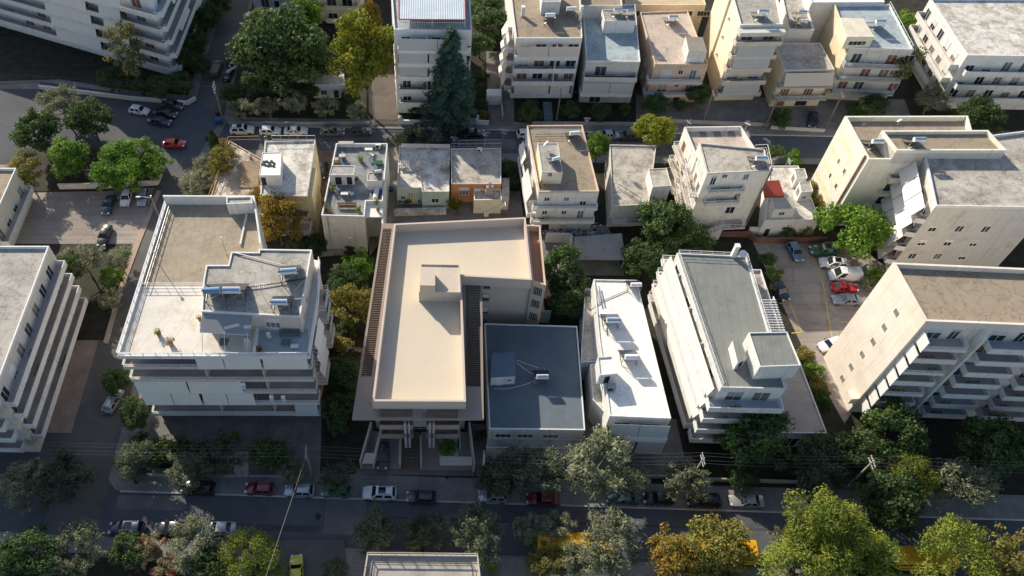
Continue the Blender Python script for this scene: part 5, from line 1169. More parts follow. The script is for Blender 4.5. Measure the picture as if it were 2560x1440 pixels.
tree('pine', 2130, 1375, 4.2, 'yellow green pine right of and below the tallest one', h=1.0)
tree('pine', 2000, 1415, 4.2, 'yellow green pine at the bottom edge left below the tallest pine', h=.8)
tree('bright', 2170, 1400, 3.6, 'darker green pine side tree left of the third yellow bus', h=.9)
tree('broad', 1885, 1085, 4.0, 'dark tree in front of the long white apartment building', h=1.1)
tree('khaki', 1800, 1075, 2.0, 'olive green tree at the left shoulder of the dark tree by the long apartments', h=1.3)
tree('broad', 1855, 1185, 1.9, 'small green tree on the pavement behind the old silver saloon', h=1.0)
tree('broad', 2235, 1080, 3.7, 'leafy dark green tree in front of the tall blank walled building', h=1.0)
tree('broad', 2080, 1135, 2.9, 'shaded dark tree in front of the shop wing', h=.9)
tree('broad', 2160, 1155, 2.6, 'shaded dark tree behind the right hand leaning pole', h=.9)
tree('broad', 2230, 1255, 3.5, 'dark green tree on the kerb at the right edge', h=1.0)
tree('pine', 2285, 1190, 2.9, 'yellow green crown at the right edge above the dark kerb tree', h=1.1)
# west side
WG = 'trees of the planted plot left of the lane'
for x, y, r, lb in ((292, 395, 2.8, 'leftmost bright tree of the planted plot by the lane'), (345, 390, 2.6, 'bright tree at the back of the planted plot below the red car'), (385, 412, 2.2, 'bright tree at the lane corner of the planted plot'), (325, 435, 2.5, 'bright tree at the front wall of the planted plot'), (272, 440, 2.4, 'bright tree at the left front of the planted plot')): tree('bright', x, y, r * 1.15, lb, h=.95, group=WG)
tree('olive', 295, 648, 2.1, 'grey green tree between the dirt lot and the lane', h=.9)
tree('bright', 276, 690, 1.9, 'green tree below the grey green lane tree at the left edge', h=.8)
tree('olive', 272, 752, 1.7, 'pale small tree at the left edge beside the white terrace', h=.8)
tree('broad', 335, 1035, 2.1, 'dark tree against the left foot of the big apartment block', h=1.1)
tree('broad', 298, 950, 2.0, 'dark lane tree above the silver car beside the big apartment block', h=1.0)
# north west corner
for x, y, r, k, lb in ((545, 8, 2.2, 'broad', 'dark tree at the top edge on the left kerb of the side street'), (500, 165, 1.9, 'broad', 'dark tree at the lower end of the side street hedge'), (480, 60, 2.4, 'broad', 'dark tree against the stepped apartments near the top edge'), (470, 150, 2.0, 'broad', 'dark tree under the lowest long balcony of the stepped apartments'),
    (225, 300, 3.4, 'broad', 'broad tree beyond the left edge beside the square'), (150, 260, 3.6, 'olive', 'olive tree beyond the left edge beside the square'), (90, 330, 3.8, 'broad', 'broad tree far beyond the left edge of the square'), (170, 400, 3.4, 'bright', 'bright tree beyond the left edge of the planted plot'), (60, 430, 3.2, 'khaki', 'khaki tree beyond the left edge of the planted plot'), (210, 655, 3.0, 'olive', 'olive tree beyond the left edge of the verge'), (150, 690, 3.0, 'broad', 'broad tree beyond the left edge of the verge'),
    (150, 1190, 3.2, 'olivedark', 'olive tree beyond the left edge on the front street'), (60, 1210, 3.0, 'olive', 'second olive tree beyond the left edge on the front street'), (180, 1390, 3.2, 'olive', 'olive tree beyond the lower left edge'), (70, 1400, 3.4, 'broad', 'broad tree in the lower left outer corner'), (2420, 1215, 3.6, 'olive', 'olive tree beyond the right edge on the front street'), (2500, 1110, 4.0, 'broad', 'broad tree beyond the right edge before the tall building'), (2400, 1420, 4.2, 'pine', 'pine beyond the lower right edge'), (2510, 1400, 3.6, 'khaki', 'khaki tree in the lower right outer corner'), (2440, 290, 3.4, 'broad', 'broad tree beyond the right edge on the upper street'), (2330, 250, 2.8, 'olive', 'olive tree just beyond the right edge on the upper street')): tree(k, x, y, r, lb)
tree('sparse', 322, 130, 4.2, 'bare grey conifer in front of the stepped white apartments', h=1.5)
for x, y, r, lb in ((285, 195, 2.6, 'dark tree at the left edge behind the square wall'), (345, 205, 2.4, 'dark tree behind the wall, second from the left edge'), (400, 215, 2.2, 'dark tree behind the three dark cars'), (452, 208, 2.2, 'dark tree at the corner of the walled garden'), (490, 110, 2.4, 'dark tree beside the side street, below the stepped apartments'), (520, 40, 2.6, 'dark tree beside the side street near the top edge')): tree('broad', x, y, r, lb, h=.9)
tree('broad', 705, 130, 7.2, 'huge dark green tree left of the yellow crowned tree', h=1.0)
tree('broad', 640, 100, 4.2, 'left shoulder tree of the huge dark green tree', h=1.1)
tree('broad', 765, 150, 3.8, 'right shoulder tree of the huge dark green tree', h=1.1)
tree('bright', 765, 40, 3.2, 'sunlit tall tree in front of the pale blue building', h=1.4)
tree('khaki', 655, 45, 2.4, 'yellowish tree top left of the pale blue building', h=1.2)
tree('lime', 908, 150, 5.0, 'big yellow crowned tree left of the white awning block', h=1.5)
tree('autumn', 922, 45, 2.1, 'orange brown tree top above the big yellow crowned tree', h=1.6)
NG = 'small olive trees along the upper street'
for x, y, r, lb in ((598, 272, 2.1, 'small olive tree nearest the blue bins'), (672, 268, 2.2, 'small olive tree above the white hatchback'), (742, 258, 2.1, 'half sunlit small olive tree left of the white hut'), (810, 268, 2.1, 'small olive tree in front of the white hut'), (888, 280, 1.9, 'small olive tree right of the white hut')): tree('olive', x, y, r, lb, h=1.0, group=NG)
for x, y, r, lb in ((635, 212, 2.6, 'dark low tree under the left side of the huge dark green tree'), (715, 218, 2.8, 'dark low tree under the front of the huge dark green tree'), (775, 225, 1.7, 'dark low tree at the left wall of the white hut'), (870, 245, 1.6, 'dark low tree under the big yellow crowned tree'), (680, 195, 2.4, 'dark low tree in the middle under the huge dark green tree'), (575, 235, 1.8, 'dark tree between the leaning pole and the huge tree'), (1232, 60, 3.8, 'dark tree behind the concrete driveway'), (1200, 110, 2.8, 'dark tree beside the big conifer, left of the driveway'), (1215, 20, 3.6, 'dark tree at the top edge between the two white blocks'), (1320, 280, 2.1, 'dark tree left of the blue tiled steps'), (1425, 272, 1.7, 'dark tree right of the blue tiled steps'), (1500, 280, 1.7, 'dark tree below the grey terrace house'), (1640, 262, 2.2, 'dark tree below the peach house balcony'), (1745, 235, 2.3, 'dark tree between the peach house and tall cream building'), (1950, 295, 1.9, 'dark tree in the yard of the concrete roofed house'), (2180, 262, 2.4, 'dark tree below the tan walled building'), (2140, 275, 1.8, 'dark low tree left of the tree below the tan walled building')): tree('broad', x, y, r, lb, h=.85)
p = P(1122, 300, .14); inst('spruce', make_spruce, (p.x, p.y, .14), 0, (1.6, 1.6, 2.08), 'tall blue green conifer in front of the white awning block', 'tree', None, 'conifer_tree')
tree('lime', 1643, 330, 3.4, 'round yellow green tree between the grey house and the upper street', h=.85)
tree('bright', 1497, 365, 2.0, 'narrow green tree right of the brown roofed house', h=1.5)
tree('sparse', 2240, 155, 4.2, 'thin brownish tree in front of the tan walled building', h=1.2)
tree('bright', 2268, 70, 3.0, 'green tree at the top right edge', h=1.0)
tree('khaki', 556, 404, 2.6, 'khaki tree overhanging the stained terrace roof', h=1.5)
tree('olive', 486, 462, 2.5, 'grey green tree at the lane corner below the red car', h=.9)
tree('olive', 507, 420, 2.0, 'grey green tree behind the lane corner tree', h=.9)
p = P(541, 375, .14); inst('cypress', make_cypress, (p.x, p.y, .14), 0, 1.15, 'dark dense cypress bush behind the stained terrace roof', 'tree', None, 'cypress')
tree('autumn', 690, 545, 3.4, 'tall orange brown autumn tree beside the white roofed house', h=1.25)
tree('autumn', 648, 500, 2.0, 'lower autumn tree at the back wall of the big apartment block', h=1.3)
tree('olivedark', 730, 600, 1.8, 'reddish dark tree at the foot of the autumn tree', h=.9)
tree('broad', 1665, 560, 3.9, 'dense dark green tree left of the outside stair of the cream house', h=.95)
tree('broad', 1605, 650, 3.0, 'shaded tree behind the white flat roofed house', h=.8)
tree('broad', 1655, 640, 3.0, 'shaded tree left of the long apartment building', h=.8)
tree('broad', 1745, 600, 2.2, 'low shaded tree behind the long apartment building', h=.8)
tree('broad', 1400, 665, 3.1, 'dark tree beside the terracotta terrace strip', h=1.1)
tree('broad', 1425, 745, 3.3, 'dark tree between the beige block and the white flat roofed house', h=.9)
tree('bright', 2130, 570, 4.5, 'big bright green tree above the parking lot', h=1.0)
tree('bright', 895, 668, 2.4, 'bright green tree between the two front blocks', h=1.1)
tree('khaki', 885, 765, 3.2, 'khaki yellow tree left of the western pergola strip', h=1.1)
tree('broad', 860, 705, 2.6, 'dark tree right of the apartment block side balconies', h=1.0)
tree('broad', 860, 940, 2.6, 'dark tree in the gap between the two front blocks', h=.9)
tree('broad', 850, 1010, 2.4, 'dark tree near the street in the gap between the two front blocks', h=.9)
tree('broad', 785, 610, 1.8, 'dark small tree below the white cluttered terrace house', h=.9)
for x, y, r, k, lb in (
    (1003, 348, 1.5, 'olive', 'grey shrub at the street corner of the mint house'), (1050, 338, 1.9, 'olivedark', 'olive shrub behind the mint house roof'), (1120, 330, 1.8, 'olivedark', 'tallest shrub behind the mint house near the antenna'), (1090, 342, 1.6, 'olive', 'shrub between the two taller ones behind the mint house'),
    (1270, 425, 1.9, 'broad', 'dark shrub at the right wall of the orange house'), (1275, 460, 1.6, 'broad', 'dark shrub below the one at the right wall of the orange house'),
    (1940, 382, 1.8, 'broad', 'dark shrub on the street side of the white cottage'), (1985, 398, 1.6, 'bright', 'bright shrub on the street side of the white cottage'), (2035, 470, 1.4, 'khaki', 'khaki shrub between the cottage and the cream apartments'), (2046, 505, 1.4, 'khaki', 'lower khaki shrub between the cottage and the cream apartments'),
    (1970, 578, 1.6, 'broad', 'dark shrub in front of the white cottage'), (2010, 572, 1.7, 'khaki', 'brownish shrub in front of the white cottage'),
    (2192, 693, 1.7, 'bright', 'green shrub at the top corner of the blank pinkish wall'), (2170, 712, 1.4, 'olive', 'grey shrub behind the silver estate car'),
    (1920, 650, 1.5, 'broad', 'hedge shrub at the top of the parking lot strip'), (1935, 690, 1.3, 'bright', 'hedge shrub above the dark blue car'), (1942, 715, 1.2, 'khaki', 'hedge shrub touching the dark blue car'),
    (2015, 890, 1.5, 'khaki', 'topmost hedge shrub beside the shop roof'), (2032, 925, 1.5, 'bright', 'second hedge shrub from the top beside the shop roof'), (2046, 962, 1.6, 'khaki', 'third hedge shrub from the top beside the shop roof'), (2056, 1000, 1.5, 'broad', 'lowest hedge shrub beside the shop roof'),
    (1207, 190, 1.3, 'broad', 'hedge shrub at the back of the driveway hedge'), (1206, 225, 1.3, 'broad', 'middle hedge shrub of the driveway hedge'), (1207, 262, 1.3, 'broad', 'hedge shrub at the front of the driveway hedge'), (1210, 290, 1.2, 'khaki', 'brownish hedge shrub at the gate end of the driveway hedge'),
    (1040, 275, 1.2, 'broad', 'clipped shrub left in the garden of the white awning block'), (1075, 292, 1.1, 'broad', 'clipped shrub nearest the wall of the white awning block garden'), (1150, 280, 1.0, 'broad', 'clipped shrub right in the garden of the white awning block'),
    (660, 1140, 2.5, 'broad', 'square dark shrub bed right of the entrance path'), (698, 1142, 2.2, 'broad', 'right end of the dark shrub bed by the entrance path'), (400, 1130, 2.4, 'broad', 'dark shrub bed below the left end of the apartment block'), (505, 1150, 2.3, 'broad', 'dark shrub left of the entrance path beside the olive'),
    (1122, 1118, 1.4, 'bright', 'clipped green shrub in the beige planter'), (1200, 1090, 1.0, 'broad', 'dark shrub between the forecourt and the pale porch'),
    (480, 492, 1.4, 'bright', 'bright low shrub at the back wall of the big apartment block'), (530, 345, 1.0, 'broad', 'small dark shrub at the street end of the terrace house'),
    (1560, 275, 1.4, 'broad', 'dark shrub below the awnings of the grey terrace house'), (1700, 262, 1.4, 'broad', 'dark shrub in front of the peach house door'), (1225, 1412, .9, 'pine', 'small yellow shrub beside the railed roof'),
    (875, 615, 1.3, 'broad', 'dark shrub against the blank wall of the narrow house'), (855, 860, 1.6, 'khaki', 'khaki shrub below the yellow tree between the front blocks'), (868, 815, 1.5, 'broad', 'dark shrub below the khaki tree between the front blocks'),
    (450, 1125, 2.0, 'broad', 'dark shrub in the middle of the apartment garden left of the path'), (555, 1120, 1.7, 'broad', 'dark shrub at the back of the apartment garden beside the path'), (350, 1110, 1.8, 'broad', 'dark shrub at the left corner of the apartment garden'), (845, 1060, 1.7, 'broad', 'dark shrub left of the beige forecourt wall'), (1530, 600, .9, 'bright', 'small shrub beside the corrugated shed')): shrub(k, x, y, r, lb)
# flowering bush with red blossom
def make_flower():
    rg = random.Random(21); o = empty('flowering_shrub', (0, 0, 0)); mb, ctr = crown_round(rg, 2.2, 3.4, 46, .5, 75, .26, .14, .35, .35); mb.build('foliage', LM['flower'], o, local=True)
    fb = MB()
    for c, r in ctr:
        if c.z > 1.4 and rg.random() < .55:
            c = c + c.normalized() * .25
            for _ in range(26): leaf(fb, c + rnd_unit(rg) * .28, rnd_unit(rg) + Vector((0, 0, .6)), .2, .17, rg)
    fb.build('blossom', red, o, local=True); trunk_mesh(rg, .5, ctr, 0, .1, 8).build('trunk', bark, o, local=True); return o
for x, y, s, lb in ((375, 1375, 1.0, 'grey green shrub dotted with red blossom at the lower left'), (412, 1432, .9, 'low pinkish shrub with most red blossom at the bottom edge')):
    p = P(x, y, 1.6 * s); inst('flowering', make_flower, (p.x, p.y, .14), x * .1, s, lb, 'shrub', 'flowering shrubs at the lower left', 'flowering_shrub')
p = P(1136, 530, .15); inst('palmish', make_palmish, (p.x, p.y, .146), 0, 1.25, 'yellow green spiky plant in front of the mint house wall', 'plant', None, 'spiky_plant')
for x, y, s, lb in ((590, 1100, .7, 'dark spiky plant on the forecourt of the apartment block'),):
    p = P(x, y, .15); o = inst('palmish', make_palmish, (p.x, p.y, .146), 1, s, lb, 'plant', None, 'spiky_plant')
# ================================================================== vehicles
rubber = mat('tyre rubber', (.02, .02, .02), rough=.9, fine=.05)
rimM = mat('wheel rim', (.35, .36, .37), metal=.8, rough=.35, var=.05)
lampM = mat('headlight glass', (.62, .64, .66), rough=.1, var=.05, spec=.7)
tailM = mat('tail light', (.35, .02, .02), rough=.2, var=.05)
carG = mat('car glass', (.012, .015, .018), rough=.04, var=.1, spec=.8)
plas = mat('black plastic', (.025, .025, .027), rough=.6)
CAR = {  # length, halfwidth, belt z, roof z, cowl x, roof front x, roof rear x, tail glass x, hood front z, tail z
    'hatchback': (4.0, .86, .93, 1.47, -.85, -.22, 1.45, 1.86, .70, .93),
    'saloon': (4.5, .88, .90, 1.42, -.95, -.22, 1.00, 1.62, .68, .92),
    'suv': (4.55, .93, 1.05, 1.68, -1.05, -.42, 1.75, 2.12, .86, 1.04),
    'estate': (4.6, .89, .92, 1.47, -1.0, -.28, 1.75, 2.15, .68, .92),
    'coupe': (4.2, .86, .86, 1.33, -.70, .05, .95, 1.62, .62, .84),
    'van': (5.0, .98, 1.15, 2.15, -1.75, -1.05, 2.30, 2.44, .95, 1.15)}
def make_car(k):
    Ln, hw, bz, rz, cx, rf, rr, tg, hz, tz = CAR[k]; h = Ln / 2
    def f():
        o = empty('parked_car', (0, 0, 0))
        st = [(-h, hw * .72, hz - .16, .34), (-h + .06, hw * .84, hz - .05, .24), (-h + .35, hw * .95, hz + .03, .2), (lerp(-h, cx, .6), hw, lerp(hz, bz, .75), .2), (cx, hw, bz, .2), (0, hw, bz + .02, .2), (tg - .1, hw * .99, bz + .02, .2), (h - .3, hw * .95, tz, .2), (h - .05, hw * .88, tz - .04, .26), (h, hw * .8, tz - .2, .36)]
        mb = MB(); n = 11; vs = []
        for (x, w_, zt, zb) in st:
            half = [(w_ * .90, zb), (w_ * 1.0, zb + .16), (w_ * 1.0, zt - .22), (w_ * .96, zt - .06), (w_ * .84, zt)]
            vs += [(x, -y, z) for y, z in half] + [(x, 0, zt + .03)] + [(x, y, z) for y, z in reversed(half)]
        fs = []
        for i in range(len(st) - 1):
            for j in range(n - 1): a = i * n + j; fs.append((a, a + 1, a + n + 1, a + n))
            fs.append((i * n + n - 1, i * n, (i + 1) * n, (i + 1) * n + n - 1))
        fs += [tuple(range(n))[::-1], tuple(range((len(st) - 1) * n, len(st) * n))]
        mb.add(vs, fs)
        # cabin shell
        wb, wt = hw * .93, hw * .74; cb = [(cx + .04, wb), (tg, wb)]; ct = [(rf, wt), (rr, wt)]
        B4 = [(cx + .02, -wb, bz - .02), (tg, -wb, bz - .02), (tg, wb, bz - .02), (cx + .02, wb, bz - .02)]; T4 = [(rf, -wt, rz - .05), (rr, -wt, rz - .05), (rr, wt, rz - .05), (rf, wt, rz - .05)]
        mb.hexa(B4 + T4)
        c2 = [(rf + .03, -wt + .03, rz - .05), (rr - .03, -wt + .03, rz - .05), (rr - .03, wt - .03, rz - .05), (rf + .03, wt - .03, rz - .05)]; t2 = [(rf + .14, -wt + .14, rz), (rr - .1, -wt + .14, rz), (rr - .1, wt - .14, rz), (rf + .14, wt - .14, rz)]
        mb.hexa(c2 + t2)
        body = mb.build('body', paint('car paint', (.5, .5, .5)), o, smooth=True, local=True)
        def pane(name, a, b, c, d, mg=.08, off=.012):
            q = [Vector(v) for v in (a, b, c, d)]; ce = sum(q, Vector()) / 4; q = [ce + (v - ce) * (1 - mg) for v in q]; nn = (q[1] - q[0]).cross(q[2] - q[1]).normalized()
            if nn.dot(ce - Vector((0.3, 0, 1))) < 0: nn = -nn
            m_ = MB(); m_.hexa([v - nn * .02 for v in q] + [v + nn * off for v in q]); return m_, q, nn
        m_, q, nn = pane('w', B4[3], B4[0], T4[0], T4[3], .1); m_.build('windscreen', carG, o, local=True)
        m_, q, nn = pane('w', B4[1], B4[2], T4[2], T4[1], .14)
        if k != 'van': m_.build('rear_window', carG, o, local=True)
        for s in (0, 1):
            a, b, c, d = [Vector(v) for v in ((B4[0], B4[1], T4[1], T4[0]) if s == 0 else (B4[3], B4[2], T4[2], T4[3]))]
            spl = (.06, .47, .52, .94) if k != 'van' else (.05, .32)
            for i in range(0, len(spl), 2):
                u0, u1 = spl[i], spl[i + 1]; qq = (lerp(a, b, u0), lerp(a, b, u1), lerp(d, c, u1), lerp(d, c, u0)); m_, q, nn = pane('s', *qq, mg=.14); m_.build('side_window', carG, o, local=True)
            sg = -1 if s == 0 else 1; mm = MB(); mm.box(cx + .35, cx + .5, sg * hw - (.16 if sg < 0 else -.02), sg * hw + (.02 if sg < 0 else .16) - (.0), bz - .02, bz + .13); mm.build('wing_mirror', plas, o, local=True)
            hl = MB(); y = sg * hw * .62; hl.box(-h - .012, -h + .28, y - .17, y + .17, hz - .17, hz + .015); hl.build('headlight', lampM, o, local=True)
            tl = MB(); y = sg * hw * .68; tl.box(h - .22, h + .012, y - .14, y + .14, tz - .3, tz - .1); tl.build('tail_light', tailM, o, local=True)
            for x in (-h + .78, h - .8):
                r = .31 if k != 'suv' else .35; t = MB(); y0 = sg * (hw - .2); y1 = sg * (hw + .015); t.tube((x, y0, r), (x, y1, r), r, r, 14); w_ = t.build('wheel', rubber, o, local=True); t = MB(); t.tube((x, y1 - sg * .02, r), (x, y1 + sg * .012, r), r * .62, r * .55, 10); t.build('rim', rimM, w_, local=True)
        for x in (-h - .03, h + .004): pl_ = MB(); pl_.box(x, x + .026, -.26, .26, .48, .60); pl_.build('number_plate', lampM, o, local=True)
        bp = MB(); bp.box(-h - .02, -h + .1, -hw * .6, hw * .6, .32, .5); bp.build('grille', plas, o, local=True)
        if k == 'suv': sr = MB(); sr.box(rf + .3, rf + 1.3, -.45, .45, rz - .01, rz + .012); sr.build('sunroof', carG, o, local=True)
        if k in ('suv', 'estate'):
            rr_ = MB(); [rr_.bar((rf + .3, s * (wt - .1), rz + .05), (rr - .2, s * (wt - .1), rz + .05), .05) for s in (-1, 1)]; rr_.build('roof_rails', plas, o, local=True)
        return o
    return f
def paintc(nm, c, metal=0.0): return paint('paint ' + nm, c, metal=metal)
PC = dict(white=paintc('white', (.78, .79, .80)), silver=paintc('silver', (.42, .45, .49), .5), black=paintc('black', (.012, .012, .014)), dred=paintc('dark red', (.20, .025, .03)), red=paintc('red', (.60, .03, .03)),
    green=paintc('green', (.045, .14, .09)), grey=paintc('dark grey', (.07, .075, .085), .3), blue=paintc('dark blue', (.02, .03, .08)), teal=paintc('teal', (.015, .05, .065)), lblue=paintc('grey blue', (.14, .22, .31), .3),
    beige=paintc('beige silver', (.36, .36, .35), .4), yellow=paintc('yellow', (.62, .55, .03)), brown=paintc('brown', (.17, .115, .10)), gold=paintc('grey beige', (.16, .165, .15), .3))
def car(kind, col, px, py, ang, label, group=None, z=0.0, cat='car', name='parked_car'):
    """ang: direction of the bonnet in degrees, 180 = towards the left of the picture"""
    p = P(px, py, .5 + z); o = inst('car_' + kind, make_car(kind), (p.x, p.y, z), R(ang - 180), None, label, cat, group, name)
    for c in o.children:
        if c.name.split('.')[0] == 'body': c.material_slots[0].link = 'OBJECT'; c.material_slots[0].material = PC[col]
    return o
G1, G2, G3, G4 = 'cars parked along the front street', 'cars parked along the upper street', 'cars in the parking lot on the right', 'cars on the square and parking ground on the left'
for a in (('suv', 'black', 497, 1221, 178, 'black car half under the olive tree at the left of the front street'), ('hatchback', 'dred', 650, 1222, 178, 'dark red hatchback with pale bonnet reflections on the front street'), ('hatchback', 'silver', 749, 1227, 178, 'silver hatchback left of the green one'),
    ('hatchback', 'green', 841, 1228, 178, 'green hatchback under an olive tree'), ('suv', 'white', 949, 1234, 178, 'white car below the beige forecourt'), ('hatchback', 'grey', 1053, 1243, 178, 'dark grey hatchback right of the white car below the forecourt'),
    ('hatchback', 'silver', 1232, 1241, 178, 'silver car half hidden by the dark olive tree'), ('saloon', 'dred', 1357, 1248, 178, 'dark red car half hidden by an olive tree'), ('saloon', 'teal', 1556, 1245, 178, 'dark teal car under the big sunlit olive tree'),
    ('hatchback', 'black', 1645, 1247, 178, 'black car left of the round olive tree'), ('suv', 'black', 1757, 1252, 178, 'black car right of the round olive tree'), ('saloon', 'beige', 1866, 1253, 178, 'old silver saloon right of the black cars on the front street'), ('hatchback', 'white', 2030, 1258, 178, 'white car behind the tallest yellow green pine')): car(*a, group=G1)
for a in (('suv', 'blue', 318, 1322, 180, 'dark blue car at the far left of the south kerb'), ('saloon', 'black', 430, 1322, 180, 'black car second from the left on the south kerb'), ('saloon', 'silver', 548, 1322, 180, 'silver car behind the grey green olive on the south kerb')): car(*a, group=G1)
car('hatchback', 'grey', 957, 1140, 268, 'grey car standing in the left bay of the beige forecourt', z=.16)
car('saloon', 'yellow', 741, 1432, 95, 'yellow car in the side drive at the bottom edge', z=.15)
car('hatchback', 'silver', 284, 1003, 75, 'silver blue car in the lane beside the big apartment block')
for a in (('suv', 'white', 606, 326, 2, 'white sport utility car with black glass roof on the upper street'), ('hatchback', 'white', 676, 328, 2, 'white hatchback between two other white cars on the upper street'), ('saloon', 'white', 740, 328, 2, 'small white car right of the white hatchback on the upper street'), ('estate', 'gold', 831, 330, 2, 'dark olive estate car on the upper street'), ('hatchback', 'grey', 902, 330, 2, 'grey hatchback right of the dark estate on the upper street'),
    ('saloon', 'black', 1037, 331, 2, 'black car behind the shrubs of the mint house'), ('hatchback', 'white', 1090, 331, 2, 'white car half hidden behind the shrubs of the mint house'), ('saloon', 'black', 1182, 334, 2, 'black car behind the antennas of the mint house'), ('hatchback', 'white', 1318, 336, 2, 'white car behind the corner of the brown roofed house'), ('saloon', 'silver', 1526, 338, 2, 'silver car on the upper street right of the brown roofed house'), ('saloon', 'grey', 1578, 340, 2, 'dark car left of the round yellow green tree')): car(*a, group=G2)
for a in (('suv', 'white', 2083, 660, 172, 'white off road car, topmost of the parked row'), ('van', 'white', 2110, 690, 178, 'white van in the parking lot'), ('coupe', 'red', 2111, 719, 0, 'red coupe between the white van and the silver car'), ('saloon', 'silver', 2116, 750, 178, 'silver saloon at the lower end of the parked row'), ('hatchback', 'blue', 1950, 728, 285, 'dark blue car on the hedge side of the parking lot'), ('hatchback', 'lblue', 1987, 630, 277, 'grey blue car at the back of the parking lot'), ('suv', 'green', 2058, 627, 180, 'shaded green car under the big bright tree'), ('hatchback', 'white', 2075, 862, 200, 'white car half behind the blank pinkish wall')): car(*a, group=G3, z=.15)
for a in (('hatchback', 'white', 349, 277, -12, 'white hatchback on the square'), ('saloon', 'black', 414, 284, -14, 'black car in the middle of the three dark cars on the square'), ('saloon', 'blue', 399, 304, -12, 'dark car lowest of the three on the square'), ('saloon', 'grey', 432, 262, -14, 'dark car topmost of the three on the square'), ('hatchback', 'red', 436, 360, -3, 'red hatchback at the mouth of the lane'),
    ('hatchback', 'white', 316, 495, 272, 'white car on the dirt parking ground'), ('hatchback', 'silver', 358, 494, 272, 'silver hatchback on the dirt parking ground'), ('saloon', 'teal', 272, 512, 268, 'dark car at the left edge of the dirt parking ground'), ('saloon', 'black', 262, 590, 268, 'black car lower on the left edge of the dirt parking ground'),
    ('hatchback', 'teal', 582, 146, 80, 'teal car beside the huge dark green tree'), ('saloon', 'black', 572, 184, 80, 'dark car below the teal car in the side street'), ('saloon', 'grey', 622, 44, 84, 'dark car near the top of the side street'), ('hatchback', 'black', 806, 427, 268, 'dark car in the alley beside the yellow walled house'), ('saloon', 'black', 2032, 300, 250, 'dark car in the carport of the concrete roofed house')): car(*a, group=G4 if 'ground' in a[-1] or 'square' in a[-1] else None)
# small truck in the side street
def make_truck():
    o = empty('pickup_truck', (0, 0, 0)); mb = MB(); mb.hexa([(-2.3, -.85, .35), (-.9, -.85, .35), (-.9, .85, .35), (-2.3, .85, .35), (-2.25, -.85, 1.0), (-.9, -.85, 1.1), (-.9, .85, 1.1), (-2.25, .85, 1.0)]); mb.hexa([(-1.75, -.82, 1.0), (-.6, -.82, 1.05), (-.6, .82, 1.05), (-1.75, .82, 1.0), (-1.3, -.7, 1.65), (-.65, -.7, 1.68), (-.65, .7, 1.68), (-1.3, .7, 1.65)]); mb.build('cab', PC['brown'], o, local=True)
    mb = MB(); mb.box(-.88, 2.3, -.9, .9, .5, .72); [mb.box(-.88, 2.3, s * .9 - .03, s * .9 + .03, .722, 1.1) for s in (-1, 1)]; mb.box(2.24, 2.3, -.87, .87, .722, 1.1); mb.build('load_bed', PC['brown'], o, local=True)
    mb = MB(); mb.box(-.6, 2.1, -.8, .8, .725, 1.5); mb.build('load', mat('cardboard load', (.30, .22, .17), var=.25, sc=2), o, local=True)
    mb = MB(); mb.hexa([(-1.77, -.7, 1.08), (-1.4, -.62, 1.6), (-1.4, .62, 1.6), (-1.77, .7, 1.08), (-1.74, -.7, 1.08), (-1.36, -.62, 1.6), (-1.36, .62, 1.6), (-1.74, .7, 1.08)]); mb.build('windscreen', carG, o, local=True)
    for s in (-1, 1):
        for x in (-1.5, 1.4): t = MB(); t.tube((x, s * .65, .34), (x, s * .88, .34), .34, n=12); t.build('wheel', rubber, o, local=True)
    return o
p = P(541, 172, .6); inst('truck', make_truck, (p.x, p.y, 0), R(-95), None, 'brown loaded pickup truck driving in the side street', 'truck')
# yellow buses on the south kerb
busY = mat('bus yellow paint', (.68, .36, .015), var=.06, rough=.4, stain=(.45, .26, .03), sa=.3)
def make_bus():
    o = empty('yellow_bus', (0, 0, 0)); mb = MB(); L2 = 4.9; prof = [(-1.22, .45), (-1.25, 1.5), (-1.18, 2.75), (-.95, 3.02), (0, 3.08), (.95, 3.02), (1.18, 2.75), (1.25, 1.5), (1.22, .45)]; n = len(prof); vs = []
    for x, sc in ((-L2, .94), (-L2 + .2, 1), (L2 - .2, 1), (L2, .94)): vs += [(x, y * sc, z * (sc if z > 1 else 1)) for y, z in prof]
    fs = [(i * n + j, i * n + j + 1, (i + 1) * n + j + 1, (i + 1) * n + j) for i in range(3) for j in range(n - 1)] + [(i * n + n - 1, i * n, (i + 1) * n, (i + 1) * n + n - 1) for i in range(3)] + [tuple(range(n))[::-1], tuple(range(3 * n, 4 * n))]
    mb.add(vs, fs); mb.build('body', busY, o, smooth=True, local=True)
    for s in (-1, 1):
        for k in range(6): w_ = MB(); x = -4.3 + k * 1.45; w_.hexa([(x, s * 1.235, 1.62), (x + 1.25, s * 1.235, 1.62), (x + 1.25, s * 1.2, 1.62), (x, s * 1.2, 1.62), (x, s * 1.205, 2.5), (x + 1.25, s * 1.205, 2.5), (x + 1.25, s * 1.17, 2.5), (x, s * 1.17, 2.5)]); w_.build('window', carG, o, local=True)
        b = MB(); b.box(-L2 + .3, L2 - .3, s * 1.25 - .015, s * 1.25 + .015, 1.2, 1.35); b.build('side_stripe', plas, o, local=True)
        for x in (-3.2, 2.9): t = MB(); t.tube((x, s * .95, .48), (x, s * 1.27, .48), .48, n=14); t.build('wheel', rubber, o, local=True)
    for x, nm in ((-L2, 'windscreen'), (L2, 'rear_window')): w_ = MB(); w_.box(x - .02, x + .02, -.95, .95, 1.5, 2.5); w_.build(nm, carG, o, local=True)
    w_ = MB(); w_.box(-1.2, -.5, -.35, .35, 3.07, 3.18); w_.build('roof_hatch', busY, o, local=True); w_ = MB(); w_.box(1.8, 2.5, -.35, .35, 3.07, 3.18); w_.build('roof_hatch', busY, o, local=True); return o
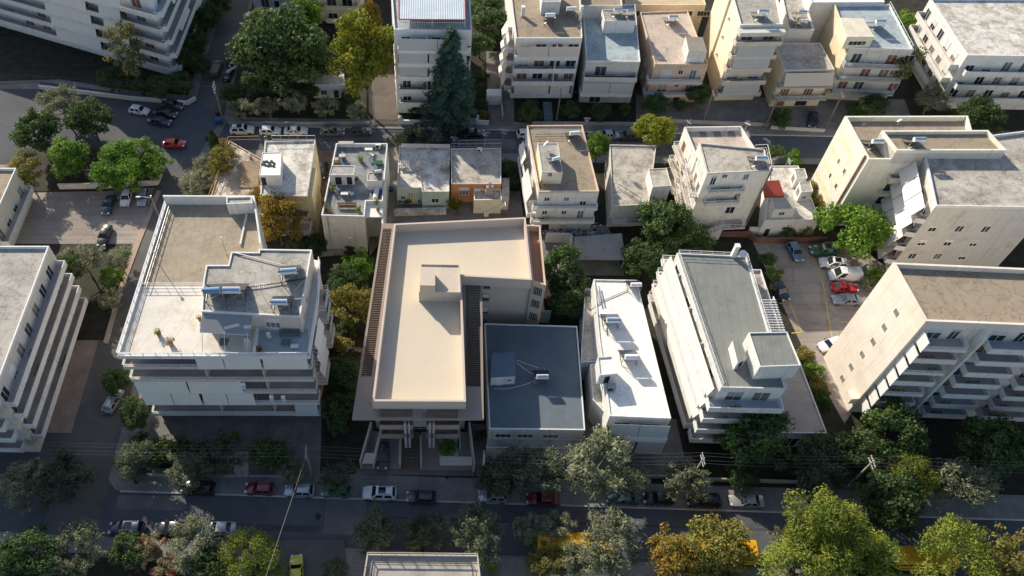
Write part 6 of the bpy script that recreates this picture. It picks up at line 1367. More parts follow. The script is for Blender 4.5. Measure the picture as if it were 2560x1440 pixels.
for x, y, lb in ((1440, 1352, 'leftmost yellow bus under the olive trees'), (1800, 1368, 'middle yellow bus behind the autumn trees'), (2300, 1386, 'rightmost yellow bus at the right edge, beyond the pines')):
    p = P(x, y, 3.0); inst('bus', make_bus, (p.x, p.y, 0.0), R(-2.5), None, lb, 'bus', 'yellow buses along the south kerb', 'yellow_bus')
# ================================================================== roof and street objects
tankB = mat('blue tank end', (.16, .29, .46), rough=.4); tankW = mat('white tank jacket', (.80, .81, .82), rough=.35, var=.05); solar = mat('solar panel glass', (.03, .035, .05), rough=.08, spec=.7, var=.1)
def make_heater(ends):
    def f():
        o = empty('solar_water_heater', (0, 0, 0)); mb = MB()
        q = [(-1.0, 1.3, .25), (1.0, 1.3, .25), (1.0, -.25, 1.35), (-1.0, -.25, 1.35)]; c = [Vector(v) for v in q]; mb.hexa([v - Vector((0, .05, .08)) for v in c] + c); mb.build('collector_panel', solar, o, local=True)
        t = MB(); t.tube((-.72, -.5, 1.62), (.72, -.5, 1.62), .3, n=14); tk = t.build('tank', tankW if ends != 2 else tankB, o, smooth=True, local=True)
        if ends:
            e = MB(); e.tube((-.74, -.5, 1.62), (-.5, -.5, 1.62), .305, n=14) if ends == 3 else None; e.add(*[[(x, -.5 + math.cos(a) * .306, 1.62 + math.sin(a) * .306) for a in (1.2, 1.6, 2.0, 2.4) for x in (-.7, .7)], [(0, 1, 3, 2), (2, 3, 5, 4), (4, 5, 7, 6)]]); e.build('tank_label', tankB, tk, local=True)
        fr = MB()
        for s in (-.85, .85): fr.bar((s, -.55, 0), (s, -.5, 1.35), .06); fr.bar((s, 1.3, 0), (s, 1.3, .25), .06); fr.bar((s, -.55, .05), (s, 1.3, .05), .05); fr.bar((s, -.5, 1.3), (s, 1.2, .1), .05)
        fr.bar((-.85, -.55, .1), (.85, -.5, 1.25), .05); fr.bar((-.85, -.5, 1.3), (.85, -.5, 1.3), .06); fr.build('frame', metalG, o, local=True); return o
    return f
HG = 'solar water heaters on the roofs'
for x, y, z, k, s, rz, lb in (
    (540, 742, 21.6, 2, 1.25, .05, 'solar heater with all blue tank on the grey penthouse roof'), (590, 742, 21.6, 1, 1.3, .0, 'solar heater with white tank right of the blue tank on the penthouse'), (727, 695, 21.6, 1, 1.25, .1, 'solar heater at the far right corner of the penthouse roof'), (706, 770, 21.6, 1, 1.15, 0, 'solar heater at the front right of the penthouse roof'),
    (1352, 950, 5.6, 1, 1.0, .0, 'solar heater on the slate blue roof'), (1583, 722, 8.2, 0, .95, .0, 'rear solar heater on the dazzling white roof'), (1525, 812, 8.2, 1, 1.15, .0, 'middle solar heater on the dazzling white roof'), (1570, 902, 8.2, 0, 1.1, .0, 'front solar heater on the dazzling white roof'),
    (1431, 348, 9.4, 0, 1.05, .1, 'solar heater at the back of the brown gravel roof'), (1385, 408, 12.0, 0, .8, .3, 'small solar heater on the roof room of the brown roofed house'), (1891, 412, 14.0, 1, 1.1, 0, 'solar heater on the cream house with stepped roof'),
    (2178, 370, 14.9, 1, 1.1, .0, 'solar heater on the lower roof of the cream apartments'), (2280, 366, 17.1, 1, 1.1, .0, 'solar heater on the upper roof of the cream apartments'),
    (1372, 56, 13.8, 0, 1.1, .0, 'solar heater in the middle of the tan roof in the top row'), (1424, 40, 13.8, 0, 1.1, 0, 'solar heater at the right of the tan roof in the top row'), (1540, 40, 12.4, 1, .95, 0, 'left solar heater on the roof room of the grey terrace house'), (1572, 42, 12.4, 1, .9, 0, 'right solar heater on the roof room of the grey terrace house'),
    (1676, 60, 8.8, 1, 1.1, 0, 'solar heater on the pinkish slab roof'), (1897, 48, 16.9, 1, 1.1, 0, 'solar heater on the tall cream building'), (1997, 68, 10.5, 0, 1.0, 0, 'front solar heater on the white house behind the concrete roof'), (1996, 46, 10.5, 1, 1.0, 0, 'rear solar heater on the white house behind the concrete roof'), (2187, 72, 12.0, 1, 1.1, 0, 'solar heater on the blue terrace behind the cream penthouse'), (945, 438, 10.3, 0, .7, .2, 'small solar heater on the roof room of the cluttered terrace')):
    p = P(x, y, z); inst('heater%d' % k, make_heater(k), (p.x, p.y, z), rz, s * 1.12, lb, 'solar heater', HG, 'solar_water_heater')
# pipes across the penthouse roof
for lb, pts in (('pale pipe running from the back corner to the right edge of the penthouse roof', [(588, 632), (712, 664), (745, 688)]), ('dark pipe across the middle of the penthouse roof', [(588, 722), (655, 714), (764, 696)]), ('pale pipe at the right front of the penthouse roof', [(768, 694), (735, 728)])):
    mb = MB(); mb.path([P(x, y, 21.82) for x, y in pts], .07, 6); tag(mb.build('roof_pipe', metalG if 'pale' in lb else plas), lb, 'pipe', 'pipes on the penthouse roof')
# antennas
def make_antenna():
    o = empty('roof_antenna', (0, 0, 0)); mb = MB(); mb.tube((0, 0, 0), (0, 0, 3.0), .03); mb.build('mast', metalG, o, local=True); e = MB(); e.bar((-.7, 0, 2.9), (.7, 0, 2.9), .04); [e.bar((x, -.35, 2.9), (x, .35, 2.9), .025) for x in (-.65, -.4, -.15, .1, .35, .6)]; e.bar((-.4, 0, 2.3), (.4, 0, 2.3), .035); [e.bar((x, -.28, 2.3), (x, .28, 2.3), .025) for x in (-.35, -.1, .15, .35)]; e.build('aerial', metalG, o, local=True); return o
def make_dish():
    o = empty('satellite_dish', (0, 0, 0)); mb = MB(); mb.tube((0, 0, 0), (0, 0, .8), .04); mb.build('mast', metalG, o, local=True); d = MB(); n = 16; ax = Vector((0, .8, .6)).normalized(); u = Vector((1, 0, 0)); v = ax.cross(u); c = Vector((0, .08, 1.0)); vs = []
    for k, (r, h) in enumerate(((.02, 0), (.25, .03), (.48, .12))): vs += [c + ax * h + (u * math.cos(2 * math.pi * i / n) + v * math.sin(2 * math.pi * i / n)) * r for i in range(n)]
    d.add(vs, [(k * n + i, k * n + (i + 1) % n, (k + 1) * n + (i + 1) % n, (k + 1) * n + i) for k in (0, 1) for i in range(n)] + [tuple(range(n))]); d.build('dish', tankW, o, smooth=True, local=True); a = MB(); a.bar(c, c + ax * .55, .03); a.build('arm', metalG, o, local=True); return o
AG = 'aerials on the roofs'
for x, y, z, s, lb in ((1256, 362, 4.6, 1.2, 'aerial at the back right corner of the orange walled house'), (1212, 366, 4.6, 1.1, 'aerial at the back of the orange walled house'), (1135, 372, 4.6, .9, 'aerial above the joint of the mint and orange houses'), (1463, 322, 9.4, .8, 'aerial at the back right corner of the brown gravel roof'), (965, 362, 8.4, .7, 'aerial at the back corner of the cluttered terrace'), (627, 402, 4.5, .5, 'short aerial on the weathered tiles'), (1862, 322, 11.5, .6, 'aerial on the back wall of the cream house with stepped roof'), (660, 745, 21.6, 1.0, 'aerial in the middle of the penthouse roof'), (1960, 1068, 4.1, .7, 'aerial on the shop roof slabs'), (1660, 150, 8.8, .9, 'aerial at the front of the pinkish slab roof'), (2150, 330, 14.9, .6, 'aerial on the lower roof of the cream apartments'), (1448, 90, 13.8, .8, 'aerial at the front right of the tan roof in the top row')):
    p = P(x, y, z); inst('antenna', make_antenna, (p.x, p.y, z), x * .7, s, lb, 'aerial', AG, 'roof_antenna')
DG = 'satellite dishes on the roofs'
for x, y, z, s, lb in ((937, 430, 10.3, 1.0, 'white dish on the roof room of the cluttered terrace'), (1714, 322, 12.7, 1.3, 'dish at the left back corner of the cream house with stepped roof'), (1862, 326, 12.7, 1.2, 'dish at the right back corner of the cream house with stepped roof'), (1570, 446, 5.2, 1.2, 'white dish on the low grey roof'), (1365, 372, 12.0, 1.1, 'dish at the back of the roof room on the brown roof'), (1852, 645, 14.5, 1.1, 'dish at the back corner of the grey felt roof'), (2244, 312, 17.1, .8, 'dish on the upper cream apartment roof'), (1962, 418, 4.2, 1.4, 'big dish on the white cottage')):
    p = P(x, y, z); inst('dish', make_dish, (p.x, p.y, z), x * .3, s, lb, 'satellite dish', DG, 'satellite_dish')
# roof lamp posts and terrace poles of the apartment block
for x, y, lb in ((567, 637, 'lamp pole with white head on the tan felt roof'), (405, 672, 'lamp pole at the left of the tan felt roof')):
    p = P(x, y, 18.2); o = empty('roof_lamp', p, lb, 'lamp'); mb = MB(); mb.tube(p, p + Vector((0, 0, 3.4)), .05); mb.build('pole', metalG, o); mb = MB(); mb.ball(p + Vector((0, 0, 3.5)), .22); mb.build('lamp_head', trimW, o, smooth=True)
# utility poles
poleW = mat('concrete pole', (.46, .44, .41), var=.15, streak=.3); poleT = mat('timber pole', (.24, .20, .16), var=.25, streak=.4)
PT = []
def pole(px, py, h, lb, arms=1, m=None, lamp=0, rz=0, z=.14):
    b = P(px, py, z); o = empty('utility_pole', b, lb, 'utility pole', 'utility poles along the streets'); mb = MB(); mb.tube(b - Vector((0, 0, .1)), b + Vector((0, 0, h)), .17, .11, 8); mb.build('pole', m or poleW, o, smooth=True)
    for k in range(arms):
        z_ = h - .25 - k * .7; d = Vector((math.sin(rz), math.cos(rz), 0)); a = MB(); a.bar(b + d * -.85 + Vector((0, 0, z_)), b + d * .85 + Vector((0, 0, z_)), .1); ao = a.build('crossarm', m or poleW, o); i = MB(); [i.tube(b + d * t + Vector((0, 0, z_)), b + d * t + Vector((0, 0, z_ + .18)), .04) for t in (-.75, -.3, .3, .75)]; i.build('insulators', trimW, ao)
    if lamp: a = MB(); a.bar(b + Vector((0, 0, h - .5)), b + Vector((-1.6 * lamp, -.3, h + .1)), .06); a.box(b.x - 2.1 * lamp - .25, b.x - 2.1 * lamp + .45, b.y - .45, b.y - .2, b.z + h, b.z + h + .12); a.build('lamp_arm', trimW, o)
    return b + Vector((0, 0, h))
t1 = pole(783, 1196, 8.6, 'timber utility pole with pale bracing left of the beige forecourt', 2, poleT); t2 = pole(1203, 1200, 7.6, 'pale utility pole at the right corner of the beige forecourt', 2)
t3 = pole(1722, 1205, 7.6, 'pale utility pole behind the round sunlit olive tree', 2); t4 = pole(2120, 1215, 8.0, 'leaning looking utility pole at the right end of the front street', 2)
n1 = pole(559, 306, 9.2, 'tall utility pole at the corner of the square', 3, poleT); n2 = pole(937, 314, 7.6, 'pale pole beside the brown paved drive', 1); n3 = pole(1391, 300, 7.2, 'utility pole beside the blue tiled steps', 1, poleT)
n4 = pole(1758, 302, 7.0, 'utility pole in front of the tall cream building', 1, poleT); n5 = pole(1912, 320, 8.2, 'utility pole between the tall cream and concrete roofed houses', 1, poleT); n6 = pole(2064, 318, 8.0, 'utility pole in front of the tan walled building', 1, poleT)
lp = pole(405, 560, 7.0, 'street lamp with flat white head in the lane beside the apartment block', 0, metalG, 1) 
wire = mat('cable', (.16, .16, .165), var=.05, fine=0); wireL = mat('pale grey cable', (.17, .17, .165), var=.05, fine=0)  # second cable colour is a slightly paler grey
def cable(a, b, lb, offs=((0, -.75), (0, .3), (0, .75), (0, -.3)), sag=.6, r=.013, m=wire):
    mb = MB()
    for ox, oy in offs:
        pts = []
        for i in range(13):
            t = i / 12; q = lerp(Vector(a), Vector(b), t); pts.append(q + Vector((ox, oy, -.1 - sag * 4 * t * (1 - t))))
        mb.path(pts, r, 4)
    return tag(mb.build('overhead_cable', m), lb, 'cable', 'overhead cables between the poles')
cable(t1 + Vector((-52, 1.2, .2)), t1, 'bundle of cables running left from the timber pole', sag=.9); cable(t1, t2, 'bundle of cables over the beige forecourt', sag=.5); cable(t2, t3, 'bundle of cables over the big sunlit olive tree', sag=.7); cable(t3, t4, 'bundle of cables between the two right hand poles', sag=.6); cable(t4, t4 + Vector((36, -1.2, 0)), 'bundle of cables leaving the right edge on the front street', sag=.6)
cable(n1 + Vector((-48, 3, .3)), n1, 'bundle of cables crossing the walled garden to the left edge', sag=.7); cable(n1, n2, 'bundle of cables in front of the huge dark tree', offs=((0, .3), (0, -.3)), sag=.6); cable(n2, n3, 'pair of cables in front of the white awning block', offs=((0, .3), (0, -.3))); cable(n3, n4, 'pair of cables below the grey terrace and peach houses', offs=((0, .3), (0, -.3))); cable(n4, n5, 'pair of cables before the tall cream building', offs=((0, .3), (0, -.3)), sag=.3); cable(n5, n6, 'pair of cables before the concrete roofed house', offs=((0, .3), (0, -.3)), sag=.3)
cable(P(655, 1445, 9), P(716, 1228, 4), 'thick pale cable crossing the front street over the bright green tree', offs=((0, 0),), sag=.4, r=.05, m=wireL) if 0 else None
cable(P(660, 1452, 30), t1 - Vector((0, 0, 1.0)), 'pale cable rising towards the camera from the timber pole', offs=((0, 0),), sag=.1, r=.03, m=wireL)
# wheeled bins at the corner of the square
binB = mat('blue bin plastic', (.03, .07, .28), rough=.5); binR = mat('brown bin plastic', (.10, .05, .05), rough=.6)
def make_bin():
    o = empty('wheeled_bin', (0, 0, 0)); mb = MB(); mb.hexa([(-.55, -.4, .2), (.55, -.4, .2), (.55, .4, .2), (-.55, .4, .2), (-.68, -.5, 1.15), (.68, -.5, 1.15), (.68, .5, 1.15), (-.68, .5, 1.15)]); mb.build('tub', binB, o, local=True); mb = MB(); mb.hexa([(-.7, -.55, 1.16), (.7, -.55, 1.16), (.7, .52, 1.16), (-.7, .52, 1.16), (-.6, -.4, 1.3), (.6, -.4, 1.3), (.6, .4, 1.38), (-.6, .4, 1.38)]); mb.build('lid', binB, o, local=True)
    for x in (-.5, .5):
        for y in (-.32, .32): w_ = MB(); w_.tube((x - .04, y, .1), (x + .04, y, .1), .1); w_.build('wheel', rubber, o, local=True)
    return o
for x, y, lb, m in ((548, 309, 'blue wheeled bin at the corner of the square', binB), (549, 288, 'brown wheeled bin behind the blue bin', binR)):
    p = P(x, y, .02); o = inst('bin', make_bin, (p.x, p.y, 0), .1, None, lb, 'bin', 'wheeled bins at the square', 'wheeled_bin')
    for c in o.children:
        if c.name.split('.')[0] in ('tub', 'lid'): c.material_slots[0].link = 'OBJECT'; c.material_slots[0].material = m
# garden and boundary walls
def gwall(name, lb, px, h, t, m, z=.146, cap=None, piers=None):
    g = G(px, z); o = empty(name, g[0], lb, 'wall'); mb = MB()
    for a, c in zip(g, g[1:]): mb.obox(((a + c) / 2)[:2], (c - a)[:2], (c - a).length / 2, t / 2, z, z + h)
    mb.build('wall', m, o)
    if cap:
        mb = MB(); [mb.obox(((a + c) / 2)[:2], (c - a)[:2], (c - a).length / 2, t / 2 + .05, z + h + .002, z + h + .07) for a, c in zip(g, g[1:])]; mb.build('coping', cap, o)
    for px_ in (piers or ()):
        q = P(*px_, z); mb = MB(); mb.box(q.x - .28, q.x + .28, q.y - .28, q.y + .28, z, z + h + .5); mb.ball((q.x, q.y, z + h + .68), .2); mb.build('pier', m, o)
    return o
gwall('garden_wall', 'white garden wall with capped piers in front of the white awning block', [(998, 310), (1160, 311)], .9, .25, white, cap=trimW, piers=[(1000, 306), (1161, 306)])
gwall('garden_wall', 'short white wall right of the gate of the white awning block', [(1191, 310), (1222, 312)], 1.0, .25, white, piers=[(1193, 306)])
gwall('garden_wall', 'pale wall round the corner garden above the square', [(100, 222), (264, 242), (330, 250), (470, 262), (490, 250)], .8, .3, peach, cap=trimW)
gwall('garden_wall', 'low pinkish wall of the planted plot below the bright trees', [(150, 472), (264, 470), (395, 462), (412, 420), (404, 404)], 1.2, .3, pinkw)
gwall('garden_wall', 'long low grey wall behind the upper street pavement', [(572, 312), (925, 312)], .7, .2, grout)
gwall('garden_wall', 'low wall before the tall cream building', [(1640, 305), (1920, 316)], .8, .2, grout)
gwall('garden_wall', 'low pale wall before the concrete roofed house', [(1925, 322), (2060, 330)], .7, .2, offw)
gwall('garden_wall', 'low wall below the grey terrace house', [(1330, 312), (1600, 314)], .8, .2, grout)
gwall('garden_wall', 'reddish wall between the white cottage and the parking lot', [(1730, 590), (1870, 592), (1885, 606), (2060, 606)], 1.3, .25, mat('reddish brick wall', (.20, .10, .08), var=.3))
gwall('garden_wall', 'pale rear yard wall between the white cottage and the parking lot', [(1868, 585), (1962, 588)], 1.6, .5, pinkw)
gwall('garden_wall', 'stone strip wall below the cluttered terrace house', [(792, 640), (860, 634)], .7, .5, concL)
gwall('garden_wall', 'white basin wall between the brown roofed house and the shed', [(1362, 604), (1424, 606), (1426, 650)], 2.2, .3, offw)
gwall('garden_wall', 'white yard wall in front of the mint house', [(985, 536), (1115, 532)], 1.0, .9, whiteD)
gwall('garden_wall', 'low wall of the front garden right of the forecourt', [(1450, 1190), (1700, 1196)], .8, .2, grout)
gwall('garden_wall', 'low wall with step in front of the dark tree by the long apartments', [(1720, 1200), (1990, 1208)], .8, .2, grout)
gwall('garden_wall', 'low wall below the left end of the apartment block', [(300, 1188), (585, 1192)], .5, .25, grout)
gwall('garden_wall', 'low wall right of the apartment entrance path', [(625, 1193), (760, 1194)], .5, .25, grout)
gwall('garden_wall', 'driveway ramp wall beside the concrete drive', [(1250, 225), (1256, 300)], 1.2, .25, concL)
gwall('garden_wall', 'low stone wall at the plaza edge under the yellow autumn trees', [(1370, 1436), (1520, 1438)], .6, .4, offw)
# entrance steps of the apartment block
st = empty('entrance_steps', P(610, 1180, .15), 'pale entrance steps and path between the two dark shrub beds', 'steps'); mb = MB(); g = G([(585, 1192), (622, 1192), (618, 1130), (588, 1130)], .2)
for k in range(5): mb.obox((lerp(lerp(g[0], g[1], .5), lerp(g[3], g[2], .5), (k + .5) / 5))[:2], (1, 0), 1.0, .36, .15, .22 + k * .05)
mb.build('tread', concL, st); 
st = empty('garage_ramp', P(1232, 240, .15), 'white garage ramp mouth beside the hedge and concrete driveway', 'garage'); mb = MB(); c = P(1234, 262, .15); mb.box(c.x - 1.4, c.x + 1.4, c.y, c.y + 2.0, .15, 2.4); mb.build('wall', white, st); mb = MB(); mb.box(c.x - 1.2, c.x + 1.2, c.y - .03, c.y - .004, .16, 2.1); mb.build('door', shut, st)
st = empty('tiled_steps', P(1372, 290, .15), 'blue tiled steps between two dark trees below the white apartments', 'steps'); mb = MB(); c = P(1372, 305, .15)
for k in range(8): mb.box(c.x - .8, c.x + .8, c.y + k * .6, c.y + (k + 1) * .6 - .003, .15, .3 + k * .12)
mb.build('tread', paving('blue step tiles', (.20, .24, .30), (.3, .3), ms=.03), st)
# metal gate of the white awning block
g0 = empty('metal_gate', P(1176, 308, .15), 'pale double gate between the white garden walls', 'gate'); a, c = P(1163, 310, .15), P(1190, 310, .15)
for t0, t1_ in ((0, .48), (.52, 1)):
    mb = MB(); p0, p1 = lerp(a, c, t0), lerp(a, c, t1_); [mb.bar(lerp(p0, p1, k / 5), lerp(p0, p1, k / 5) + Vector((0, 0, 1.3)), .05) for k in range(6)]; [mb.bar(p0 + Vector((0, 0, h_)), p1 + Vector((0, 0, h_)), .06) for h_ in (.1, .7, 1.3)]; mb.build('leaf', railW, g0)
g0 = empty('metal_gate', P(965, 310, .15), 'dark sliding gate across the brown paved drive', 'gate'); a, c = P(938, 312, .15), P(996, 312, .15); mb = MB(); [mb.bar(lerp(a, c, k / 16), lerp(a, c, k / 16) + Vector((0, 0, 1.2)), .05) for k in range(17)]; [mb.bar(a + Vector((0, 0, h_)), c + Vector((0, 0, h_)), .07) for h_ in (.1, 1.2)]; mb.build('leaf', railD, g0)
# small things on terraces
terr = mat('terracotta pot', (.35, .15, .08), var=.15); plw = mat('white plastic', (.75, .75, .73), rough=.5, var=.05)
def make_pot(kind):
    def f():
        o = empty('potted_plant', (0, 0, 0)); mb = MB(); mb.tube((0, 0, 0), (0, 0, .45), .2, .28, 10); mb.build('pot', terr, o, local=True); rg = random.Random(4); l = MB()
        for _ in range(90): d = rnd_unit(rg); d.z = abs(d.z); leaf(l, Vector((0, 0, .5)) + d * .5 * rg.random() ** .4, d + rnd_unit(rg) * .7, .22, .12, rg)
        l.build('foliage', LM[kind], o, local=True); return o
    return f
TZ, CZ = 18.21, 8.16
PG = 'potted plants on the terraces'
for x, y, z, k, s, lb in ((398, 838, TZ, 'khaki', 1.2, 'potted plant left on the white terrace of the apartment block'), (428, 862, TZ, 'flower', 1.4, 'larger potted plant nearer the front of the white terrace'), (500, 800, TZ, 'khaki', .9, 'potted plant beside the grey terrace awning'), (650, 878, TZ, 'khaki', 1.0, 'potted plant at the divider of the shaded terrace corner'),
    (832, 478, CZ, 'bright', 1.3, 'tall bright plant at the left wall of the cluttered terrace'), (806, 515, CZ, 'broad', 1.4, 'plant in the left front corner of the cluttered terrace'), (818, 522, CZ, 'flower', 1.1, 'reddish plant in the left front corner of the cluttered terrace'), (826, 530, CZ, 'khaki', 1.0, 'plant beside the front bench of the cluttered terrace'), (897, 530, CZ, 'bright', 1.3, 'bright plant at the right end of the front bench on the cluttered terrace'), (903, 405, CZ, 'bright', 1.2, 'bright plant in the middle of the cluttered terrace'), (898, 400, CZ, 'flower', .9, 'small plant beside the bright one in the middle of the cluttered terrace'), (942, 510, 8.21, 'bright', 1.0, 'plant on the white slab corner of the cluttered terrace'), (945, 528, 8.21, 'khaki', 1.0, 'lower plant on the white slab corner of the cluttered terrace'), (890, 455, CZ, 'broad', 1.2, 'dark plant beside the left roof room of the cluttered terrace'), (955, 372, CZ, 'flower', .8, 'reddish pot by the back wall of the cluttered terrace'),
    (1000, 508, .16, 'broad', 1.3, 'left plant in the mint house yard'), (1018, 512, .16, 'broad', 1.5, 'right plant in the mint house yard'), (1048, 507, .16, 'broad', 1.1, 'plant under the yellow door of the mint house'), (1350, 463, 9.4, 'flower', .9, 'pot at the front edge of the brown gravel roof')):
    p = P(x, y, z); inst('pot' + k, make_pot(k), (p.x, p.y, z), x, s, lb, 'potted plant', PG, 'potted_plant')
def table(px, py, z, lb, m, w=1.3, d=.75, h=.72, name='table'):
    c = P(px, py, z); o = empty(name, c, lb, 'table'); mb = MB(); mb.box(c.x - w / 2, c.x + w / 2, c.y - d / 2, c.y + d / 2, z + h - .05, z + h); mb.build('table_top', m, o)
    for i in (-1, 1):
        for j in (-1, 1): mb = MB(); mb.box(c.x + i * (w / 2 - .08) - .03, c.x + i * (w / 2 - .08) + .03, c.y + j * (d / 2 - .08) - .03, c.y + j * (d / 2 - .08) + .03, z, z + h - .053); mb.build('leg', m, o)
def make_chair():
    o = empty('garden_chair', (0, 0, 0)); mb = MB(); mb.box(-.26, .26, -.26, .26, .4, .45); mb.build('seat', plw, o, local=True); mb = MB(); mb.hexa([(-.26, .24, .46), (.26, .24, .46), (.26, .28, .46), (-.26, .28, .46), (-.24, .32, .95), (.24, .32, .95), (.24, .36, .95), (-.24, .36, .95)]); mb.build('backrest', plw, o, local=True)
    for i in (-.22, .22):
        for j in (-.22, .22): mb = MB(); mb.box(i - .025, i + .025, j - .025, j + .025, 0, .398); mb.build('leg', plw, o, local=True)
    return o
def bench(px, py, z, lb, m, w=2.4, rz=0):
    c = P(px, py, z); o = empty('bench', c, lb, 'bench'); mb = MB(); mb.box(c.x - w / 2, c.x + w / 2, c.y - .3, c.y + .3, z + .38, z + .46); mb.build('seat', m, o); mb = MB(); [mb.bar((c.x - w / 2, c.y + .3, z + h_), (c.x + w / 2, c.y + .3, z + h_), .06, .1) for h_ in (.6, .75, .9)]; [mb.bar((x, c.y + .3, z), (x, c.y + .3, z + .95), .06) for x in (c.x - w / 2 + .03, c.x, c.x + w / 2 - .03)]; mb.build('backrest', m, o)
    for x in (c.x - w / 2 + .1, c.x + w / 2 - .1): mb = MB(); mb.box(x - .04, x + .04, c.y - .28, c.y - .2, z, z + .379); mb.build('leg', m, o)
brownw = mat('brown wood', (.24, .12, .07), var=.2); greyw = mat('grey wicker', (.15, .155, .16), var=.2)
bench(725, 838, 18.22, 'grey slatted bench under the penthouse window', greyw, 2.6); table(716, 858, 18.22, 'grey coffee table on the shaded terrace corner', greyw, 1.2, .8, .4); table(737, 868, 18.22, 'white tray table on the shaded terrace corner', plw, 1.0, .6, .3); table(562, 862, 18.21, 'round shadowed table under the grey terrace awning', greyw, 1.1, 1.1)
bench(868, 520, CZ, 'brown bench at the front of the cluttered terrace', brownw, 3.0); table(862, 490, CZ, 'white table on the cluttered terrace', plw, 1.2, .7); table(856, 398, CZ, 'cream cupboard table near the back of the cluttered terrace', mat('cream box', (.6, .56, .45)), 1.0, .7, .9); table(866, 366, CZ, 'pale long table at the back wall of the cluttered terrace', mat('pale wood', (.48, .44, .36)), 2.6, .7, .9); table(922, 380, CZ, 'white table near the air conditioner of the cluttered terrace', plw, 1.3, .6); table(1000, 380, 4.1, 'low white table on the mint house roof', plw, 1, .6) if 0 else None
CG = 'white chairs on the terraces'
for x, y, z, rz, lb in ((674, 846, 18.22, .4, 'white chair at the left end of the grey slatted bench'), (846, 478, CZ, 1.0, 'white chair at the left of the white table on the cluttered terrace'), (880, 488, CZ, 2.0, 'white chair at the right of the white table on the cluttered terrace'), (926, 404, CZ, .7, 'white chair in the middle right of the cluttered terrace'), (930, 392, CZ, 2.6, 'white chair next to the back table of the cluttered terrace'), (425, 944, 14.52, .2, 'white chair on the open top left balcony of the apartment block') if 0 else (610, 972, 12.52, .1, 'white chair on the open balcony of the apartment block'), (680, 1003, 9.42, .1, 'left white chair on the lower right balcony of the apartment block'), (710, 1003, 9.42, .3, 'right white chair on the lower right balcony of the apartment block')):
    p = P(x, y, z); inst('chair', make_chair, (p.x, p.y, z), rz, None, lb, 'chair', CG, 'garden_chair')
# ladder, washing stand, air conditioners, water tank, hot tub cover
def box_unit(name, px, py, z, w, d, h, m, lb, cat, fan=True, rz=0):
    c = P(px, py, z); o = empty(name, c, lb, cat); mb = MB(); mb.box(c.x - w / 2, c.x + w / 2, c.y - d / 2, c.y + d / 2, z + .08, z + h); mb.build('casing', m, o); mb = MB(); [mb.box(c.x + s * w * .35 - .05, c.x + s * w * .35 + .05, c.y - d / 2, c.y + d / 2, z, z + .079) for s in (-1, 1)]; mb.build('feet', plas, o)
    if fan: mb = MB(); mb.tube((c.x - w * .15, c.y - d / 2 - .012, z + h * .55), (c.x - w * .15, c.y - d / 2 + .01, z + h * .55), h * .34, n=14); mb.build('fan_grille', plas, o)
    return o
box_unit('air_conditioner', 946, 370, CZ, 1.0, .5, .9, plw, 'white air conditioner at the back corner of the cluttered terrace', 'air conditioner'); box_unit('air_conditioner', 1526, 975, 8.22, 1.1, .7, 1.2, metalG, 'grey cooling unit beside the stair room of the dazzling white roof', 'air conditioner'); box_unit('air_conditioner', 1002, 416, 4.15, .7, .4, .6, plw, 'white unit on the mint house roof', 'air conditioner') ; box_unit('air_conditioner', 1199, 378, 4.5, .9, .5, .7, plw, 'white unit on the pale roof of the orange walled house', 'air conditioner')
box_unit('storage_crate', 946, 412, CZ, 1.5, .9, .6, mat('dark green crate', (.03, .10, .06)), 'dark green crate at the right wall of the cluttered terrace', 'crate', False); box_unit('cool_box', 842, 405, CZ, .7, .6, .8, mat('orange topped box', (.55, .40, .25)), 'pale orange box at the left wall of the cluttered terrace', 'box', False); box_unit('cool_box', 860, 402, CZ, .6, .5, .6, mat('blue box', (.05, .16, .26)), 'blue box beside the cream cupboard on the cluttered terrace', 'box', False)
c = P(941, 485, CZ); o = empty('boat_shaped_tank', c, 'long white rounded tank lying at the right wall of the cluttered terrace', 'tank'); mb = MB(); mb.tube(c + Vector((-.1, -1.3, .5)), c + Vector((.15, 1.3, .5)), .42, .42, 12); mb.ball(c + Vector((.15, 1.3, .5)), .42); mb.ball(c + Vector((-.1, -1.3, .5)), .42); mb.build('shell', plw, o, smooth=True); mb = MB(); mb.ball(c + Vector((-.25, -1.75, .4)), .3); mb.build('cap', PC['red'], o, smooth=True); mb = MB(); mb.box(c.x - .4, c.x + .4, c.y - 1, c.y + 1, CZ, CZ + .12); mb.build('cradle', plas, o)
def aframe(px, py, z, h, lb, m, name='step_ladder', cat='ladder'):
    c = P(px, py, z); o = empty(name, c, lb, cat)
    for s, nm in ((-1, 'front_frame'), (1, 'rear_frame')):
        mb = MB(); [mb.bar(c + Vector((x, s * .5, 0)), c + Vector((x * .6, 0, h)), .05) for x in (-.35, .35)]; [mb.bar(c + Vector((-.35 + .14 * t, s * .5 * (1 - t), h * t)), c + Vector((.35 - .14 * t, s * .5 * (1 - t), h * t)), .05) for t in (.2, .4, .6, .8, .98)]; mb.build(nm, m, o)
aframe(623, 872, 18.22, 2.4, 'white step ladder frame under the terrace awning', railW); aframe(2044, 826, .16, .1, '', railW) if 0 else None
c = P(621, 842, 18.21); o = empty('red_parasol', c, 'folded red parasol beside the penthouse wall', 'parasol'); mb = MB(); mb.tube(c, c + Vector((0, 0, 2.0)), .03); mb.build('pole', metalG, o); mb = MB(); mb.tube(c + Vector((0, 0, .6)), c + Vector((0, 0, 1.9)), .28, .06, 8); mb.build('canopy', PC['red'], o)
c = P(1829, 577, .16); o = empty('magenta_shrub', c, 'round magenta flowering bush at the foot of the cream house', 'shrub'); rg = random.Random(8); mb = MB()
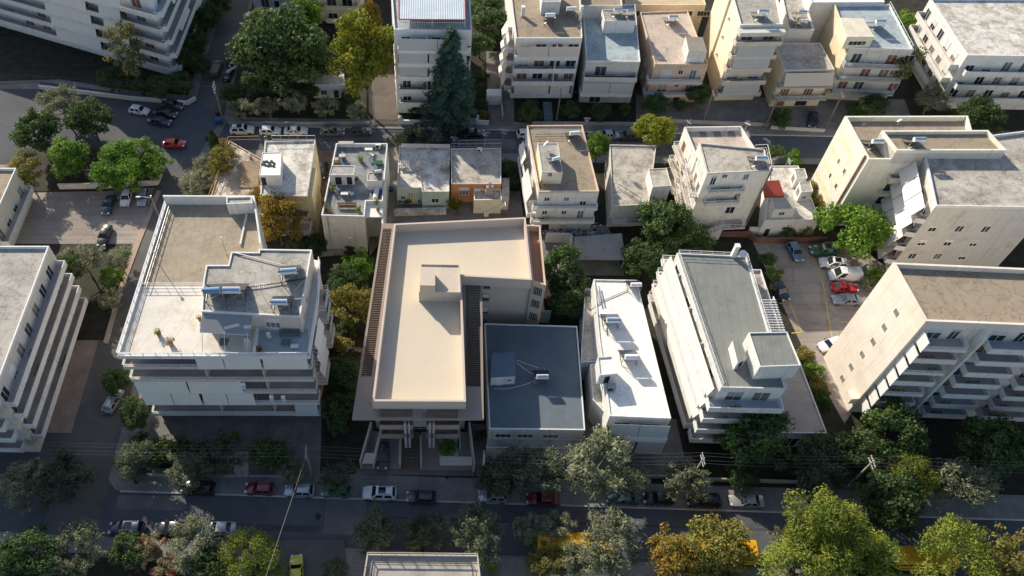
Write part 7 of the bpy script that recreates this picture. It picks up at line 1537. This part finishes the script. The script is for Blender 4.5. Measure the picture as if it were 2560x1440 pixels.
for _ in range(500): d = rnd_unit(rg); d.z = abs(d.z); leaf(mb, c + Vector((d.x * 1.5, d.y * .7, d.z * 1.1)) * rg.random() ** .2, d + rnd_unit(rg) * .6, .25, .16, rg)
mb.build('blossom', leafmat('magenta blossom', (.35, .02, .12), (.45, .03, .18)), o); mb = MB(); mb.tube(c, c + Vector((0, 0, .7)), .06); mb.build('stem', bark, o)
# blue container in the alley
c = P(978, 475, .16); o = empty('blue_tub', c, 'round blue tub in the alley beside the mint house', 'tub'); mb = MB(); mb.tube(c, c + Vector((0, 0, .5)), .4, .48, 14); mb.build('tub', binB, o); mb = MB(); mb.tube(c + Vector((0, 0, .5)), c + Vector((0, 0, .54)), .52, .52, 14); mb.build('lid', binB, o)
# rubble heap behind the brown roofed house
rg = random.Random(12); c = P(1425, 578, .15); rb = MB()
for _ in range(240):
    x, y = c.x + rg.gauss(0, 2.4), c.y + rg.gauss(0, .8); z_ = .15 + max(0, .5 - abs(y - c.y) * .35) * rg.random(); s_ = rg.uniform(.12, .4); u = rnd_unit(rg); rb.bar((x - u.x * s_, y - u.y * s_, z_ + .1 - u.z * .08), (x + u.x * s_, y + u.y * s_, z_ + .1 + u.z * .08), rg.uniform(.06, .3), rg.uniform(.04, .2), rg.choice((0, 0, 1, 2, 3)))
tag(rb.build('rubble', [grout, plw, mat('dark scrap', (.06, .055, .05)), mat('grey blue scrap', (.2, .23, .27))]), 'heap of mixed scrap and rubble behind the brown roofed house', 'rubble', None, 'stuff')
# letter shaped ring of dots on the square roof room: black tyres weighing down the coating
for k, (x, y) in enumerate(((656, 411), (660, 405), (667, 404), (673, 408), (679, 404), (685, 409), (663, 413), (670, 415), (677, 414), (684, 416))):
    c = P(x, y, 11.52); mb = MB(); n = 12
    vs = [(c.x + math.cos(2 * math.pi * i / n) * r, c.y + math.sin(2 * math.pi * i / n) * r, c.z + h_) for r, h_ in ((.24, .0), (.24, .12), (.13, .12), (.13, .0)) for i in range(n)]; mb.add(vs, [(j * n + i, j * n + (i + 1) % n, (j + 1) % 4 * n + (i + 1) % n, (j + 1) % 4 * n + i) for j in range(4) for i in range(n)])
    tag(mb.build('black_ring', plas), 'black ring lying with others on the white square roof room', 'ring', 'black rings on the square roof room')
